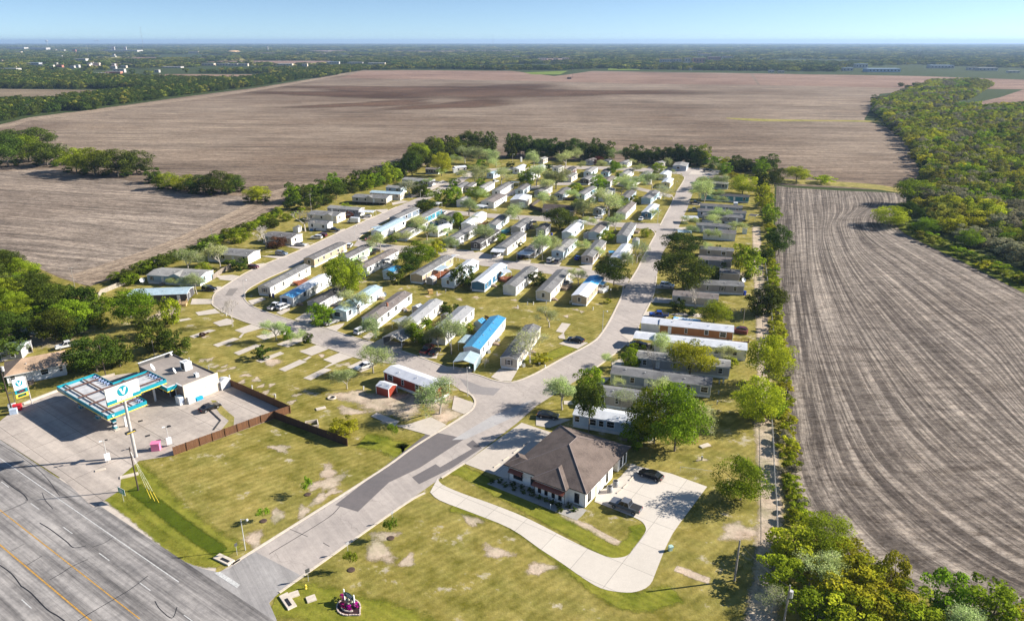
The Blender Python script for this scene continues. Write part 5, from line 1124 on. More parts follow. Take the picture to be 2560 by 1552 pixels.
def fas(name, mat, z0, z1, off, closed=True, gaps=()):
    mb = MB(); n = len(T_)
    for i in range(n):
        if i in gaps: continue
        (x0, y0), (x1, y1) = T_[i], T_[(i + 1) % n]; L = math.hypot(x1 - x0, y1 - y0); a = math.atan2(-(y1 - y0), x1 - x0)
        ex = off
        mb.box(((x0 + x1) / 2, -(y0 + y1) / 2, (z0 + z1) / 2), (L + ex, .1 + off, z1 - z0), a)
    return mb.build(name, mat, cn)
fas('fascia', TEAL, 4.32, 5.2, 0); fas('yellow_band', GYEL, 4.12, 4.33, .04)
mb = MB()
for x0, x1, y0, y1 in ((0.2, 22.8, 1.6, 1.85), (6.8, 14.5, 10.6, 10.85), (.4, 22.6, 5.4, 5.65)): B_(mb, x0, x1, y0, y1, 4.85, 5.05)
mb.build('long_beam', RUST, cn)
for x in (2.6, 8.1, 13.2, 19.4):
    m2 = MB(); B_(m2, x, x + .25, .2, 16.2 if 7 < x < 14 else 8.2, 5.06, 5.26); m2.build('cross_beam', RUST, cn)
mb = MB()
for k in range(14):
    if k % 2: continue
    B_(mb, 1 + k * 1.55, 1.04 + k * 1.55, .3, 8.1, 4.6, 4.68)
for k in range(4): B_(mb, 7.5 + k * 1.8, 7.56 + k * 1.8, 8.4, 16.4, 4.6, 4.68)
mb.build('deck_seam', plain('grey_seam', (.35, .35, .36)), cn)
blu = plain('grey_blue_bracing', (.25, .33, .5), .6)  # one grey-blue tone for all the edge bracing
for (x0, y0, x1, y1) in ((7, 16.2, 14.4, 16.2), (15.1, 8.0, 22.6, 8.0), (.4, 8.0, 6.2, 8.0)):
    m2 = MB(); n = 6
    for k in range(n):
        xa = x0 + (x1 - x0) * k / n; m2.box((xa + .4, -y0 + .28, 4.9), (.12, .6, .62)); m2.tube((xa, -y0, 4.62), (xa + .5, -y0 + .55, 5.15), .05, .05, 4)
    m2.build('edge_bracing', blu, cn)
for x, y in ((2.2, 4.2), (10, 4.2), (18, 4.2), (8.4, 14.2), (13.9, 14.2)): m2 = MB(); B_(m2, x - .18, x + .18, y - .18, y + .18, 0, 4.35); m2.build('column', PWH, cn)
def vlogo(parent, x, y, z, rz, s, text=None, tz=0, name='logo'):
    o = link(name, MB().tube((0, 0, 0), (0, -.03, 0), .62 * s, .62 * s, 24).mesh('logo', TEAL), parent, (x, y, z), rz)
    q = MB(); 
    for sg in (-1, 1): q.face([(sg * .42 * s, -.05, .36 * s), (sg * .16 * s, -.05, .36 * s), (-.02 * sg * s, -.05, -.42 * s), (sg * .1 * s, -.05, -.42 * s)][::(-1 if sg < 0 else 1)])
    for sg in (-1, 1): q.face([(sg * .42 * s, -.052, .36 * s), (sg * .62 * s, -.052, .52 * s), (sg * .16 * s, -.052, .2 * s)])
    q.build('letter_v', PWH, o); return o
vlogo(cn, -.09, -1.2, 4.75, -PI / 2, .62); vlogo(cn, 1.2, .09, 4.75, PI, .62)
def wordmark(parent, s, size, x, y, z, rz, mat, name='lettering'):
    me = textmesh(s, size); me.materials.clear(); me.materials.append(mat); o = link(name, me, parent, (x, y, z)); o.rotation_euler = (PI / 2, 0, rz); return o
wordmark(cn, 'VALERO', .8, 20.5, .1, 4.77, PI, PWH)
# pole sign
ps = gthing('pole_sign', 'tall white pole sign with teal V emblem over the forecourt', 'pole sign'); px_, py_ = -11.6, -.8
MB().tube((px_, -py_, 0), (px_, -py_, 13), .32, .26, 12).build('pole', plain('galvanised_pole', (.5, .47, .44), .5), ps)
m2 = MB(); B_(m2, px_ - .2, px_ + .2, -4.0, 2.4, 12.7, 16.2); pan = m2.build('sign_panel', plain('cream_sign_face', (.78, .75, .66), .5, var=.04), ps)
m2 = MB(); B_(m2, px_ - .24, px_ + .24, -4.02, 2.42, 12.95, 13.65); m2.build('teal_band', TEAL, ps); m2 = MB(); B_(m2, px_ - .25, px_ + .25, -4.03, 2.43, 12.68, 12.95); m2.build('yellow_band', GYEL, ps)
vlogo(ps, px_ - .22, .8, 14.9, -PI / 2, 1.7); m2 = MB(); B_(m2, px_ - .27, px_ + .27, -2.2, .8, 13.0, 13.62); m2.build('name_plate', PWH, ps); wordmark(ps, 'VALERO', .78, px_ - .29, .7, 13.3, -PI / 2, plain('grey_letters', (.25, .27, .28)))
m2 = MB(); B_(m2, px_ - .3, px_ + .3, -1.9, .1, 5.6, 6.0); m2.build('service_box', plain('black_sign', (.04, .04, .04)), ps); m2 = MB(); B_(m2, px_ - .34, px_ + .34, -1.7, -.1, 5.75, 5.85); m2.build('light_strip', GYEL, ps)
# price sign
pr = gthing('price_sign', 'white price sign with teal emblem and yellow base by the lot corner', 'price sign')
MB().tube((29.6, 3.5, 0), (29.6, 3.5, 7.2), .13, .13, 8).build('pole', plain('galvanised_pole', (.5, .47, .44)), pr)
def pbx(y0, y1, z0, z1, mat, nm, d=.16): m2 = MB(); B_(m2, 29.6 - d, 29.6 + d, y0, y1, z0, z1); return m2.build(nm, mat, pr)
pbx(-6.2, -3.7, 4.6, 7.2, PWH, 'emblem_panel'); pbx(-6.2, -3.7, 2.6, 3.59, GYEL, 'diesel_panel'); pbx(-6.2, -3.7, 3.6, 4.59, TEAL, 'price_panel'); pbx(-5.8, -4.1, 3.8, 4.4, plain('dark_display', (.02, .03, .04)), 'display', .19); pbx(-5.8, -4.1, 2.8, 3.4, plain('dark_display', (.02, .03, .04)), 'display', .19)
vlogo(pr, 29.6 - .18, 5.0, 6.1, -PI / 2, 1.15); wordmark(pr, '3.15', .5, 29.6 - .21, 4.95, 4.1, -PI / 2, plain('red_digits', (.6, .03, .03))); wordmark(pr, '3.95', .5, 29.6 - .21, 4.95, 3.1, -PI / 2, plain('green_digits', (.05, .45, .12)))
# pumps
for k, (x, y) in enumerate(((3.2, 2.3), (10.6, 2.3), (18.6, 2.3))):
    pu = gthing('fuel_pump', 'teal-topped fuel pump %s' % ('at the near end of the forecourt', 'in the middle of the forecourt', 'at the far end of the forecourt')[k], 'fuel pump', 'fuel pumps under the canopy')
    m2 = MB(); B_(m2, x - 1.2, x + 1.2, y - .55, y + .55, 0, .18); m2.build('island', M_KERB, pu); m2 = MB(); B_(m2, x - .45, x + .45, y - .3, y + .3, .18, 1.9); m2.build('cabinet', plain('pump_grey', (.5, .5, .5)), pu)
    m2 = MB(); B_(m2, x - .6, x + .6, y - .4, y + .4, 1.91, 2.35); m2.build('top', TEAL, pu); m2 = MB(); B_(m2, x - .48, x + .48, y - .33, y + .33, .2, .7); m2.build('base_panel', TEAL, pu); m2 = MB(); B_(m2, x - .5, x + .5, y - .34, y + .34, 1.15, 1.6); m2.build('display', plain('dark_display', (.02, .03, .04)), pu)
    m2 = MB(); m2.tube((x - 1.0, -(y - .2), .15), (x - 1.0, -(y - .2), .95), .06).tube((x - 1.0, -(y + .3), .15), (x - 1.0, -(y + .3), .95), .06).tube((x - 1.0, -(y - .2), .95), (x - 1.0, -(y + .3), .95), .06); m2.build('guard_hoop', VENT, pu)
# shop
GRAV = paving('gravel_roofing', (.36, .31, .27), (.20, .175, .155), crack=False); TANW = plain('tan_block_wall', (.70, .60, .47), .9, var=.12); BRK = plain('brown_brick', (.24, .18, .15), .9, var=.3, sc_=5)
sh = gthing('filling_station_shop', 'flat-roofed tan filling station shop with teal front fascia', 'shop')
m2 = MB(); B_(m2, 1.6, 21, 17.6, 26.2, 0, 3.95); m2.build('wall', BRK, sh); m2 = MB(); B_(m2, 1.75, 20.9, 17.75, 26.05, 3.95, 4.05); B_(m2, 4.3, 17, 15.45, 17.75, 3.96, 4.04); m2.build('roof', GRAV, sh)
m2 = MB(); B_(m2, 1.35, 1.6, 17.5, 26.3, 0, 4.7); m2.build('side_wall', TANW, sh); m2 = MB(); B_(m2, 1.61, 21.1, 26.2, 26.4, 0, 4.3); B_(m2, 20.9, 21.15, 17.6, 26.2, 0, 4.9); m2.build('parapet', plain('dark_parapet', (.1, .095, .09)), sh); m2 = MB(); B_(m2, 20.85, 21.2, 17.5, 26.4, 4.9, 5.0); B_(m2, 4.1, 4.35, 15.3, 17.5, 4.25, 4.32); B_(m2, 4.1, 17, 15.2, 15.45, 4.25, 4.32); B_(m2, 1.6, 4.3, 17.5, 17.7, 4.4, 4.5); m2.build('coping', PWH, sh)
m2 = MB(); B_(m2, 4.15, 17, 15.25, 15.4, 3.3, 4.24); B_(m2, 4.15, 4.3, 15.4, 17.6, 3.3, 4.24); m2.build('fascia', TEAL, sh); m2 = MB(); B_(m2, 4.12, 17, 15.22, 15.42, 3.1, 3.29); B_(m2, 4.12, 4.32, 15.42, 17.6, 3.1, 3.29); m2.build('yellow_band', GYEL, sh)
for k in range(4): m2 = MB(); B_(m2, 5 + k * 3, 7.4 + k * 3, 17.52, 17.6, .3, 2.7); w_ = m2.build('shop_window', glass_m, sh); m3 = MB(); B_(m3, 4.9 + k * 3, 5.0 + k * 3, 17.45, 17.6, 0, 3); m3.build('mullion', PWH, w_)
for y0 in (18.6, 22.9): m2 = MB(); B_(m2, 1.28, 1.35, y0, y0 + 2.7, 2.2, 2.5); m2.build('blank_sign', PWH, sh)
for y in (5.2, 6.0): pass
def roofbox(label, x, y, dx, dy, h_, nm='air_conditioner', z=4.05):
    o = gthing(nm, label, 'air conditioner', 'rooftop units on the shop'); m2 = MB(); B_(m2, x - dx, x + dx, y - dy, y + dy, z, z + h_); m2.build('casing', PWH, o); m2 = MB(); B_(m2, x - dx * .6, x + dx * .6, y - dy - .02, y - dy + .02, z + .15, z + h_ - .15); m2.build('grille', BLK, o); m2 = MB(); B_(m2, x - dx * .5, x + dx * .5, y - dy * .5, y + dy * .5, z + h_, z + h_ + .05); m2.build('fan_cover', VENT, o)
roofbox('large white rooftop cooling unit on the shop', 10.5, 23.8, 1.1, .9, 2.0); roofbox('small white rooftop unit on the shop', 4.6, 22.8, .5, .4, .9)
def dish(label, x, y, z, r):
    o = gthing('satellite_dish', label, 'satellite dish', 'dishes on the shop roof'); me = MB().lathe([(0.01, 0), (r * .5, .06 * r), (r, .25 * r)], n=18).mesh('reflector', PWH); d = link('reflector', me, o, (x, -y, z + r)); d.rotation_euler = (1.15, 0, -.6); m2 = MB().tube((x, -y, z), (x, -y, z + r), .05, .05, 6); m2.build('mast', VENT, o)
dish('big white satellite dish behind the canopy', 15.2, 17.9, 4.3, .95); dish('white satellite dish in the middle of the shop roof', 10.4, 20.6, 4.05, .7); dish('white dish at the rear parapet', 20.2, 25.4, 4.3, .5)
ic = gthing('ice_freezer', 'white ice freezer outside the shop corner', 'ice freezer'); m2 = MB(); B_(m2, 1.6, 3.4, 16.3, 17.4, .1, 2.0); m2.build('cabinet', PWH, ic); m2 = MB(); B_(m2, 1.56, 1.6, 16.4, 17.3, .5, 1.8); m2.build('door', plain('ice_picture', (.35, .4, .5)), ic)
rk = gthing('propane_rack', 'white propane cylinder rack against the tan wall', 'rack'); m2 = MB(); B_(m2, .6, 1.3, 17.9, 19.5, .05, 1.7); m2.build('cage', PWH, rk)
bb = gthing('teal_machine', 'bright blue low bin beside the propane rack', 'bin'); m2 = MB(); B_(m2, .5, 1.3, 19.8, 21.4, .05, .7); m2.build('tub', plain('bright_blue_plastic', (.0, .33, .62)), bb); m2 = MB(); B_(m2, .46, 1.32, 19.78, 21.42, .7, .78); m2.build('lid', plain('bright_blue_plastic', (.0, .33, .62)), bb)
# timber fences
def plank_fence(label, pts, h_, c, name='timber_fence', posts=2.4, rail=True):
    m, nt, b = newmat(label.replace(' ', '_')[:24]); v = coords(nt, scale=(1, 1, .04)); n = noise(nt, v, 4, 3, .8); nt.links.new(ramp(nt, n, [(.3, tuple(x * .5 for x in c)), (.65, c)]), b.inputs['Base Color']); b.inputs['Roughness'].default_value = .9
    root = thing(name, label, 'fence', pts[0])
    pm = MB(); rr = random.Random(3); o0 = pts[0]
    for i in range(len(pts) - 1):
        a, b_ = pts[i] - o0, pts[i + 1] - o0; d = b_ - a; L = d.length; n_ = max(1, int(L / .3)); an = math.atan2(d.y, d.x)
        for k in range(n_):
            q = a + d * ((k + .5) / n_); pm.box((q.x, q.y, h_ / 2 + rr.uniform(-.03, .03)), (L / n_ - .015, .03, h_), an)
        if rail:
            mb = MB(); nn = Vector((-d.y, d.x, 0)).normalized() * .06
            for z in (.4, h_ - .3): mb.tube(a + nn + Vector((0, 0, z)), b_ + nn + Vector((0, 0, z)), .05, .05, 4)
            mb.build('rail', m, root)
        np_ = max(1, int(L / posts))
        for k in range(np_ + 1):
            q = a + d * (k / np_) + Vector((-d.y, d.x, 0)).normalized() * .1; MB().box((q.x, q.y, h_ / 2 + .05), (.1, .1, h_ + .1), an).build('post', m, root)
    pm.build('boards', m, root); return root
plank_fence('brown stained timber fence around the filling station', [gl_(1.2, 29), gl_(-10, 29.1), gl_(-21.4, 29.1), gl_(-20.1, 22.5), gl_(-17.1, 4.0)], 1.9, (.19, .085, .035))
plank_fence('dark timber fence crossing the open lawn', [gl_(-20.6, 25.4), gl_(-31, 26.2), gl_(-42.5, 27.1)], 1.9, (.09, .045, .025))
plank_fence('weathered grey picket fence beside the blue double-wide', gp(TI, [(1305, 330), (1430, 240), (1560, 170)]), 1.8, (.30, .25, .20))
plank_fence('dark deck fence around the community hall yard', gp(TC, [(2000, 1110), (2210, 1180), (2320, 1190)]) , 1.7, (.08, .06, .05)); plank_fence('dark picket fence behind the community hall', gp(TC, [(2000, 1110), (2200, 975), (2464, 990)]) + gp(TD, [(380, 1000)]), 1.7, (.09, .07, .06))
plank_fence('pale old fence behind the tan-roofed house', gp(TM, [(290, 320), (420, 520)]), 1.5, (.42, .36, .30))
plank_fence('grey weathered fence along the left field', gp(TX, [(690, 480), (740, 395), (860, 345), (950, 310)]), 1.6, (.40, .35, .28))
# ================================================================== office (x leftwards along the front, y to the back)
OA = math.radians(147); OO = Vector((13.16, 107.65, 0)); of = thing('office_building', 'cream stone office with brown hipped roof and rust-red awnings', 'office', OO, OA)
LM.append((5, 118, 'brown-roofed office'))
STONE = None
m, nt, b = newmat('pale_limestone'); v = coords(nt); br = N(nt, 'ShaderNodeTexBrick'); br.inputs['Scale'].default_value = 1.6; br.inputs['Color1'].default_value = (.86, .83, .78, 1); br.inputs['Color2'].default_value = (.76, .72, .66, 1); br.inputs['Mortar'].default_value = (.80, .76, .7, 1); br.inputs['Mortar Size'].default_value = .01
tx = N(nt, 'ShaderNodeCombineXYZ'); sx_ = N(nt, 'ShaderNodeSeparateXYZ'); ad_ = N(nt, 'ShaderNodeMath', operation='ADD'); nt.links.new(v, sx_.inputs[0]); nt.links.new(sx_.outputs[0], ad_.inputs[0]); nt.links.new(sx_.outputs[1], ad_.inputs[1]); nt.links.new(ad_.outputs[0], tx.inputs[0]); nt.links.new(sx_.outputs[2], tx.inputs[1]); nt.links.new(tx.outputs[0], br.inputs['Vector'])
nt.links.new(br.outputs[0], b.inputs['Base Color']); b.inputs['Roughness'].default_value = .9; STONE = m
BROOF = shingle('brown_architectural_shingle', (.20, .155, .13)); GUT = plain('dark_bronze_gutter', (.05, .03, .025), .5); AWN = ribbed('rust_red_standing_seam', (.27, .085, .05), 1.2, 'X', .5)
EH = 3.3
def fp(pts): return [(x, -y) for x, y in pts]
MB().prism(fp([(.4, .4), (16.6, .4), (16.6, 4.8), (15.4, 4.8), (15.4, 18.1), (.4, 18.1), (.4, 14.0), (1.9, 14.0), (1.9, 11.6), (.4, 11.6)]), 0, EH - .06).build('wall', STONE, of)
MB().prism(fp([(3.9, -.75), (10.2, -.75), (10.2, .39), (3.9, .39)]), 0, EH - .07).build('bay_wall', STONE, of)
# roof faces
def v3(x, y, z): return (x, -y, z)
mb = MB(); E_ = EH; A1, B1 = (8.0, 8.0), (8.0, 11.4); Z = 6.7
FR, FL, BL, BR = (0, 0), (16, 0), (16, 18.7), (0, 18.7)
def rf(pts, mi=0): mb.face([v3(*p) for p in pts], mi)
rf([(0, 0, E_), (8, 8, Z), (16, 0, E_)]); rf([(0, 0, E_), (0, 18.9, E_), (8, 11.2, Z), (8, 8, Z)]); rf([(16, 0, E_), (8, 8, Z), (8, 11.2, Z), (16, 18.9, E_)]); rf([(0, 18.9, E_), (16, 18.9, E_), (8, 11.2, Z)])
# left front wing
zw = E_ + 2.4 * (Z - E_) / 8
rf([(16, 0, E_), (13.6, 2.4, zw), (15.4, 2.4, zw), (17.6, 0, E_)]); rf([(17.6, 0, E_), (15.4, 2.4, zw), (17.6, 4.9, E_)]); rf([(17.6, 4.9, E_), (15.4, 2.4, zw), (13.6, 2.4, zw), (16, 4.9, E_)])
# bay hip
rf([(3.5, -1.2, E_), (10.7, -1.2, E_), (7.1, 2.4, E_ + 1.66)]); rf([(3.5, -1.2, E_), (7.1, 2.4, E_ + 1.66), (7.1, 3.6, E_ + 1.66), (3.5, .0, E_)]); rf([(10.7, -1.2, E_), (10.7, 0, E_), (7.1, 3.6, E_ + 1.66), (7.1, 2.4, E_ + 1.66)])
for q in ([(0, 0), (3.5, 0), (3.5, -1.2), (10.7, -1.2), (10.7, 0), (17.6, 0), (17.6, 4.9), (16, 4.9), (16, 18.9), (0, 18.9)],):
    for i in range(len(q)):
        (x0, y0), (x1, y1) = q[i], q[(i + 1) % len(q)]; mb.face([v3(x0, y0, E_), v3(x1, y1, E_), v3(x1, y1, E_ - .18), v3(x0, y0, E_ - .18)], 1)
    mb.face([v3(x, y, E_ - .185) for x, y in q], 1)
ro = mb.build('roof', [BROOF, GUT], of)
rc = MB()
for a_, b_ in (((0, 0, E_), (8, 8, Z)), ((8, 8, Z), (16, 0, E_)), ((8, 8, Z), (8, 11.2, Z)), ((0, 18.9, E_), (8, 11.2, Z)), ((16, 18.9, E_), (8, 11.2, Z)), ((3.5, -1.2, E_), (7.1, 2.4, E_ + 1.66)), ((10.7, -1.2, E_), (7.1, 2.4, E_ + 1.66)), ((17.6, 0, E_), (15.4, 2.4, zw)), ((17.6, 4.9, E_), (15.4, 2.4, zw))):
    rc.tube(v3(*a_), v3(*b_), .10, .10, 5)
rc.build('ridge_cap', plain('ridge_shingle', (.24, .19, .17), .9), ro)
def owin(x, y, w_, h_, z, face='f'):
    o = link('window', MB().box((0, -.02, 0), (w_ + .12, .06, h_ + .12)).mesh('frame', GUT), of, (x, -y, z), PI if face == 'f' else PI / 2); 
    link('pane', MB().box((0, -.045, 0), (w_, .05, h_)).mesh('pane', glass_m), o)
# front wall faces local +y direction in object space (since y is mirrored): rotate windows accordingly
for x in (4.9, 6.3, 7.8, 9.2): owin(x, -.75, .55, 1.75, 1.45)
owin(2.1, .4, .85, 1.9, 1.4); owin(11.3, .4, .9, 1.7, 1.5); owin(14.6, .4, 1.9, 1.5, 1.55)
for y, w_ in ((2.0, 1.2), (9.2, .8), (15.3, .7), (17.0, .7)):
    o = link('window', MB().box((0, -.02, 0), (w_ + .12, .06, 2.0)).mesh('frame', GUT), of, (.4, -y, 1.45), -PI / 2); link('pane', MB().box((0, -.045, 0), (w_, .05, 1.88)).mesh('pane', glass_m), o)
dd = link('door', MB().box((0, -.03, 0), (1.0, .06, 2.2)).mesh('door', plain('cream_door', (.6, .5, .36))), of, (.4, -4.6, 1.15), -PI / 2); link('handle', KNOB, dd)
dd = link('door', MB().box((0, -.03, 0), (2.0, .06, 2.6)).mesh('door', plain('tan_recess', (.62, .46, .27))), of, (1.9, -12.8, 1.35), -PI / 2)
for x0, x1, yy in ((3.8, 10.4, -.75), (13.4, 16.4, .4)):
    a = MB(); a.face([v3(x0, yy - .02, 2.7), v3(x1, yy - .02, 2.7), v3(x1, yy - .85, 2.3), v3(x0, yy - .85, 2.3)]); a.face([v3(x0, yy - .85, 2.28), v3(x1, yy - .85, 2.28), v3(x1, yy - .02, 2.7), v3(x0, yy - .02, 2.7)]); a.face([v3(x0, yy - .85, 2.3), v3(x1, yy - .85, 2.3), v3(x1, yy - .85, 2.16), v3(x0, yy - .85, 2.16)])
    aw = a.build('awning', AWN, of)
    for xx in (x0 + .1, x1 - .1, (x0 + x1) / 2): link('bracket', MB().tube((xx, -(yy - .02), 1.55), (xx, -(yy - .8), 2.2), .05, .05, 4).mesh('bracket', GUT), aw)
for x, y in ((.42, .42), (3.9, -.78), (10.2, -.78), (16.6, .42)): MB().tube((x, -y + .05, 0), (x, -y + .05, EH), .05, .05, 5).build('downpipe', GUT, of)
MB().tube((.35, -6.2, 0), (.35, -6.2, EH), .05, .05, 5).build('downpipe', GUT, of)
def actower(label, t, x, y, r=.42, h_=1.0, cat='air conditioner', mat=None):
    c = ground(*t(x, y)); o = thing('air_conditioner', label, cat, c + Vector((0, 0, .08)), 0, 'ground-standing air conditioners'); MB().lathe([(r, 0), (r, h_), (r * .9, h_ + .03), (.01, h_ + .05)], n=16).build('casing', mat or ribbed('grey_fin_casing', (.35, .35, .34), 6, 'Z'), o, True); MB().lathe([(r * .75, h_ + .05), (.01, h_ + .09)], n=12).build('fan_guard', BLK, o)
actower('round-cased cooling unit nearer the office corner', TR, 1972, 1160, .55, 1.1); actower('round-cased cooling unit beside the office side window', TR, 2065, 1070, .55, 1.1)
for i, (x, y) in enumerate([(175, 960), (195, 1010), (70, 1020), (280, 1075), (400, 1060), (425, 1135), (550, 1110), (575, 1190), (680, 1160), (720, 1230), (835, 1275), (935, 1315), (1040, 1355), (1150, 1405), (1310, 1420), (1400, 1478), (1165, 1475)]):
    if i == 0: continue
    p = ground(*TR(x, y)); plant(p, .9 + .4 * R.random(), .8, 'd', label='low dark shrub in the office gravel bed', group='shrubs in the gravel bed')
# wheel stops
for i, (t, a, b_) in enumerate([(TQ, (485, 470), (545, 432)), (TQ, (570, 405), (625, 370)), (TQ, (660, 340), (715, 300)), (TQ, (745, 275), (795, 240)), (TQ, (1605, 700), (1650, 670)), (TQ, (1655, 655), (1700, 615)), (TQ, (1715, 585), (1755, 550))]):
    A, B = ground(*t(*a)), ground(*t(*b_)); c = (A + B) / 2; d = B - A; o = tag(MB().box((0, 0, .08), (1.8, .2, .15), 0, 0, .96).build('wheel_stop', M_KERB), 'pale concrete wheel stop, %s' % ('nearest on the office front parking', 'second on the office front parking', 'third on the office front parking', 'farthest on the office front parking', 'nearest the pickup behind the office', 'in the middle behind the office', 'nearest the black sedan behind office')[i], 'wheel stop', 'wheel stops'); o.location = (c.x, c.y, .09); o.rotation_euler = (0, 0, math.atan2(d.y, d.x))
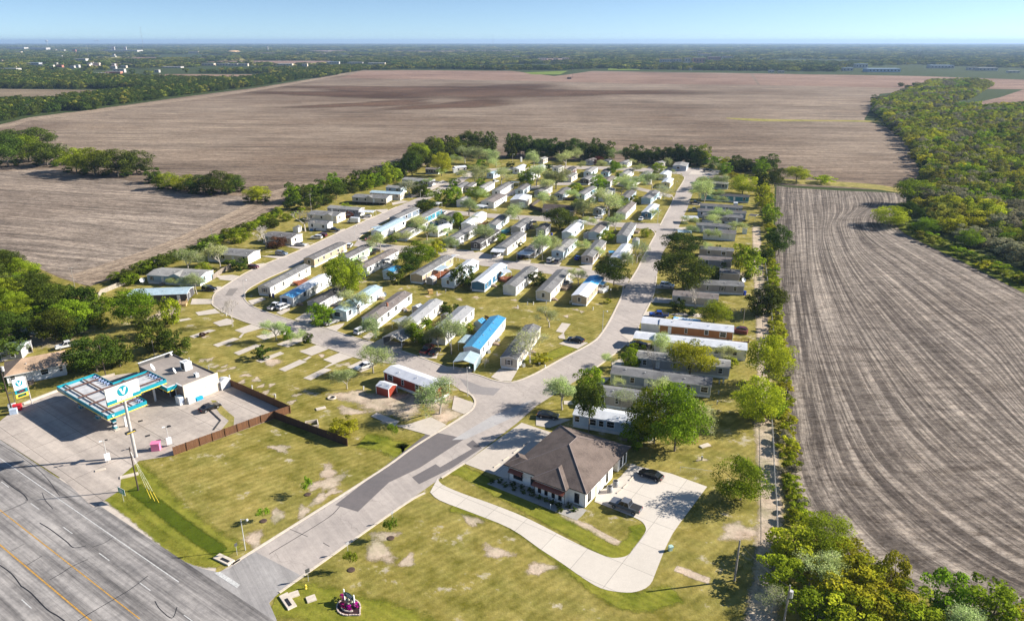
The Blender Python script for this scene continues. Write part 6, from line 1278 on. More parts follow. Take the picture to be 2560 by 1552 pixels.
# ================================================================== trees
TR_ = [
 (TS, 1400, 1080, 560, 640, 'g'), (TS, 1640, 1170, 640, 760, 'g'), (TS, 1860, 1060, 330, 480, 's'), (TS, 1200, 1110, 330, 330, 'g'), (TS, 625, 950, 320, 610, 'k'), (TS, 625, 430, 280, 250, 'g'), (TS, 310, 680, 400, 370, 's'), (TS, 1005, 705, 260, 280, 'b'), (TS, 960, 460, 190, 150, 'b'), (TS, 1400, 560, 300, 190, 's'),
 (TL, 2250, 1150, 540, 620, 'y'), (TV, 428, 352, 250, 250, 'y'), (TV, 345, 800, 275, 225, 'g'), (TV, 470, 320, 190, 160, 'g'),
 (TL, 1255, 1010, 560, 440, 'y'), (TL, 490, 925, 220, 270, 'g'), (TL, 590, 720, 200, 110, 'g'), (TL, 880, 740, 300, 230, 's'), (TL, 790, 960, 320, 230, 'x'), (TL, 1700, 830, 240, 200, 's'), (TL, 1790, 890, 180, 120, 'y'), (TL, 170, 900, 190, 120, 's'),
 (THH, 900, 775, 800, 600, 'd'), (THH, 860, 240, 560, 320, 'd'), (THH, 1410, 600, 230, 200, 'd'), (THH, 840, 1090, 220, 180, 'd'), (THH, 1010, 1150, 240, 60, 'd'), (THH, 1380, 1290, 460, 350, 'g'), (THH, 1095, 1050, 330, 310, 'x'), (THH, 1270, 245, 240, 160, 'b'), (THH, 1440, 240, 140, 160, 'd'), (THH, 1530, 440, 100, 110, 'c'), (THH, 1540, 265, 90, 60, 'y'),
 (THH, 1790, 470, 260, 420, 'y'), (THH, 1935, 585, 340, 470, 'g'), (THH, 2090, 1150, 380, 380, 'd'), (THH, 2150, 360, 200, 280, 'd'), (THH, 1380, 400, 160, 130, 'r'),
 (TF, 1115, 410, 430, 300, 'd'), (TF, 1870, 1200, 430, 390, 'd'), (TF, 545, 330, 320, 230, 's'), (TF, 1440, 245, 260, 220, 's'), (TF, 1800, 240, 420, 240, 's'), (TF, 1550, 415, 170, 180, 's'), (TF, 1890, 440, 250, 230, 's'), (TF, 1765, 575, 200, 160, 'g'), (TF, 2310, 520, 130, 130, 'g'), (TF, 90, 660, 320, 260, 's'), (TF, 870, 850, 300, 380, 's'), (TF, 1000, 770, 240, 260, 's'),
 (TF, 1400, 800, 200, 240, 's'), (TF, 1690, 830, 180, 140, 's'), (TF, 2190, 880, 280, 300, 'b'), (TF, 2060, 920, 240, 200, 's'), (TF, 1375, 1190, 220, 240, 's'), (TF, 800, 1200, 220, 210, 'd'), (TF, 1780, 1440, 100, 70, 'y'), (TF, 560, 650, 90, 70, 'd'), (TF, 1280, 640, 160, 150, 's'), (TF, 830, 460, 130, 90, 's'), (TF, 300, 590, 130, 120, 'g'),
 (TE, 1270, 1060, 460, 430, 'g'), (TE, 1080, 1150, 380, 340, 'd'), (TE, 960, 1285, 250, 240, 'd'), (TE, 1560, 870, 220, 260, 'y'), (TE, 1960, 1330, 370, 320, 'd'), (TJ, 1370, 690, 520, 580, 'g'), (TJ, 1250, 760, 300, 300, 'x'), (TJ, 1420, 640, 260, 260, 'g'), (TJ, 1030, 1070, 320, 300, 'g'), (TJ, 1560, 920, 380, 250, 's'), (TJ, 400, 1290, 280, 290, 's'), (TJ, 560, 1275, 150, 190, 'g'),
 (TJ, 705, 1395, 180, 240, 's'), (TJ, 830, 1335, 140, 160, 'd'), (TI, 2000, 1430, 220, 170, 'd'), (TJ, 1790, 1260, 380, 290, 's'), (TJ, 2150, 1240, 300, 220, 's'), (TK, 440, 900, 280, 280, 'g'), (TK, 770, 1030, 400, 400, 's'), (TK, 620, 960, 260, 240, 's'), (TK, 730, 545, 220, 90, 'd'), (TK, 1665, 1125, 400, 360, 'b'), (TK, 1780, 1120, 200, 110, 'y'), (TK, 1885, 720, 240, 230, 's'), (TK, 1170, 645, 60, 60, 'r'), (TK, 1150, 1180, 90, 110, 'x'), (TK, 960, 790, 140, 130, 'g'), (TK, 360, 880, 170, 200, 's'),
 (TE, 690, 800, 340, 240, 's'), (TE, 1250, 520, 300, 250, 's'), (TE, 900, 650, 140, 120, 'g'), (TE, 1400, 620, 260, 240, 's'), (TE, 1880, 390, 140, 190, 'c'), (TE, 2060, 260, 260, 280, 's'), (TE, 1390, 155, 260, 130, 'd'), (TE, 2290, 620, 260, 260, 's'), (TE, 1020, 700, 240, 130, 's'), (TE, 1600, 400, 120, 70, 'd'),
 (TC, 190, 630, 280, 370, 'd'), (TC, 460, 480, 160, 200, 'd'), (TC, 640, 620, 300, 350, 'y'), (TC, 700, 400, 260, 210, 'd'), (TC, 930, 310, 280, 210, 'd'), (TC, 1170, 300, 300, 220, 'd'), (TC, 1370, 330, 230, 220, 'd'), (TC, 1310, 375, 190, 170, 's'), (TC, 820, 350, 120, 80, 'g'), (TC, 1000, 420, 280, 120, 's'), (TC, 1200, 420, 280, 120, 's'), (TC, 1480, 480, 280, 190, 's'), (TC, 880, 480, 200, 120, 's'), (TC, 1230, 640, 220, 140, 's'), (TC, 1070, 510, 90, 60, 'g'),
 (TC, 830, 770, 160, 110, 'g'), (TC, 950, 700, 200, 90, 's'), (TC, 1150, 760, 300, 170, 's'), (TC, 1560, 750, 300, 160, 's'), (TC, 650, 1060, 260, 240, 'g'), (TC, 840, 1050, 260, 280, 'g'), (TC, 480, 1000, 140, 120, 's'), (TC, 1180, 1000, 340, 210, 'g'), (TC, 1060, 1220, 250, 240, 's'), (TC, 400, 1140, 240, 140, 'd'), (TC, 1700, 350, 200, 270, 'd'), (TC, 1850, 320, 300, 290, 'd'), (TC, 2010, 350, 160, 150, 'g'), (TC, 2190, 290, 260, 220, 'd'), (TC, 2350, 300, 260, 240, 'd'),
 (TC, 2060, 480, 280, 170, 's'), (TC, 1980, 530, 80, 100, 'y'), (TC, 1855, 660, 140, 140, 'x'), (TC, 2280, 510, 110, 70, 'd'), (TC, 2310, 680, 190, 160, 'd'), (TC, 2100, 770, 360, 180, 's'), (TC, 2400, 810, 280, 190, 's'), (TC, 900, 1390, 150, 220, 'g'), (TC, 1340, 640, 150, 100, 's'), (TC, 1780, 560, 100, 60, 'd'), (TC, 150, 930, 260, 220, 'b'), (TC, 300, 930, 220, 220, 'd'), (TC, 420, 780, 140, 110, 's'), (TC, 1700, 480, 120, 80, 'd'),
 (TD, 250, 320, 200, 150, 'd'), (TD, 590, 330, 240, 210, 'd'), (TD, 780, 360, 280, 230, 'd'), (TD, 1000, 400, 220, 150, 's'), (TD, 1270, 410, 250, 200, 'd'), (TD, 1440, 425, 200, 190, 'd'), (TD, 1620, 430, 220, 210, 'd'), (TD, 1800, 420, 200, 200, 'd'), (TD, 1960, 430, 300, 260, 'd'), (TD, 2140, 445, 220, 240, 'd'), (TD, 2290, 470, 200, 230, 'd'), (TD, 210, 480, 260, 160, 's'), (TD, 400, 420, 240, 160, 's'), (TD, 470, 540, 160, 140, 's'),
 (TD, 700, 445, 140, 130, 'r'), (TD, 790, 525, 160, 110, 's'), (TD, 950, 605, 160, 220, 'c'), (TD, 1090, 555, 120, 120, 's'), (TD, 1230, 490, 150, 120, 'b'), (TD, 1320, 610, 190, 140, 's'), (TD, 1620, 560, 220, 120, 'g'), (TD, 1770, 500, 170, 160, 'b'), (TD, 60, 820, 340, 200, 's'), (TD, 370, 870, 210, 150, 'g'), (TD, 720, 810, 260, 180, 'g'), (TD, 1070, 900, 300, 190, 's'), (TD, 1290, 830, 230, 120, 's'), (TD, 1540, 820, 280, 160, 's'), (TD, 1710, 990, 240, 240, 'b'),
 (TD, 1260, 1030, 150, 120, 'y'), (TD, 480, 1240, 280, 220, 's'), (TD, 880, 1190, 300, 260, 's'), (TD, 1020, 1150, 240, 220, 'g'), (TD, 1570, 1320, 140, 200, 's'), (TD, 1640, 700, 130, 90, 's'), (TD, 1850, 620, 120, 110, 'b'), (TD, 2310, 830, 240, 90, 's'), (TD, 2260, 990, 320, 150, 's'), (TD, 620, 690, 120, 100, 's'), (TD, 1450, 760, 200, 100, 's'), (TD, 950, 760, 120, 90, 'y'),
 (TG, 1130, 470, 200, 100, 's'), (TG, 1410, 490, 210, 250, 's'), (TG, 1170, 680, 380, 150, 's'), (TG, 1340, 660, 200, 110, 's'), (TG, 950, 1120, 240, 140, 's'), (TG, 1280, 1100, 260, 150, 's'), (TG, 1370, 990, 230, 130, 's'), (TG, 1260, 1330, 240, 190, 's'), (TG, 1740, 190, 300, 240, 'd'), (TG, 1500, 230, 190, 190, 'g'), (TG, 1400, 200, 170, 150, 'b'), (TG, 1790, 550, 420, 310, 'y'), (TG, 2050, 450, 180, 300, 'd'), (TG, 2120, 580, 160, 330, 'd'), (TG, 2110, 170, 190, 170, 'd'), (TG, 1630, 300, 150, 110, 'y'),
 (TB, 1900, 520, 220, 310, 'd'), (TB, 1700, 590, 190, 180, 'g'), (TB, 1580, 615, 180, 190, 'g'), (TB, 1440, 650, 190, 170, 'g'), (TB, 1300, 695, 220, 200, 'g'), (TB, 1160, 730, 150, 120, 'd'), (TB, 930, 810, 300, 210, 'd'), (TB, 800, 880, 180, 140, 'd'), (TB, 640, 930, 230, 200, 'd'), (TB, 365, 850, 210, 250, 'd'), (TB, 380, 940, 240, 90, 'd'), (TB, 490, 975, 90, 55, 'g'), (TB, 290, 1090, 140, 100, 'g'), (TB, 400, 1045, 100, 80, 'g'), (TB, 110, 1175, 170, 90, 'd'), (TB, 530, 1225, 320, 260, 'x'),
 (TB, 1040, 965, 140, 100, 'g'), (TB, 1080, 1045, 120, 70, 'r'), (TB, 150, 1440, 220, 150, 'r'), (TB, 1860, 775, 230, 180, 'b'), (TB, 2000, 745, 190, 160, 'd'), (TB, 1730, 840, 70, 90, 'x'), (TB, 2060, 985, 170, 130, 'd'), (TB, 2100, 780, 120, 100, 'g'), (TB, 20, 1200, 100, 70, 'd'),
 (TA, 1530, 850, 240, 180, 'g'), (TA, 1880, 920, 320, 270, 'x'), (TA, 1280, 890, 140, 80, 'g'), (TA, 1140, 910, 150, 100, 'd'), (TA, 1010, 990, 150, 110, 'd'), (TA, 870, 1060, 170, 110, 'd'), (TA, 690, 1120, 130, 120, 'd'), (TA, 500, 1190, 250, 130, 'd'), (TA, 280, 1250, 230, 120, 'g'), (TA, 90, 1360, 200, 120, 'd'), (TA, 1290, 1170, 330, 210, 's'), (TA, 1560, 1205, 190, 150, 'd'), (TA, 880, 1225, 320, 180, 's'), (TA, 1080, 1230, 180, 130, 'g'), (TA, 1420, 1180, 160, 110, 'd'), (TA, 1720, 700, 100, 70, 'g'), (TA, 1950, 640, 140, 80, 'd'),
 (TI, 1075, 530, 320, 280, 's'), (TI, 700, 440, 150, 110, 's'), (TI, 740, 955, 260, 370, 'g'), (TI, 1580, 980, 250, 380, 'x'), (TI, 240, 1000, 480, 520, 'g'), (TI, 420, 1130, 360, 330, 'd'), (TI, 480, 1330, 380, 320, 'd'), (TI, 820, 1390, 300, 320, 'd'), (TI, 1180, 1120, 110, 60, 'r'), (TI, 660, 1300, 260, 260, 'd'), (TI, 120, 640, 260, 180, 'g'),
 (TM, 1250, 770, 620, 470, 'd'), (TM, 1540, 700, 320, 360, 'd'), (TM, 1050, 700, 300, 300, 'd'), (TM, 60, 1010, 120, 110, 'd'), (TO, 890, 815, 270, 240, 's'), (TO, 1200, 625, 360, 300, 's'), (TO, 1990, 1110, 480, 410, 's'), (TO, 1850, 1000, 240, 200, 'b'), (TO, 860, 1360, 300, 190, 'y'),
]
for a in TR_: tree(*a)
for (x, y, w_, h_) in [(60, 290, 250, 220), (170, 320, 210, 190), (280, 330, 120, 110), (90, 440, 240, 170), (300, 480, 220, 200), (420, 540, 230, 220), (530, 640, 230, 200), (600, 560, 180, 200), (420, 740, 260, 230), (520, 720, 200, 170), (640, 440, 110, 110), (760, 530, 130, 140), (60, 700, 260, 170), (90, 849, 200, 130), (750, 640, 90, 90), (200, 580, 240, 180), (300, 640, 200, 150), (10, 560, 200, 200), (660, 620, 120, 90), (160, 400, 200, 160), (360, 600, 180, 160), (20, 380, 180, 160), (480, 480, 150, 150), (220, 520, 160, 110), (810, 470, 100, 60), (880, 320, 90, 60), (960, 320, 120, 70), (40, 460, 220, 180), (120, 560, 220, 180), (260, 400, 190, 160), (340, 500, 190, 170), (480, 600, 200, 180), (560, 500, 170, 150), (420, 460, 160, 140), (180, 640, 160, 120), (20, 640, 200, 150), (600, 640, 180, 150), (670, 560, 150, 140), (120, 760, 180, 120), (340, 700, 180, 150), (40, 230, 200, 160), (-40, 340, 200, 200)]:
    tree(TX, x, y, w_, h_, R.choice('gddg'), where='in the thicket at the left edge below the ploughed field', group='thicket at the left edge')
for (x, y, w_, h_, k) in [(20, 400, 75, 75, 'd'), (70, 390, 80, 65, 'g'), (115, 400, 75, 60, 'd'), (30, 365, 80, 45, 'd'), (90, 360, 80, 40, 'd'), (150, 395, 50, 50, 'o'), (185, 415, 75, 60, 'g'), (230, 422, 85, 68, 'g'), (285, 425, 85, 68, 'd'), (330, 420, 75, 60, 'd'), (375, 440, 40, 38, 'd'), (405, 455, 60, 35, 'g'), (450, 460, 60, 38, 'y'), (490, 465, 65, 45, 'd'), (535, 468, 75, 58, 'd'), (565, 462, 50, 45, 'd'), (620, 487, 60, 25, 'y'), (-30, 395, 80, 80, 'd')]:
    tree(DD, x, y, w_, h_ * .95, k, where='in the tree island on the left field', group='tree islands on the left field')
    for dx in (-.3, .25): p_ = ground(*DD(x + dx * w_, y + R.uniform(-1, 2))); plant(p_, 6.5, 3.1, 'd', where='at the foot of the tree island on the left field', group='tree islands on the left field')
# trees at the lower right, in front of the furrowed field
for (x, y, w_, h_, k) in [(150, 430, 260, 220, 'y'), (330, 400, 320, 240, 'g'), (470, 500, 240, 200, 'y'), (260, 570, 260, 220, 's'), (100, 560, 220, 200, 'y'), (420, 640, 280, 230, 'y'), (560, 600, 240, 220, 'y'), (640, 740, 280, 230, 'y'), (780, 780, 260, 230, 'y'), (470, 790, 260, 220, 'y'), (300, 760, 280, 210, 'g'), (700, 590, 150, 240, 'y'), (965, 700, 200, 260, 'g'), (1220, 770, 320, 250, 'g'), (1010, 860, 260, 180, 's'), (880, 880, 260, 200, 'y'), (60, 700, 160, 130, 'b'), (1400, 880, 260, 200, 'y')]:
    tree(TW, x, y, w_ * .95, h_ * .8, k, where='in the clump at the bottom right corner', group='trees in the bottom right corner')
# hedgerow along the right boundary
line = smoothline(gp(SS, [(1890, 425), (1912, 470), (1920, 520), (1925, 600), (1932, 690), (1942, 780), (1950, 860), (1962, 960), (1966, 1060), (1975, 1160), (1990, 1260), (2010, 1330)]), 12)
acc = 0; nxt = 0
for i in range(1, len(line)):
    seg = (line[i] - line[i - 1]).length; acc += seg
    if acc > nxt:
        k = R.choice('yyyyygo'); W_ = R.uniform(2.8, 4.6) if line[i].y < 300 else R.uniform(3.5, 6)
        plant(line[i] + Vector((R.uniform(-.9, .7), R.uniform(-.6, .6), 0)), W_, W_ * R.uniform(.5, .72), k, where='in the hedgerow along the right boundary', group='right boundary hedgerow'); nxt = acc + W_ * R.uniform(.45, .95)
for (x, y, w_, h_, k) in [(1945, 640, 60, 75, 'd'), (1920, 780, 75, 70, 'd'), (1935, 470, 45, 50, 'd'), (1905, 520, 40, 60, 'y'), (1900, 440, 40, 40, 'g'), (1922, 425, 45, 40, 'd'), (1925, 560, 40, 50, 'g'), (1990, 455, 60, 14, 'y'), (2060, 458, 50, 10, 'y')]:
    tree(SS, x, y, w_, h_, k, where='at the right boundary hedge', group='right boundary hedgerow')
# dark border of trees along the field edge
def border(pts, step, w0, w1, h0, h1, kinds, where):
    ln = smoothline(gp(SS, pts), 10); acc = 0; nx = 0
    for i in range(1, len(ln)):
        seg = ln[i] - ln[i - 1]; L = seg.length; t0 = acc; acc += L
        while nx < acc:
            p = ln[i - 1] + seg * ((nx - t0) / L); W_ = R.uniform(w0, w1); plant(p + Vector((R.uniform(-1, 1), R.uniform(-1, 1), 0)), W_, R.uniform(h0, h1), R.choice(kinds), where=where, group='border trees along the field'); nx += step * R.uniform(.75, 1.25)
border([(1035, 425), (1060, 408), (1100, 396), (1140, 385), (1190, 380), (1238, 380)], 7, 10, 13.5, 11, 16, 'dddg', 'in the dark border row behind the park, left part')
border([(1275, 392), (1330, 392), (1400, 396), (1460, 400), (1530, 402)], 7, 10, 14, 11.5, 16.5, 'dddd', 'in the dark border row behind the park, middle part')
border([(1575, 408), (1640, 408), (1700, 412), (1768, 416)], 7, 10, 13, 9.5, 13.5, 'dddg', 'in the dark border row behind the park, right part')
border([(1785, 420), (1830, 424), (1880, 430), (1925, 436)], 8, 9, 12, 7, 10, 'ddgy', 'at the far right corner behind the park')
border([(735, 508), (780, 494), (850, 476), (920, 462), (985, 446), (1010, 436)], 6, 7.5, 10.5, 6.5, 10.5, 'ddgg', 'in the dense hedge behind the left street')
border([(430, 655), (500, 628), (560, 600), (640, 566), (700, 536)], 4.2, 4, 6.5, 2.6, 4.4, 'ddgg', 'in the low hedge along the left field')
border([(285, 705), (330, 695), (380, 678), (430, 660)], 4.5, 4, 7, 3, 4.8, 'ddgg', 'in the hedge beside the grey fence')
for i_ in range(26):
    u = i_ / 25; p_ = ground(*SS(2285 + 420 * u, 582 + 235 * u * .72 + 20 * u)); plant(p_ + Vector((R.uniform(-3, 3), R.uniform(0, 5), 0)), R.uniform(4.5, 7.5), R.uniform(2.4, 3.1), R.choice('gydmg'), where='at the front edge of the right woodland', group='bushes at the woodland edge')
rs2 = random.Random(21)
for i_ in range(38):
    t_, x_, y_ = rs2.choice([(TC, rs2.uniform(450, 2400), rs2.uniform(420, 1100)), (TD, rs2.uniform(0, 1700), rs2.uniform(420, 1250)), (TE, rs2.uniform(900, 2400), rs2.uniform(250, 800)), (TG, rs2.uniform(900, 1800), rs2.uniform(420, 1250))])
    w_ = rs2.uniform(150, 260) * (1 if y_ > 700 else .8); tree(t_, x_, y_, w_, w_ * .85, rs2.choice('ssssbg'))
# saplings in mulch rings by the entrance road
MULCH = plain('dark_mulch', (.09, .055, .04), .95, var=.4)
for i, (t, x, y, h_) in enumerate([(TU, 765, 470, 120), (TU, 1190, 215, 150), (TU, 1990, 635, 180), (TU, 1610, 940, 170), (TO, 1440, 1435, 200)]):
    p = ground(*t(x, y)); lb = ['lone sapling near the lamp post by the entrance', 'thin bare sapling on the lawn in dirt track', 'sapling in a mulch ring beside the entrance road', 'sapling in mulch ring nearest the garden sign', 'young tree below the dark timber fence'][i]
    tree(t, x, y, 110 if t is TU else 100, h_, 't', label=lb)
    if i < 4:
        o2 = tag(MB().lathe([(.62, 0), (.58, .10), (.3, .13), (.01, .11)], n=18).build('mulch_ring', MULCH), 'dark mulch ring under the ' + ['lone sapling near the lamp post', 'thin bare sapling on the lawn', 'sapling beside the entrance road', 'sapling nearest the garden sign'][i], 'mulch ring', 'mulch rings'); o2.location = (p.x, p.y, .02)
# ------------------------------------------------------------------ woodland (masses)
wood = gp(SS, [(2235, 245), (2330, 208), (2440, 206), (2480, 214), (2420, 250), (2330, 262), (2410, 276), (2560, 272), (3000, 280), (3000, 860), (2650, 720), (2500, 655), (2400, 610), (2310, 560), (2270, 535), (2300, 500), (2310, 440), (2270, 360), (2190, 285), (2185, 265)])
nearw = gp(SS, [(2310, 560), (2400, 612), (2500, 655), (2650, 722), (3000, 860), (3000, 640), (2560, 480), (2320, 470), (2290, 520)])
pts = []; cnt = 0
for q in scatter(wood, 7.6):
    if inside(q, nearw) and cnt < 105 and q[0] < 330:
        cnt += 1; d_ = R.uniform(6.5, 11); k = R.choice('mmyogsomd'); plant(Vector((q[0], q[1], 0)), d_, R.uniform(5, 8.5), 'm' if k == 'd' else k, where='in the woodland along the right edge', group='woodland trees on the right edge')
    else: pts.append((q[0], q[1], 0, R.uniform(7, 12.5), R.uniform(6, 10.5)))
mix_ = [c for k in 'mmyog' for c, _ in VAR[k]] + [VAR['d'][0][0]]
structure(pointwood('right_woodland', pts, mix_), 'stuff')
for i, (x, y, w_, h_) in enumerate([(2280, 512, 75, 62), (2225, 565, 80, 50), (2265, 560, 60, 55), (2310, 585, 60, 40)]): tree(SS, x, y, w_, h_, 'gydg'[i], label=['bright green tree standing out of the wood edge', 'dark rounded tree at the field side bend', 'green tree behind the field side bend', 'small green tree below the wood edge'][i])
tree(T4, 1025, 750, 80, 65, 'd', label='lone round dark tree left of the right wood'); tree(T4, 1390, 660, 130, 70, 'd', label='round dark tree between field and wood'); tree(T4, 1275, 605, 60, 35, 'd', label='small far round tree on field edge'); tree(T4, 1420, 600, 60, 35, 'd', label='small far tree right of another'); tree(T4, 1045, 935, 30, 30, 'd', label='tiny bush on the drain grass strip')
band = lambda P_: gp(SS, P_)
W1 = band([(-300, 330), (0, 304), (65, 290), (166, 277), (235, 277), (240, 269), (338, 256), (467, 237), (640, 216), (796, 192), (861, 180), (905, 174), (905, 168), (840, 172), (700, 190), (600, 205), (470, 222), (330, 236), (240, 243), (170, 252), (120, 262), (60, 262), (0, 262), (-300, 270)])
W2 = band([(-400, 226), (0, 222), (340, 224), (420, 222), (560, 214), (640, 203), (520, 202), (400, 200), (250, 195), (180, 188), (0, 182), (-400, 180)])
small = [c for k in 'ddm' for c, _ in VAR[k + 'S']]
structure(pointwood('left_hedgerow_wood', [(q[0], q[1], 0, R.uniform(9, 15), R.uniform(8, 12)) for q in scatter(W1, 8.5) + scatter(W2, 11)], mix_[:1] + [c for c, _ in VAR['d']] * 2), 'stuff')
# far woods: ever larger clumps with distance
FARF = newmat('x')[0] if False else None
def outsideall(q): return not any(inside(q, P_) for P_ in KEEP)
KEEP = [gp(SS, [(290, 192), (420, 184), (640, 185), (720, 188), (800, 196), (905, 176), (1040, 172), (1250, 176), (1400, 176), (1480, 172), (1860, 178), (2110, 180), (2110, 168), (2280, 162), (2500, 170), (2900, 180), (2900, 330), (2160, 300), (0, 330), (-300, 330), (-300, 230), (0, 222), (340, 226)])]
KEEP += [gp(SS, P_) for P_ in ([(1180, 163), (1400, 160), (1500, 166), (1400, 170), (1200, 170)],)]
FW = plain('far_white_wall', (.46, .43, .39), var=.1); FT = plain('far_tan_wall', (.6, .5, .38), var=.15); FB = plain('far_brick_wall', (.42, .18, .12), var=.2); FG = plain('far_grey_roof', (.4, .4, .42), var=.2); FBW = plain('far_blue_roof', (.35, .45, .55), var=.2); FO = plain('orange_brown_dome', (.55, .36, .18), var=.1); GLD = plain('dark_openings', (.05, .055, .07), var=.2)
fb = [('long white stadium stand at the far left', T1, 150, 250, 170, 26, FW, FBW), ('white curved stand right of the stadium', T1, 370, 255, 160, 26, FW, FG), ('orange warehouse in front of the stadium', T1, 170, 285, 70, 14, FT, FT), ('orange tower block on the far left', T1, 715, 280, 34, 26, FB, FB), ('white block with domed top near stadium', T1, 590, 270, 60, 18, FW, FW),
 ('wide pale campus building with white roofs', T1, 1150, 275, 330, 18, FW, FG), ('bright white campus tower, left one', T1, 1090, 262, 30, 40, FW, FW), ('bright white campus tower, right one', T1, 1205, 262, 26, 40, FW, FW), ('white campus wing below the towers', T1, 1030, 232, 120, 16, FW, FW), ('long white shed right of the campus', T1, 1420, 236, 120, 10, FW, FW), ('second long white shed right of campus', T1, 1640, 236, 150, 10, FW, FW),
 ('white block right of the mast', T1, 1860, 288, 90, 16, FT, FW), ('thin white building near horizon', T1, 1665, 182, 90, 14, FW, FW), ('white sheds left of the golden dome', T1, 1970, 248, 120, 8, FW, FW), ('white shops behind the golden dome', T1, 2200, 246, 90, 14, FW, FW), ('white gabled hall above the dark trees', T1, 750, 358, 150, 8, FW, FW), ('light warehouse at the left edge', T1, 60, 455, 200, 6, FW, FG), ('pale warehouse right of the left edge one', T1, 300, 395, 150, 6, FG, FBW),
 ('red-roofed school among the trees', T1, 560, 420, 80, 6, FB, FB), ('long brick shopping building with white roof', T1, 820, 500, 400, 5, FB, FW), ('tan brick building right end of shopping row', T1, 1090, 497, 140, 8, FB, FW), ('white shopping building with grey front', T1, 1140, 470, 110, 8, FW, FG), ('small white house above the brick row', T1, 1080, 405, 50, 6, FW, FG), ('small pale house right of brick row', T1, 1190, 425, 50, 6, FT, FG),
 ('pale apartment row, first block', T1, 2000, 405, 120, 9, FT, FG), ('pale apartment row, second block', T1, 2140, 405, 110, 9, FT, FG), ('pale apartment row, third block', T1, 2240, 408, 90, 9, FT, FG), ('pale apartment row, fourth block', T1, 2340, 408, 90, 9, FT, FG), ('low white wall of lots by the far field', T1, 1650, 425, 180, 3, FW, FW), ('white silo block behind the far field', T1, 1510, 470, 40, 6, FW, FW),
 ('white water-side building left of centre', T2, 60, 290, 130, 6, FW, FB), ('red-roofed block in the middle distance', T2, 170, 292, 100, 7, FW, FB), ('white row right of red-roofed block', T2, 360, 294, 80, 6, FW, FB), ('small red-and-white block left of centre', T2, 620, 302, 80, 6, FT, FB), ('white block with red roof at centre', T2, 845, 298, 80, 8, FW, FB), ('white spire building at left centre', T2, 112, 260, 10, 45, FW, FW), ('tan gable house by the hedgerow', T2, 470, 412, 50, 8, FT, FT),
 ('bright blue-roofed sheds before the woods', T2, 740, 388, 120, 7, FW, FBW), ('white low sheds right of blue-roofed ones', T2, 950, 386, 150, 5, FW, FW), ('pale long sheds at the field corner', T2, 1160, 392, 160, 5, FT, FW), ('cream farm block behind hedge', T2, 270, 402, 150, 5, FT, FG), ('far white roof strip near left horizon', T2, 440, 195, 60, 16, FW, FW),
 ('cream villa block behind woods, left', T3, 300, 350, 70, 10, FT, FW), ('yellowish villa behind woods, middle', T3, 420, 350, 45, 8, FT, FT), ('yellowish villa behind woods, right', T3, 515, 348, 60, 8, FT, FT), ('tiny white hut at the wood edge', T3, 35, 325, 60, 6, FW, FB), ('red-roofed apartment group, left block', T3, 1480, 372, 110, 14, FW, FB), ('red-roofed apartment group, tall cream block', T3, 1690, 375, 50, 22, FT, FB),
 ('red-roofed apartment group, middle block', T3, 1800, 375, 110, 20, FB, FW), ('red-roofed apartment group, right block', T3, 1950, 352, 120, 18, FB, FW), ('red-roofed apartment group, rear block', T3, 1860, 312, 120, 14, FW, FB), ('red-roofed apartment group, far right block', T3, 2080, 330, 100, 10, FW, FB), ('white hut in the green clearing', T3, 1722, 448, 16, 5, FW, FW), ('red-roofed apartment group, near left block', T3, 1590, 368, 80, 14, FW, FB),
 ('white rail depot left part', T4, 770, 455, 100, 8, FW, FBW), ('blue and white factory hall on the right', T4, 900, 425, 120, 14, FW, FBW), ('long dark-fronted factory hall on the right', T4, 1120, 465, 310, 10, FBW, FBW), ('long white warehouse on far right', T4, 1680, 430, 220, 8, FW, FBW), ('white warehouse at far right, second', T4, 1960, 448, 80, 7, FW, FW), ('white warehouse at far right, third', T4, 2120, 452, 180, 7, FW, FW), ('white trailer row at right edge', T4, 2370, 472, 110, 4, FW, FW),
 ('small white farmhouse at field corner', T4, 35, 470, 50, 5, FW, FG), ('brown shed beside the small white farmhouse', T4, 130, 472, 60, 4, FT, FG), ('pale line of sheds near right horizon', T4, 1480, 262, 70, 8, FW, FW), ('white roof near right horizon', T4, 2210, 290, 26, 8, FW, FW)]
for (lb, t, x, y, wp, hm, wl, rfm) in fb:
    p = ground(*t(x, y)); W_ = wp * .26 * mpp(p) / 2 + 12; q = p * ((p.y - min(p.y * .13, 420)) / p.y)
    KEEP.append([Vector((q.x - W_, q.y, 0)), Vector((q.x + W_, q.y, 0)), Vector((p.x + W_, p.y + W_, 0)), Vector((p.x - W_, p.y + W_, 0))])
OPEN_ = []; ro_ = random.Random(8)
for k in range(34):
    yy = ro_.uniform(1750, 6500); xx = ro_.uniform(-.72, .1 if k % 3 else .7) * yy; a_ = ro_.uniform(60, 190) * yy / 3000; b_ = ro_.uniform(90, 260) * yy / 3000; sk = ro_.uniform(-40, 40)
    P_ = [Vector((xx - a_, yy - b_, 0)), Vector((xx + a_, yy - b_ + sk, 0)), Vector((xx + a_ * ro_.uniform(.7, 1.2), yy + b_, 0)), Vector((xx - a_, yy + b_ - sk, 0))]
    if not any(inside((xx, yy), Q) for Q in KEEP): OPEN_.append(P_)
KEEP += OPEN_
for i_, P_ in enumerate(OPEN_): sheet('far_open_ground', P_, .3 + .01 * i_, M_PINK if i_ % 3 else M_ROUGH)
rt_ = random.Random(5); TINY = []
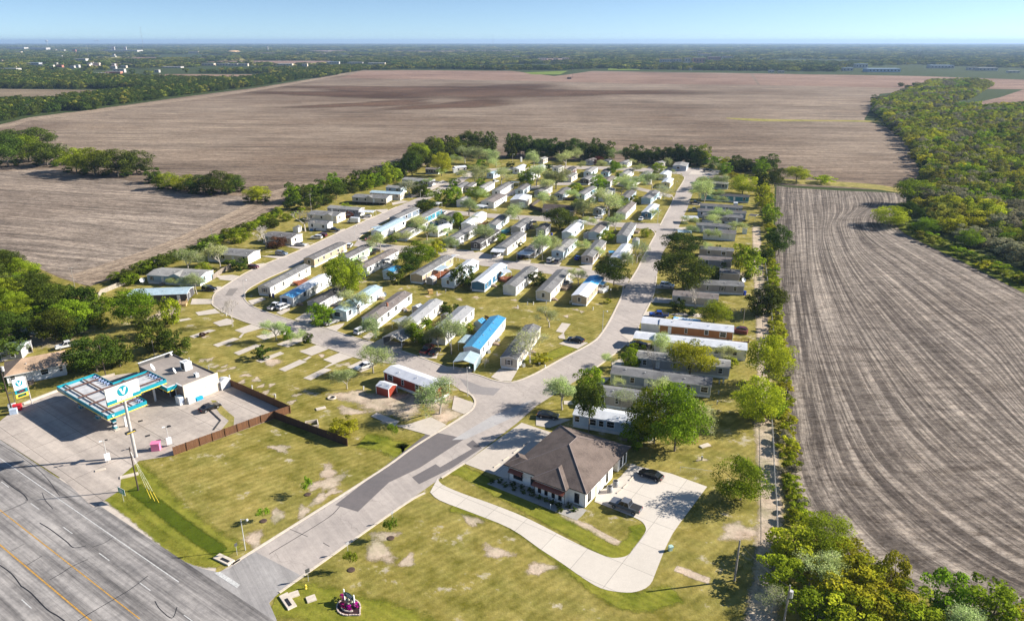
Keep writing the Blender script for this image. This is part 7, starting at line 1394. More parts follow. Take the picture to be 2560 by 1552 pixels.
for k in range(60):
    t = T1 if k < 45 else T2; x = rt_.uniform(0, 2400) if k < 36 else rt_.uniform(0, 1100); y = rt_.uniform(210, 440) if k < 45 else rt_.uniform(270, 300)
    if 1100 < x and y > 300 and t is T1: y = rt_.uniform(200, 290)
    if k >= 36 and t is T1: y = rt_.uniform(300, 450)
    TINY.append((t, x, y, rt_.uniform(16, 60), rt_.uniform(5, 9))); p = ground(*t(x, y)); W_ = TINY[-1][3] * .13 * mpp(p) + 8; q = p * ((p.y - min(p.y * .11, 300)) / p.y)
    KEEP.append([Vector((q.x - W_, q.y, 0)), Vector((q.x + W_, q.y, 0)), Vector((p.x + W_, p.y + 20, 0)), Vector((p.x - W_, p.y + 20, 0))])
farpts = []
def ring(y0, y1, sp, d0, d1, h0, h1, dens=1.0):
    y = y0
    while y < y1:
        hw_ = y * .76 + 40; x = -hw_
        while x < hw_:
            q = (x + R.uniform(-.5, .5) * sp, y + R.uniform(-.5, .5) * sp)
            g_ = math.sin(q[0] * .0021 + 1.3 * math.sin(q[1] * .0013)) * math.cos(q[1] * .0017 + q[0] * .0006)
            if (g_ < dens + R.uniform(-.15, .15)) and outsideall(q): farpts.append((q[0], q[1], 0, R.uniform(d0, d1), R.uniform(h0, h1)))
            x += sp
        y += sp
ring(1350, 2300, 17, 13, 21, 8, 13, .78); ring(2300, 4000, 30, 22, 36, 9, 13, .74); ring(4000, 8000, 62, 44, 80, 10, 14, .70); ring(8000, 20000, 190, 130, 240, 13, 20, .72)
structure(pointwood('distant_woodland', farpts, small), 'stuff')
for P_ in ([(1470, 138), (1700, 138), (1660, 142), (1600, 143), (1520, 142)], [(1310, 182), (1420, 178), (1400, 187), (1330, 187)], [(1520, 168), (1590, 166), (1600, 176), (1520, 176)], [(2110, 153), (2190, 156), (2180, 166), (2100, 162)]):
    sheet('far_meadow', gp(SS, P_), .3, grass_mat('far_meadow_grass', (.14, .22, .03), (.2, .24, .05), (.2, .2, .08)))
grow_all()
# ================================================================== far town
def fbox(label, t, x, y, wpx, hm, dm=None, wall=FW, roof=FG, wins=True, cat='building', dy=0):
    p = ground(*t(x, y)); s = t(1, 0)[0] - t(0, 0)[0]; W_ = wpx * s * mpp(p); D_ = dm or max(10, W_ * .4); hm = max(hm, .0)
    o = thing('far_building', label, cat, (p.x, p.y + D_ / 2, 0), R.uniform(-.06, .06), 'buildings of the distant town')
    MB().box((0, 0, hm / 2), (W_, D_, hm)).build('wall', wall, o)
    mb = MB(); mb.prism([(-W_ / 2 - .4, -D_ / 2 - .4), (W_ / 2 + .4, -D_ / 2 - .4), (W_ / 2 + .4, D_ / 2 + .4), (-W_ / 2 - .4, D_ / 2 + .4)], hm + .01, hm + .5); mb.build('roof', roof, o)
    if wins:
        n = max(2, min(14, int(W_ / 9)))
        for k in range(n): MB().box((-W_ / 2 + (k + .5) * W_ / n, -D_ / 2 - .05, hm * .5), (W_ / n * .4, .15, hm * .35)).build('window', GLD, o)
    return o
for (lb, t, x, y, wp, hm, wl, rfm) in fb: fbox(lb, t, x, y, wp, hm * (.85 if hm > 8 else 1.1), None, wl, rfm)
rs_ = random.Random(6)
for (t, x, y, wp, hm) in TINY: fbox('tiny pale rooftop scattered among the distant town trees', t, x, y, wp, hm, None, rs_.choice([FW, FT, FW]), rs_.choice([FW, FG, FB, FW]), False)
p = ground(*T1(2253, 285)); dm_ = thing('domed_arena', 'golden brown domed arena on the left skyline', 'arena', p, 0); wr = 68 * .26 * mpp(p); MB().lathe([(wr, 0), (wr, 4)], n=32).build('wall', FW, dm_); MB().lathe([(wr * math.cos(a), 4 + wr * .34 * math.sin(a)) for a in [k * PI / 16 for k in range(9)]], n=32).build('dome', FO, dm_, True)
for i, (t, x, yb, yt) in enumerate([(T1, 458, 210, 160), (T1, 925, 195, 158), (T1, 950, 195, 155), (T1, 370, 170, 150)]):
    p = ground(*t(x, yb)); hh = (yb - yt) * .26 * mpp(p); o = thing('water_tower', 'white water tower on the horizon, %s' % ['nearest and largest', 'left of a close pair', 'right of a close pair', 'farthest left and faintest'][i], 'water tower', p, 0, 'water towers'); MB().tube((0, 0, 0), (0, 0, hh * .7), hh * .05, hh * .05, 8).build('stem', FW, o); MB().lathe([(.01, hh * .6), (hh * .2, hh * .72), (hh * .26, hh * .84), (hh * .16, hh * .97), (.01, hh)], n=14).build('tank', FW, o, True)
for i, (t, x, yb, yt, lb) in enumerate([(T1, 1385, 250, 45, 'thin lattice mast rising above the left skyline'), (T2, 2282, 230, 110, 'faint thin mast above the middle horizon'), (T3, 583, 520, 330, 'thin mast at the far edge of the ploughed field'), (T1, 855, 330, 210, 'pylon mast among the town trees')]):
    p = ground(*t(x, yb)); hh = (yb - yt) * .26 * mpp(p); r_ = mpp(p) * .35; o = thing('radio_mast', lb, 'mast', p, 0, 'radio masts'); MB().tube((0, 0, 0), (0, 0, hh), r_, r_ * .7, 4).build('lattice', plain('mast_steel', (.3, .28, .28)), o)
o = tag(MB().box((0, 0, 1.6), (9, 6, 3.2)).box((0, 0, 3.4), (9.6, 6.6, .4)).build('equipment_hut', plain('dark_hut', (.08, .06, .05))), 'small dark hut beside the far field mast', 'hut'); o.location = ground(*T3(550, 532))
# ================================================================== poles and street furniture
WOOD = plain('dark_creosote_wood', (.07, .05, .04), .9, var=.3); PWOOD = plain('weathered_grey_pole', (.34, .30, .26), .9, var=.3); GALV = plain('galvanised_steel', (.62, .61, .58), .5, .2)
def pole(label, t, b, h_, r=.14, mat=WOOD, arm=0, tr=False, grp='utility poles', insul=False):
    p = ground(*t(*b)); o = thing('utility_pole', label, 'utility pole', p, .3, grp); MB().tube((0, 0, 0), (0, 0, h_), r, r * .75, 8).build('shaft', mat, o)
    if arm: MB().box((0, 0, h_ - .5), (arm, .1, .12)).build('crossarm', mat, o)
    if arm: [MB().tube((x, 0, h_ - .44), (x, 0, h_ - .2), .05, .05, 6).build('insulator', GALV, o) for x in (-arm * .42, 0.25, arm * .42)]
    if tr: MB().tube((.4, 0, h_ - 2.2), (.4, 0, h_ - 1.1), .3, .3, 10).build('transformer', GALV, o)
    return p, h_
pole('leaning-looking black pole beside the green road sign', TP, (1640, 1068), 9.2); P1 = pole('tall dark pole near the price sign', TM, (152, 1265), 12, .16, tr=True); P2 = pole('dark pole behind the filling station canopy', TM, (1360, 830), 8.5, .13)
P3 = pole('weathered pole on the dry lawn lower right', TV, (312, 1262), 7.6, .17, PWOOD); P4 = pole('pole with grey transformer at the bottom edge', TV, (590, 1530), 7.5, .15, PWOOD, tr=True)
pole('grey pole in the field hedge above blue home', TA, (1198, 880), 6.8, .11, PWOOD, 1.2); pole('pale pole behind the cream double-wide', TB, (608, 962), 8.5, .12, PWOOD, 1.4); pole('thin pole in the trees beside outbuilding', TX, (545, 340), 7, .1, PWOOD, 1.2)
pole('short pole behind the shop roof', TM, (1990, 590), 5, .08, PWOOD); pole('pole in the clutter behind orange-brown home', TL, (1940, 350), 4.5, .1, PWOOD)
def wire(label, pts, sag=.6, r=.012):
    cu = bpy.data.meshes.new('wire'); mb = MB(); o0 = pts[0]
    for i in range(len(pts) - 1):
        a, b = pts[i] - o0, pts[i + 1] - o0; prev = a
        for k in range(1, 11):
            u = k / 10; q = a.lerp(b, u); q.z -= 4 * sag * u * (1 - u); mb.tube(prev, q, r, r, 3, cap=False); prev = q
    o = tag(mb.build('overhead_wire', plain('cable', (.25, .24, .23))), label, 'wire', 'overhead wires'); o.location = o0
up = lambda t, x, y, z: ground(*t(x, y)) + Vector((0, 0, z))
wire('overhead wire running along the left field hedge', [up(TX, 545, 340, 6.6), up(TA, 1198, 880, 6.4), up(TB, 608, 962, 8.1)], 1.2); wire('overhead wire from the bottom edge transformer pole', [up(TV, 590, 1530, 7.2), up(TV, 312, 1262, 7.2)], .6)
wire('overhead wire between the two left dark poles', [up(TM, 152, 1265, 11.5), up(TM, 1360, 830, 8.2)], .8); wire('overhead wire crossing the left thicket', [up(TX, 545, 340, 6.2), up(SS, -60, 760, 9)], .8)
for i, (a, b_) in enumerate([((1695, 995), (1785, 1165)), ((1755, 1060), (1835, 1195)), ((1810, 1110), (1885, 1215))]):
    g1 = ground(*TP(*b_)); o = thing('guy_wire', 'yellow guy wire guard beside the black pole, %s of three' % ['left', 'middle', 'right'][i], 'guy wire', g1, 0, 'guy wires'); tgt = ground(*TP(1640, 1068)) + Vector((0, 0, 8.5)) - g1; MB().tube((0, 0, 0), tgt * .20, .035, .035, 6).build('yellow_guard', GYEL, o); MB().tube(tgt * .22, tgt, .012, .012, 3).build('cable', GALV, o)
def lamp(label, t, x, y, h_=6.1, arm=1.0, rz=0.0, mat=GALV):
    p = ground(*t(x, y)); o = thing('street_lamp', label, 'street lamp', p, rz, 'street lamps'); MB().tube((0, 0, 0), (0, 0, h_), .085, .06, 8).build('pole', mat, o); MB().tube((0, 0, h_ - .1), (arm, 0, h_ - .02), .035, .035, 6).build('arm', mat, o)
    MB().lathe([(.01, .22), (.16, .18), (.2, 0), (.12, -.16), (.01, -.18)], (arm, 0, h_ - .2), 10).build('lamp_head', TRIM, o, True)
lamp('white lamp post at the entrance road mouth', TU, 592, 750); lamp('grey lamp post in front of the blue-roofed home', TO, 2318, 905, 7.6, .5); lamp('white lamp post inside the loop street bend', TI, 1752, 592, 6.4); lamp('white lamp post at the mural-gabled home corner', TE, 292, 610, 6); lamp('lamp post on the grass by the long street', TL, 133, 468, 6.6, 1.1)
lamp('lamp post at the cross street corner', TF, 2130, 915, 4.2, .3); lamp('white lamp post beside top dark trees', TC, 1735, 430, 6.5); lamp('lamp post on the left street upper part', TC, 318, 1010, 6); lamp('black lantern post near the round street tree', TF, 1815, 1400, 3.8, .1, mat=BLK); lamp('lamp post at the upper long street island', TG, 690, 520, 6); lamp('lamp post at the lower long street island', TG, 415, 1020, 6); lamp('lamp post at the small blue field hedge', TD, 1625, 1345, 5.5, .4)
def floodlight(label, t, x, y, h_, box=True):
    p = ground(*t(x, y)); o = thing('floodlight_pole', label, 'floodlight', p, .6, 'forecourt floodlights'); MB().tube((0, 0, 0), (0, 0, h_), .07, .06, 8).build('pole', GALV, o)
    for sx in (-1, 1): MB().box((sx * .5, 0, h_), (.5, .3, .12)).build('lamp_head', BLK if sx > 0 else TRIM, o)
    MB().box((0, 0, h_), (.7, .06, .06)).build('arm', GALV, o)
    if box: MB().box((.05, -.1, 1.3), (1.0, .5, 1.4)).build('cabinet', PWH, o)
floodlight('twin floodlight pole with white cabinet', TP, 1282, 735, 4.9); floodlight('twin floodlight pole beside the pink bin', TP, 2010, 545, 4.6); floodlight('short floodlight pole by red and white boxes', TM, 205, 1200, 3.4, False)
def sign(label, t, x, y, h_, pw, ph, mat, back=None, rz=-.6, txt=None, name='road_sign', cat='sign'):
    p = ground(*t(x, y)); o = thing(name, label, cat, p, rz, 'small signs'); MB().tube((0, .04, 0), (0, .04, h_), .035, .035, 6).build('post', GALV, o); pl = MB().box((0, 0, h_ - ph / 2), (pw, .03, ph)).build('plate', mat, o)
    if txt:
        me = textmesh(txt, ph / (txt.count('\n') + 1) * .68); me.materials.clear(); me.materials.append(PWH); l_ = link('lettering', me, pl, (0, -.03, h_ - ph / 2)); l_.rotation_euler = (PI / 2, 0, 0)
    return o
GRN = plain('sign_green', (.0, .30, .17), .4, var=.05); sg = sign('green road sign on a single post by highway', TP, 1466, 1203, 2.9, 2.1, 1.25, plain('sign_white', (.8, .8, .8)), rz=-.55)
MB().box((0, -.02, 2.275), (1.95, .03, 1.1)).build('green_face', GRN, sg)
for z, w_, h_ in ((2.62, .9, .09), (2.45, 1.1, .12), (2.24, 1.1, .12), (2.03, 1.5, .09)): MB().box((0, -.042, z), (w_, .012, h_)).build('text_line', PWH, sg)
sign('thin sign seen edge-on beside entrance lamp post', TU, 515, 800, 2.4, .5, .6, plain('sign_back', (.08, .08, .08)), rz=.9)
sign('small street sign on the lower kerb', TU, 1582, 790, 2.4, .6, .45, plain('sign_back_grey', (.35, .35, .36)), rz=.9); sign('small street sign near the drive entrance', TU, 2010, 490, 2.4, .5, .5, plain('sign_back_grey', (.35, .35, .36)), rz=.9)
sign('stop sign back at the entrance near the culvert', TU, 1200, 1050, 2.4, .7, .7, plain('sign_back', (.08, .08, .08)), rz=.7); sign('blue and white notice on the yellow bush lawn', TK, 1772, 1160, 1.0, .5, .4, plain('notice_white', (.75, .78, .8)), rz=0)
# utility pedestals (white stubs) and hydrants
def stub(label, t, x, y, h_=1.0, r=.13, mat=GALV, nm='utility_pedestal', cat='utility pedestal', grp='utility pedestals in the grass'):
    p = ground(*t(x, y)); o = thing(nm, label, cat, p, R.uniform(0, 1), grp); MB().box((0, 0, h_ / 2), (r * 2, r * 1.5, h_), 0, 0, .9).build('post', mat, o); MB().box((0, -r * .5, h_ * .82), (r * 2.5, r * 1.8, h_ * .3)).build('meter_box', mat, o); return o
STUBS = [(TN, 1000, 390), (TN, 700, 262), (TN, 1318, 530), (TN, 1668, 690), (TN, 2025, 825), (TO, 38, 925), (TO, 1085, 825), (TK, 705, 328), (TK, 605, 350), (TK, 2122, 452), (TK, 2383, 525), (TK, 1636, 465), (TK, 1703, 465), (TK, 1850, 455), (TK, 1524, 505), (TK, 988, 290), (TS, 2145, 620), (TS, 2070, 925), (TS, 1962, 1280), (TS, 2215, 365), (TS, 2168, 375), (TS, 2160, 500), (TV, 502, 735), (THH, 1800, 1110), (TE, 2075, 1370), (TE, 1690, 1420), (TL, 1685, 1105), (TC, 1740, 930), (TC, 915, 1435), (TI, 1490, 840)]
for s_ in STUBS: stub('white utility stub in the grass ' + bylandmark(ground(*s_[0](*s_[1:]))), *s_)
stub('pale green cabinet beside the office drive', TQ, 2085, 1215, 1.0, .3, plain('pale_green_box', (.45, .62, .55)), 'junction_box', 'junction box', None); stub('small white meter post in the gravel bed', TQ, 1000, 835, .9, .06, PWH)
def hydrant(label, t, x, y, mat):
    o = thing('fire_hydrant', label, 'fire hydrant', ground(*t(x, y)), 0, 'fire hydrants'); MB().lathe([(.2, 0), (.2, .08), (.13, .1), (.13, .55), (.18, .58), (.16, .7), (.03, .8)], n=10).build('barrel', mat, o, True); MB().tube((-.24, 0, .45), (.24, 0, .45), .07, .07, 8).build('nozzle', mat, o)
hydrant('yellow fire hydrant at the entrance corner', TU, 1172, 1120, GYEL); hydrant('white hydrant-like post on yellow bush lawn', TK, 1838, 1180, PWH)
# culverts, manholes, slabs
for i, (t, x, y, rz) in enumerate([(TU, 385, 845, -.5), (TU, 1000, 1245, -.9)]):
    c = ground(*t(x, y)); o = thing('culvert', ['pale concrete culvert mouth beside lamp post', 'pale concrete culvert mouth near the garden sign'][i], 'culvert', c, rz, 'culverts'); MB().box((0, 0, .12), (3.6, 1.4, .3), 0, 0, .95).build('headwall', M_KERB, o); MB().box((.4, -.1, .285), (1.8, .5, .02)).build('opening', BLK, o)
for i, (t, x, y, w_, d_) in enumerate([(TU, 1062, 1180, 1.4, 1.2), (TU, 1225, 1222, 1.4, 1.3), (TP, 1530, 900, 3.2, 1.0), (TP, 1190, 832, 1.8, .6), (TO, 580, 1050, 2.2, 1.1), (TS, 2000, 1112, 2.4, 1.0)]):
    c = ground(*t(x, y)); o = tag(MB().box((0, 0, .1), (w_, d_, .2), 0, 0, .97).build('concrete_slab', M_KERB), ['small square concrete lid near the culvert', 'white square concrete lid near garden sign', 'long concrete slab crossed by the black pole', 'low concrete block near twin floodlight pole', 'broken concrete slab on the open lawn', 'pale concrete slab right of the large tree'][i], 'slab', 'concrete slabs'); o.location = (c.x, c.y, .03); o.rotation_euler = (0, 0, .5)
for i, (x, y) in enumerate([(1665, 250), (1750, 425), (1880, 480), (2000, 315)]):
    c = ground(*TP(x, y)); o = tag(MB().box((0, 0, 0), (.9, .7, .02)).build('drain_cover', BLK), 'dark drain cover in the forecourt, %s from the canopy' % ['first', 'second', 'third', 'beside a floodlight head, last'][i], 'drain cover', 'drain covers'); o.location = (c.x, c.y, .095); o.rotation_euler = (0, 0, .6)
o = thing('raised_planter', 'square concrete planter beside the crossing fence', 'planter', ground(*TO(475, 1250)), .35)
for a in range(4): MB().box((1.25 * math.cos(a * PI / 2), 1.25 * math.sin(a * PI / 2), .35), (.2, 2.6, .7), a * PI / 2).build('side', M_KERB, o)
o = thing('stone_ring', 'round pale stone fire ring on the lawn', 'stone ring', ground(*TO(710, 925)), 0); MB().lathe([(1.0, 0), (1.0, .3), (.7, .3), (.7, 0)], n=18).build('rim', M_KERB, o); MB().lathe([(.7, .05), (.01, .08)], n=18).build('ash', BLK, o)
# bins and boxes
def binbox(label, t, x, y, dx, dy, h_, mat, nm='bin', rz=.4, cat='bin', lid=True):
    o = thing(nm, label, cat, ground(*t(x, y)) + Vector((0, 0, .09)), rz, 'bins and boxes'); MB().box((0, 0, h_ / 2), (dx, dy, h_), 0, 0, 1.08 if dx < 1 else 1).build('body', mat, o)
    if lid: MB().box((0, 0, h_ + .04), (dx * 1.12, dy * 1.12, .08)).build('lid', mat, o)
PNK = plain('pink_paint', (.8, .22, .38), .5); BB = plain('blue_bin_plastic', (.02, .05, .35), .5); GB = plain('green_bin_plastic', (.02, .12, .06), .5)
binbox('pink donation bin beside the timber fence end', TP, 1855, 590, 1.6, 1.3, 1.6, PNK, rz=.2); binbox('bright red box by the lot corner', TM, 235, 1255, 1.6, 1.1, 1.2, plain('red_paint', (.6, .02, .03)), 'vending_box', cat='box'); binbox('pale blue cabinet at the foot of dark pole', TM, 182, 1305, 1.4, 1.0, 1.2, plain('pale_blue_cabinet', (.5, .6, .72)), 'cabinet', cat='cabinet', lid=False); binbox('white cabinet behind the red box', TM, 160, 1230, 1.4, .8, 1.0, PWH, 'cabinet', cat='cabinet', lid=False)
binbox('blue wheelie bin at the taupe-gabled home corner', TJ, 355, 690, .6, .7, 1.1, BB); binbox('dark bin beside the blue wheelie bin', TJ, 310, 690, .6, .7, 1.0, BLK); binbox('green wheelie bin in the pale blue carport', TK, 990, 1190, .6, .7, 1.1, GB); binbox('white tank on a stand right of taupe home', THH, 1855, 850, .7, .7, 1.3, BB); binbox('dark bin under the lime tree by slabs', TI, 628, 930, .7, .7, 1.2, BLK); binbox('black box beside that dark bin', TI, 662, 960, .9, .6, .6, BLK)
binbox('orange timber crate on the open middle lawn', TK, 530, 340, 1.4, 1.2, 1.3, plain('orange_timber', (.6, .38, .14)), 'crate', cat='crate'); binbox('dark red cart at right end of orange-brown home', TL, 1890, 470, 4.5, 1.8, 1.0, plain('rust_red_metal', (.14, .04, .03)), 'trailer', -.5, 'trailer', False); binbox('blue bin near the mint green home', TE, 45, 850, .6, .7, 1.0, BB); binbox('small white kiosk box at top trees', TC, 1865, 400, 1.2, 1.2, 3.0, PWH, 'cabinet', cat='cabinet'); binbox('white box van body behind the black home', TC, 845, 570, 2.4, 2.2, 2.6, PWH, 'cabinet', cat='cabinet')
binbox('hot tub like round shadow tub by silver home', TM, 830, 560, .2, .2, .3, WOOD) if False else None
for i, (t, x, y) in enumerate([(TK, 1195, 1015), (TK, 1305, 880), (TJ, 830, 700), (TE, 2020, 620), (TE, 1950, 680), (TJ, 1310, 590), (TL, 1540, 800), (TJ, 2200, 890), (TF, 490, 680), (TK, 1590, 1170), (TL, 1000, 1450)]):
    p = ground(*t(x, y)); o = thing('air_conditioner', 'grey air conditioner box ' + bylandmark(p), 'air conditioner', p, .5, 'garden air conditioners'); MB().box((0, 0, .4), (.75, .75, .8)).build('casing', plain('ac_grey', (.45, .45, .43), .5), o); MB().lathe([(.3, .81), (.01, .83)], n=12).build('fan_guard', BLK, o)
for i, (t, x, y) in enumerate([(TJ, 1905, 720), (TI, 325, 405), (THH, 1830, 690)]):
    p = ground(*t(x, y)); o = thing('satellite_dish', 'white garden dish ' + bylandmark(p), 'satellite dish', p, 0, 'garden dishes'); MB().tube((0, 0, 0), (0, 0, 1.6), .06, .05, 6).build('mast', GALV, o); d = link('reflector', MB().lathe([(.01, 0), (.5, .1), (.8, .3)], n=14).mesh('reflector', PWH), o, (0, 0, 1.7)); d.rotation_euler = (1, 0, .4)
# everyday clutter beside the homes
GRL = plain('grill_black', (.03, .03, .03), .5); TNK = plain('propane_tank_white', (.7, .7, .68), .4); CHR = plain('plastic_chair_white', (.75, .75, .73), .5); TRP = plain('blue_tarp', (.05, .2, .5), .5)
homes = [o for o in THINGS if o['category'] == 'mobile home' and 90 < o.location.y < 330]
rc_ = random.Random(11)
for o in homes:
    wobj = o.children[0]; hw_ = max(v.co.y for v in wobj.data.vertices); hl_ = max(v.co.x for v in wobj.data.vertices); nm_ = o['label']
    M = Matrix.Translation(o.location) @ Matrix.Rotation(o.rotation_euler.z, 4, 'Z')
    for kk in range(rc_.choice((1, 2, 2, 3))):
        q = M @ Vector((rc_.uniform(-.9, .9) * hl_, -hw_ - rc_.uniform(.8, 2.2), 0)); kind_ = rc_.choice(('bin', 'tank', 'grill', 'chair', 'pile', 'bin')); z_ = rc_.uniform(0, 3)
        if kind_ == 'bin': c_ = rc_.choice([BB, GB, BLK]); t_ = thing('bin', {'blue_bin_plastic': 'blue', 'green_bin_plastic': 'green', 'black_shutters': 'black'}[c_.name] + ' bin beside the ' + nm_, 'bin', q, z_, 'bins beside the homes'); MB().box((0, 0, .5), (.6, .7, 1.0), 0, 0, 1.08).build('body', c_, t_); MB().box((0, 0, 1.04), (.7, .8, .08)).build('lid', c_, t_)
        elif kind_ == 'tank': t_ = thing('gas_tank', 'white gas tank beside the ' + nm_, 'gas tank', q, z_, 'gas tanks'); MB().tube((-.7, 0, .55), (.7, 0, .55), .35, .35, 10).build('tank', TNK, t_); MB().box((0, 0, .12), (.9, .4, .24)).build('cradle', BLK, t_)
        elif kind_ == 'grill': t_ = thing('grill', 'black grill beside the ' + nm_, 'grill', q, z_, 'garden grills'); MB().box((0, 0, .95), (1.0, .5, .3)).build('hood', GRL, t_); MB().box((0, 0, .4), (.7, .4, .8)).build('cart', GRL, t_)
        elif kind_ == 'chair':
            t_ = thing('garden_chair', 'white garden chair beside the ' + nm_, 'chair', q, z_, 'garden chairs'); MB().box((0, 0, .42), (.55, .55, .06)).build('seat', CHR, t_); MB().box((0, .25, .75), (.55, .06, .6)).build('backrest', CHR, t_)
            for sx in (-1, 1):
                for sy in (-1, 1): MB().box((sx * .23, sy * .22, .2), (.06, .06, .4)).build('leg', CHR, t_)
        else: t_ = thing('storage_box', 'covered storage pile beside the ' + nm_, 'storage', q, z_, 'garden storage'); MB().box((0, 0, .45), (rc_.uniform(1, 2), .9, .9), 0, 0, .8).build('cover', rc_.choice([TRP, GRL, STEPM]), t_)
# chimney, blue pool-tarp
c = ground(*TJ(1965, 870), 3.6); o = [x for x in THINGS if x['label'].startswith('white home with grey-brown roof')][0]; MB().box((-2.2, -.9, 3.9), (.5, .5, 1.5)).build('chimney', plain('red_brick_chimney', (.33, .13, .07)), o)
sheet_o = tag(MB().prism([(p.x, p.y) for p in gp(TL, [(1050, 275), (1390, 310), (1395, 370), (1200, 380), (1040, 320)])], .1, .35).build('pool_cover', tarped('blue_pool_tarp', (.7, .72, .75), (.08, .36, .66), .5)), 'blue and white tarpaulin spread behind orange-brown home', 'tarpaulin')
# garden sign with flower bed
p = ground(*TU(1585, 1300)); gs_ = thing('entrance_sign', 'dark green entrance sign between two white posts', 'sign', ground(*TU(1595, 1262)), -.62)
for sx in (-1.25, 1.25): MB().box((sx, 0, 1.25), (.18, .18, 2.5)).build('post', PWH, gs_)
arch = MB(); pts_ = [(-1.12, 1.1), (1.12, 1.1)] + [(1.12 - 2.24 * k / 10, 1.95 + .35 * math.sin(PI * k / 10)) for k in range(11)]
arch.face([(x, -.04, z) for x, z in pts_]); arch.face([(x, .04, z) for x, z in reversed(pts_)])
for i in range(len(pts_)): (a0, b0), (a1, b1) = pts_[i], pts_[(i + 1) % len(pts_)]; arch.face([(a0, -.04, b0), (a0, .04, b0), (a1, .04, b1), (a1, -.04, b1)])
brd = arch.build('board', plain('dark_green_board', (.015, .06, .055)), gs_)
for z, w_, h_ in ((1.98, 1.5, .13), (1.74, 1.7, .12), (1.5, 1.1, .08), (1.32, 1.5, .07)): MB().box((0, -.052, z), (w_, .012, h_)).build('text_line', PWH, brd)
bed = thing('flower_bed', 'teardrop flower bed edged with pale stones', 'flower bed', p, -.62); MB().prism([(3.2, -.2)] + [(2.3 * math.cos(a), 1.9 * math.sin(a)) for a in [k * PI / 10 + .4 for k in range(18)]], 0, .18).build('soil', plain('dark_bed_mulch', (.04, .018, .018)), bed)
STN = plain('pale_edging_stone', (.62, .50, .42), .9, var=.25)
n_ = 34; outl = [(3.2, -.2)] + [(2.35 * math.cos(a), 1.95 * math.sin(a)) for a in [k * PI / 10 + .4 for k in range(18)]] + [(3.2, -.2)]; m3 = MB()
for i in range(len(outl) - 1):
    (x0, y0), (x1, y1) = outl[i], outl[i + 1]; L = math.hypot(x1 - x0, y1 - y0); k_ = max(1, int(L / .42))
    for k in range(k_): u = (k + .5) / k_; m3.box((x0 + (x1 - x0) * u, y0 + (y1 - y0) * u, .16), (L / k_ * .86, .26, .26), math.atan2(y1 - y0, x1 - x0), 0, .85)
for k in range(16): a = PI + .3 + k * (PI - .6) / 15; m3.box((1.45 * math.cos(a), -.1 + 1.05 * math.sin(a), .3), (.28, .2, .26), a + PI / 2, 0, .85)
m3.build('stone_edging', STN, bed)
MAG = leafmat('magenta_flowers', (.18, .005, .09), (.42, .015, .22), .2); fl, _ = crown_mesh('flowers', 901, 260, .10, 8, MAG, .0)
for i, (x, y) in enumerate([(1525, 1222), (1527, 1305), (1590, 1328), (1655, 1302)]): q = ground(*TU(x, y)); o = thing('flower_clump', 'round magenta flower clump, %s in the bed' % ['upper left', 'lower left', 'lowest middle', 'right'][i], 'flowers', q + Vector((0, 0, .15)), 0, 'magenta flower clumps'); link('blossom', fl, o, scale=(.95, .95, .75))
gg, _ = crown_mesh('grass_tuft', 902, 220, .10, 8, leafmat('silver_grass', (.35, .36, .26), (.6, .6, .45), .2), .0); q = ground(*TU(1592, 1262)); o = thing('silver_plant', 'pale silver plant under the entrance sign', 'plant', q + Vector((.1, -.3, .1))); link('foliage', gg, o, scale=(1.2, 1.2, .9))
bed.scale = (.8, .8, .8); gs_.scale = (.85, .85, .85)
# chain link boundary fence
def chain(label, pts, h_=1.6):
    o0 = pts[0]; o = thing('chain_link_fence', label, 'fence', o0); rl = MB(); ms = MB(); L_ = [p - o0 for p in pts]
    for i in range(len(L_) - 1):
        a, b = L_[i], L_[i + 1]; rl.tube(a + Vector((0, 0, h_)), b + Vector((0, 0, h_)), .03, .03, 4); L = (b - a).length; n = max(1, int(L / 3))
        for k in range(n): q = a.lerp(b, k / n); MB().tube(q, q + Vector((0, 0, h_ + .05)), .035, .035, 5).build('post', GALV, o)
        m_ = int(L / .25)
        for k in range(m_): q = a.lerp(b, k / m_); r_ = a.lerp(b, (k + 1) / m_); ms.tube(q, r_ + Vector((0, 0, h_)), .006, .006, 3, cap=False); ms.tube(r_, q + Vector((0, 0, h_)), .006, .006, 3, cap=False)
    rl.build('top_rail', GALV, o); ms.build('wire_mesh', GALV, o)
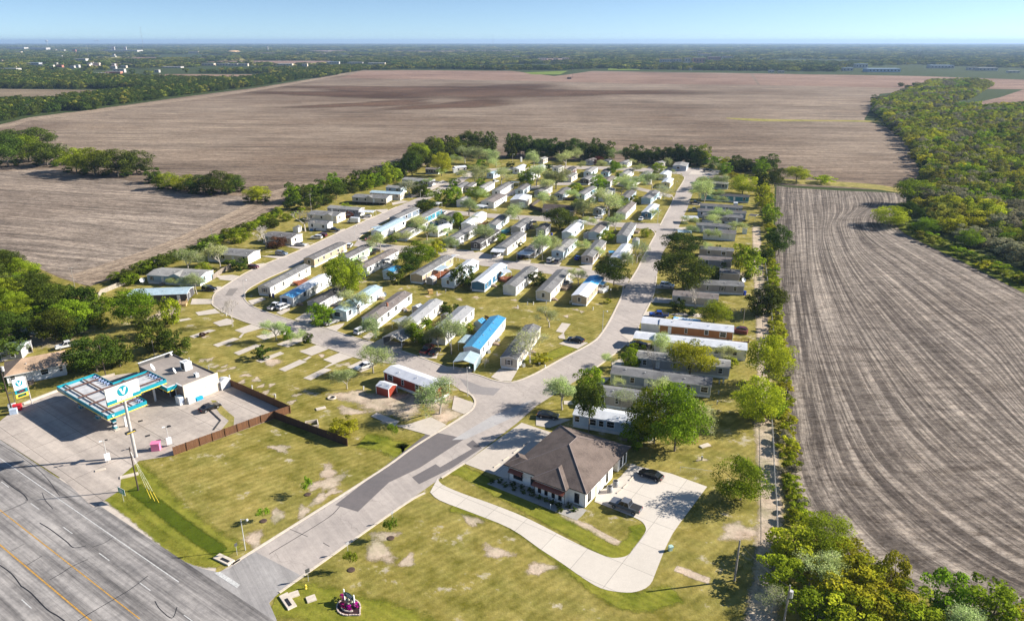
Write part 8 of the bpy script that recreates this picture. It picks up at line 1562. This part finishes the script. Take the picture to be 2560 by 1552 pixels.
chain('chain link fence along the right boundary hedge', gp(TV, [(520, 312), (532, 520), (538, 700), (550, 850), (556, 1045)])); chain('chain link fence crossing the right lawn', gp(TV, [(0, 640), (180, 665)]) , 1.2); chain('chain link fence beside the long taupe home', gp(SS, [(1912, 662), (1922, 740), (1934, 850)]))
# ================================================================== air
hz_ = MB().box((0, S / 2 - 300, 63.5), (2 * S + 20, S + 900, 129)).build('haze', None); hz_['kind'] = 'stuff'
m = bpy.data.materials.new('haze_air'); m.use_nodes = True; m.node_tree.nodes.clear(); vo = m.node_tree.nodes.new('ShaderNodeVolumePrincipled'); ou = m.node_tree.nodes.new('ShaderNodeOutputMaterial')
vo.inputs['Color'].default_value = (.44, .62, .88, 1); vo.inputs['Density'].default_value = .000062; vo.inputs['Anisotropy'].default_value = .2; m.node_tree.links.new(vo.outputs[0], ou.inputs['Volume']); hz_.data.materials.clear(); hz_.data.materials.append(m)
# ================================================================== make every label single out one thing
ORD = 'first second third fourth fifth sixth seventh eighth ninth tenth'.split()
def nth(i): return ORD[i] if i < 10 else '%d%s' % (i + 1, 'th' if 10 <= (i + 1) % 100 <= 20 else {1: 'st', 2: 'nd', 3: 'rd'}.get((i + 1) % 10, 'th'))
def cutw(s, n=16): return ' '.join(s.split()[:n])
bl = {}
for o in THINGS:
    o['label'] = cutw(o['label'].replace('  ', ' ')); bl.setdefault(o['label'], []).append(o)
for lb, L in bl.items():
    if len(L) < 2: continue
    L.sort(key=lambda o: o.location.x / max(1, o.location.y)); base_ = cutw(lb, 12)
    for i, o in enumerate(L): o['label'] = '%s, %s from left' % (base_, nth(i)) if len(L) > 2 else base_ + (', left one', ', right one')[i]
bl = {}
for o in THINGS: bl.setdefault(o['label'], []).append(o)
for lb, L in bl.items():
    for i, o in enumerate(L[1:]): o['label'] = cutw(lb, 14) + ' ' + ('behind', 'beyond', 'farther')[min(i, 2)]
print('things', len(THINGS), 'objects', len(bpy.data.objects), 'trees', sum(1 for o in THINGS if o['category'] in ('tree', 'bush')), 'duplicate labels', sum(1 for L in bl.values() if len(L) > 1))
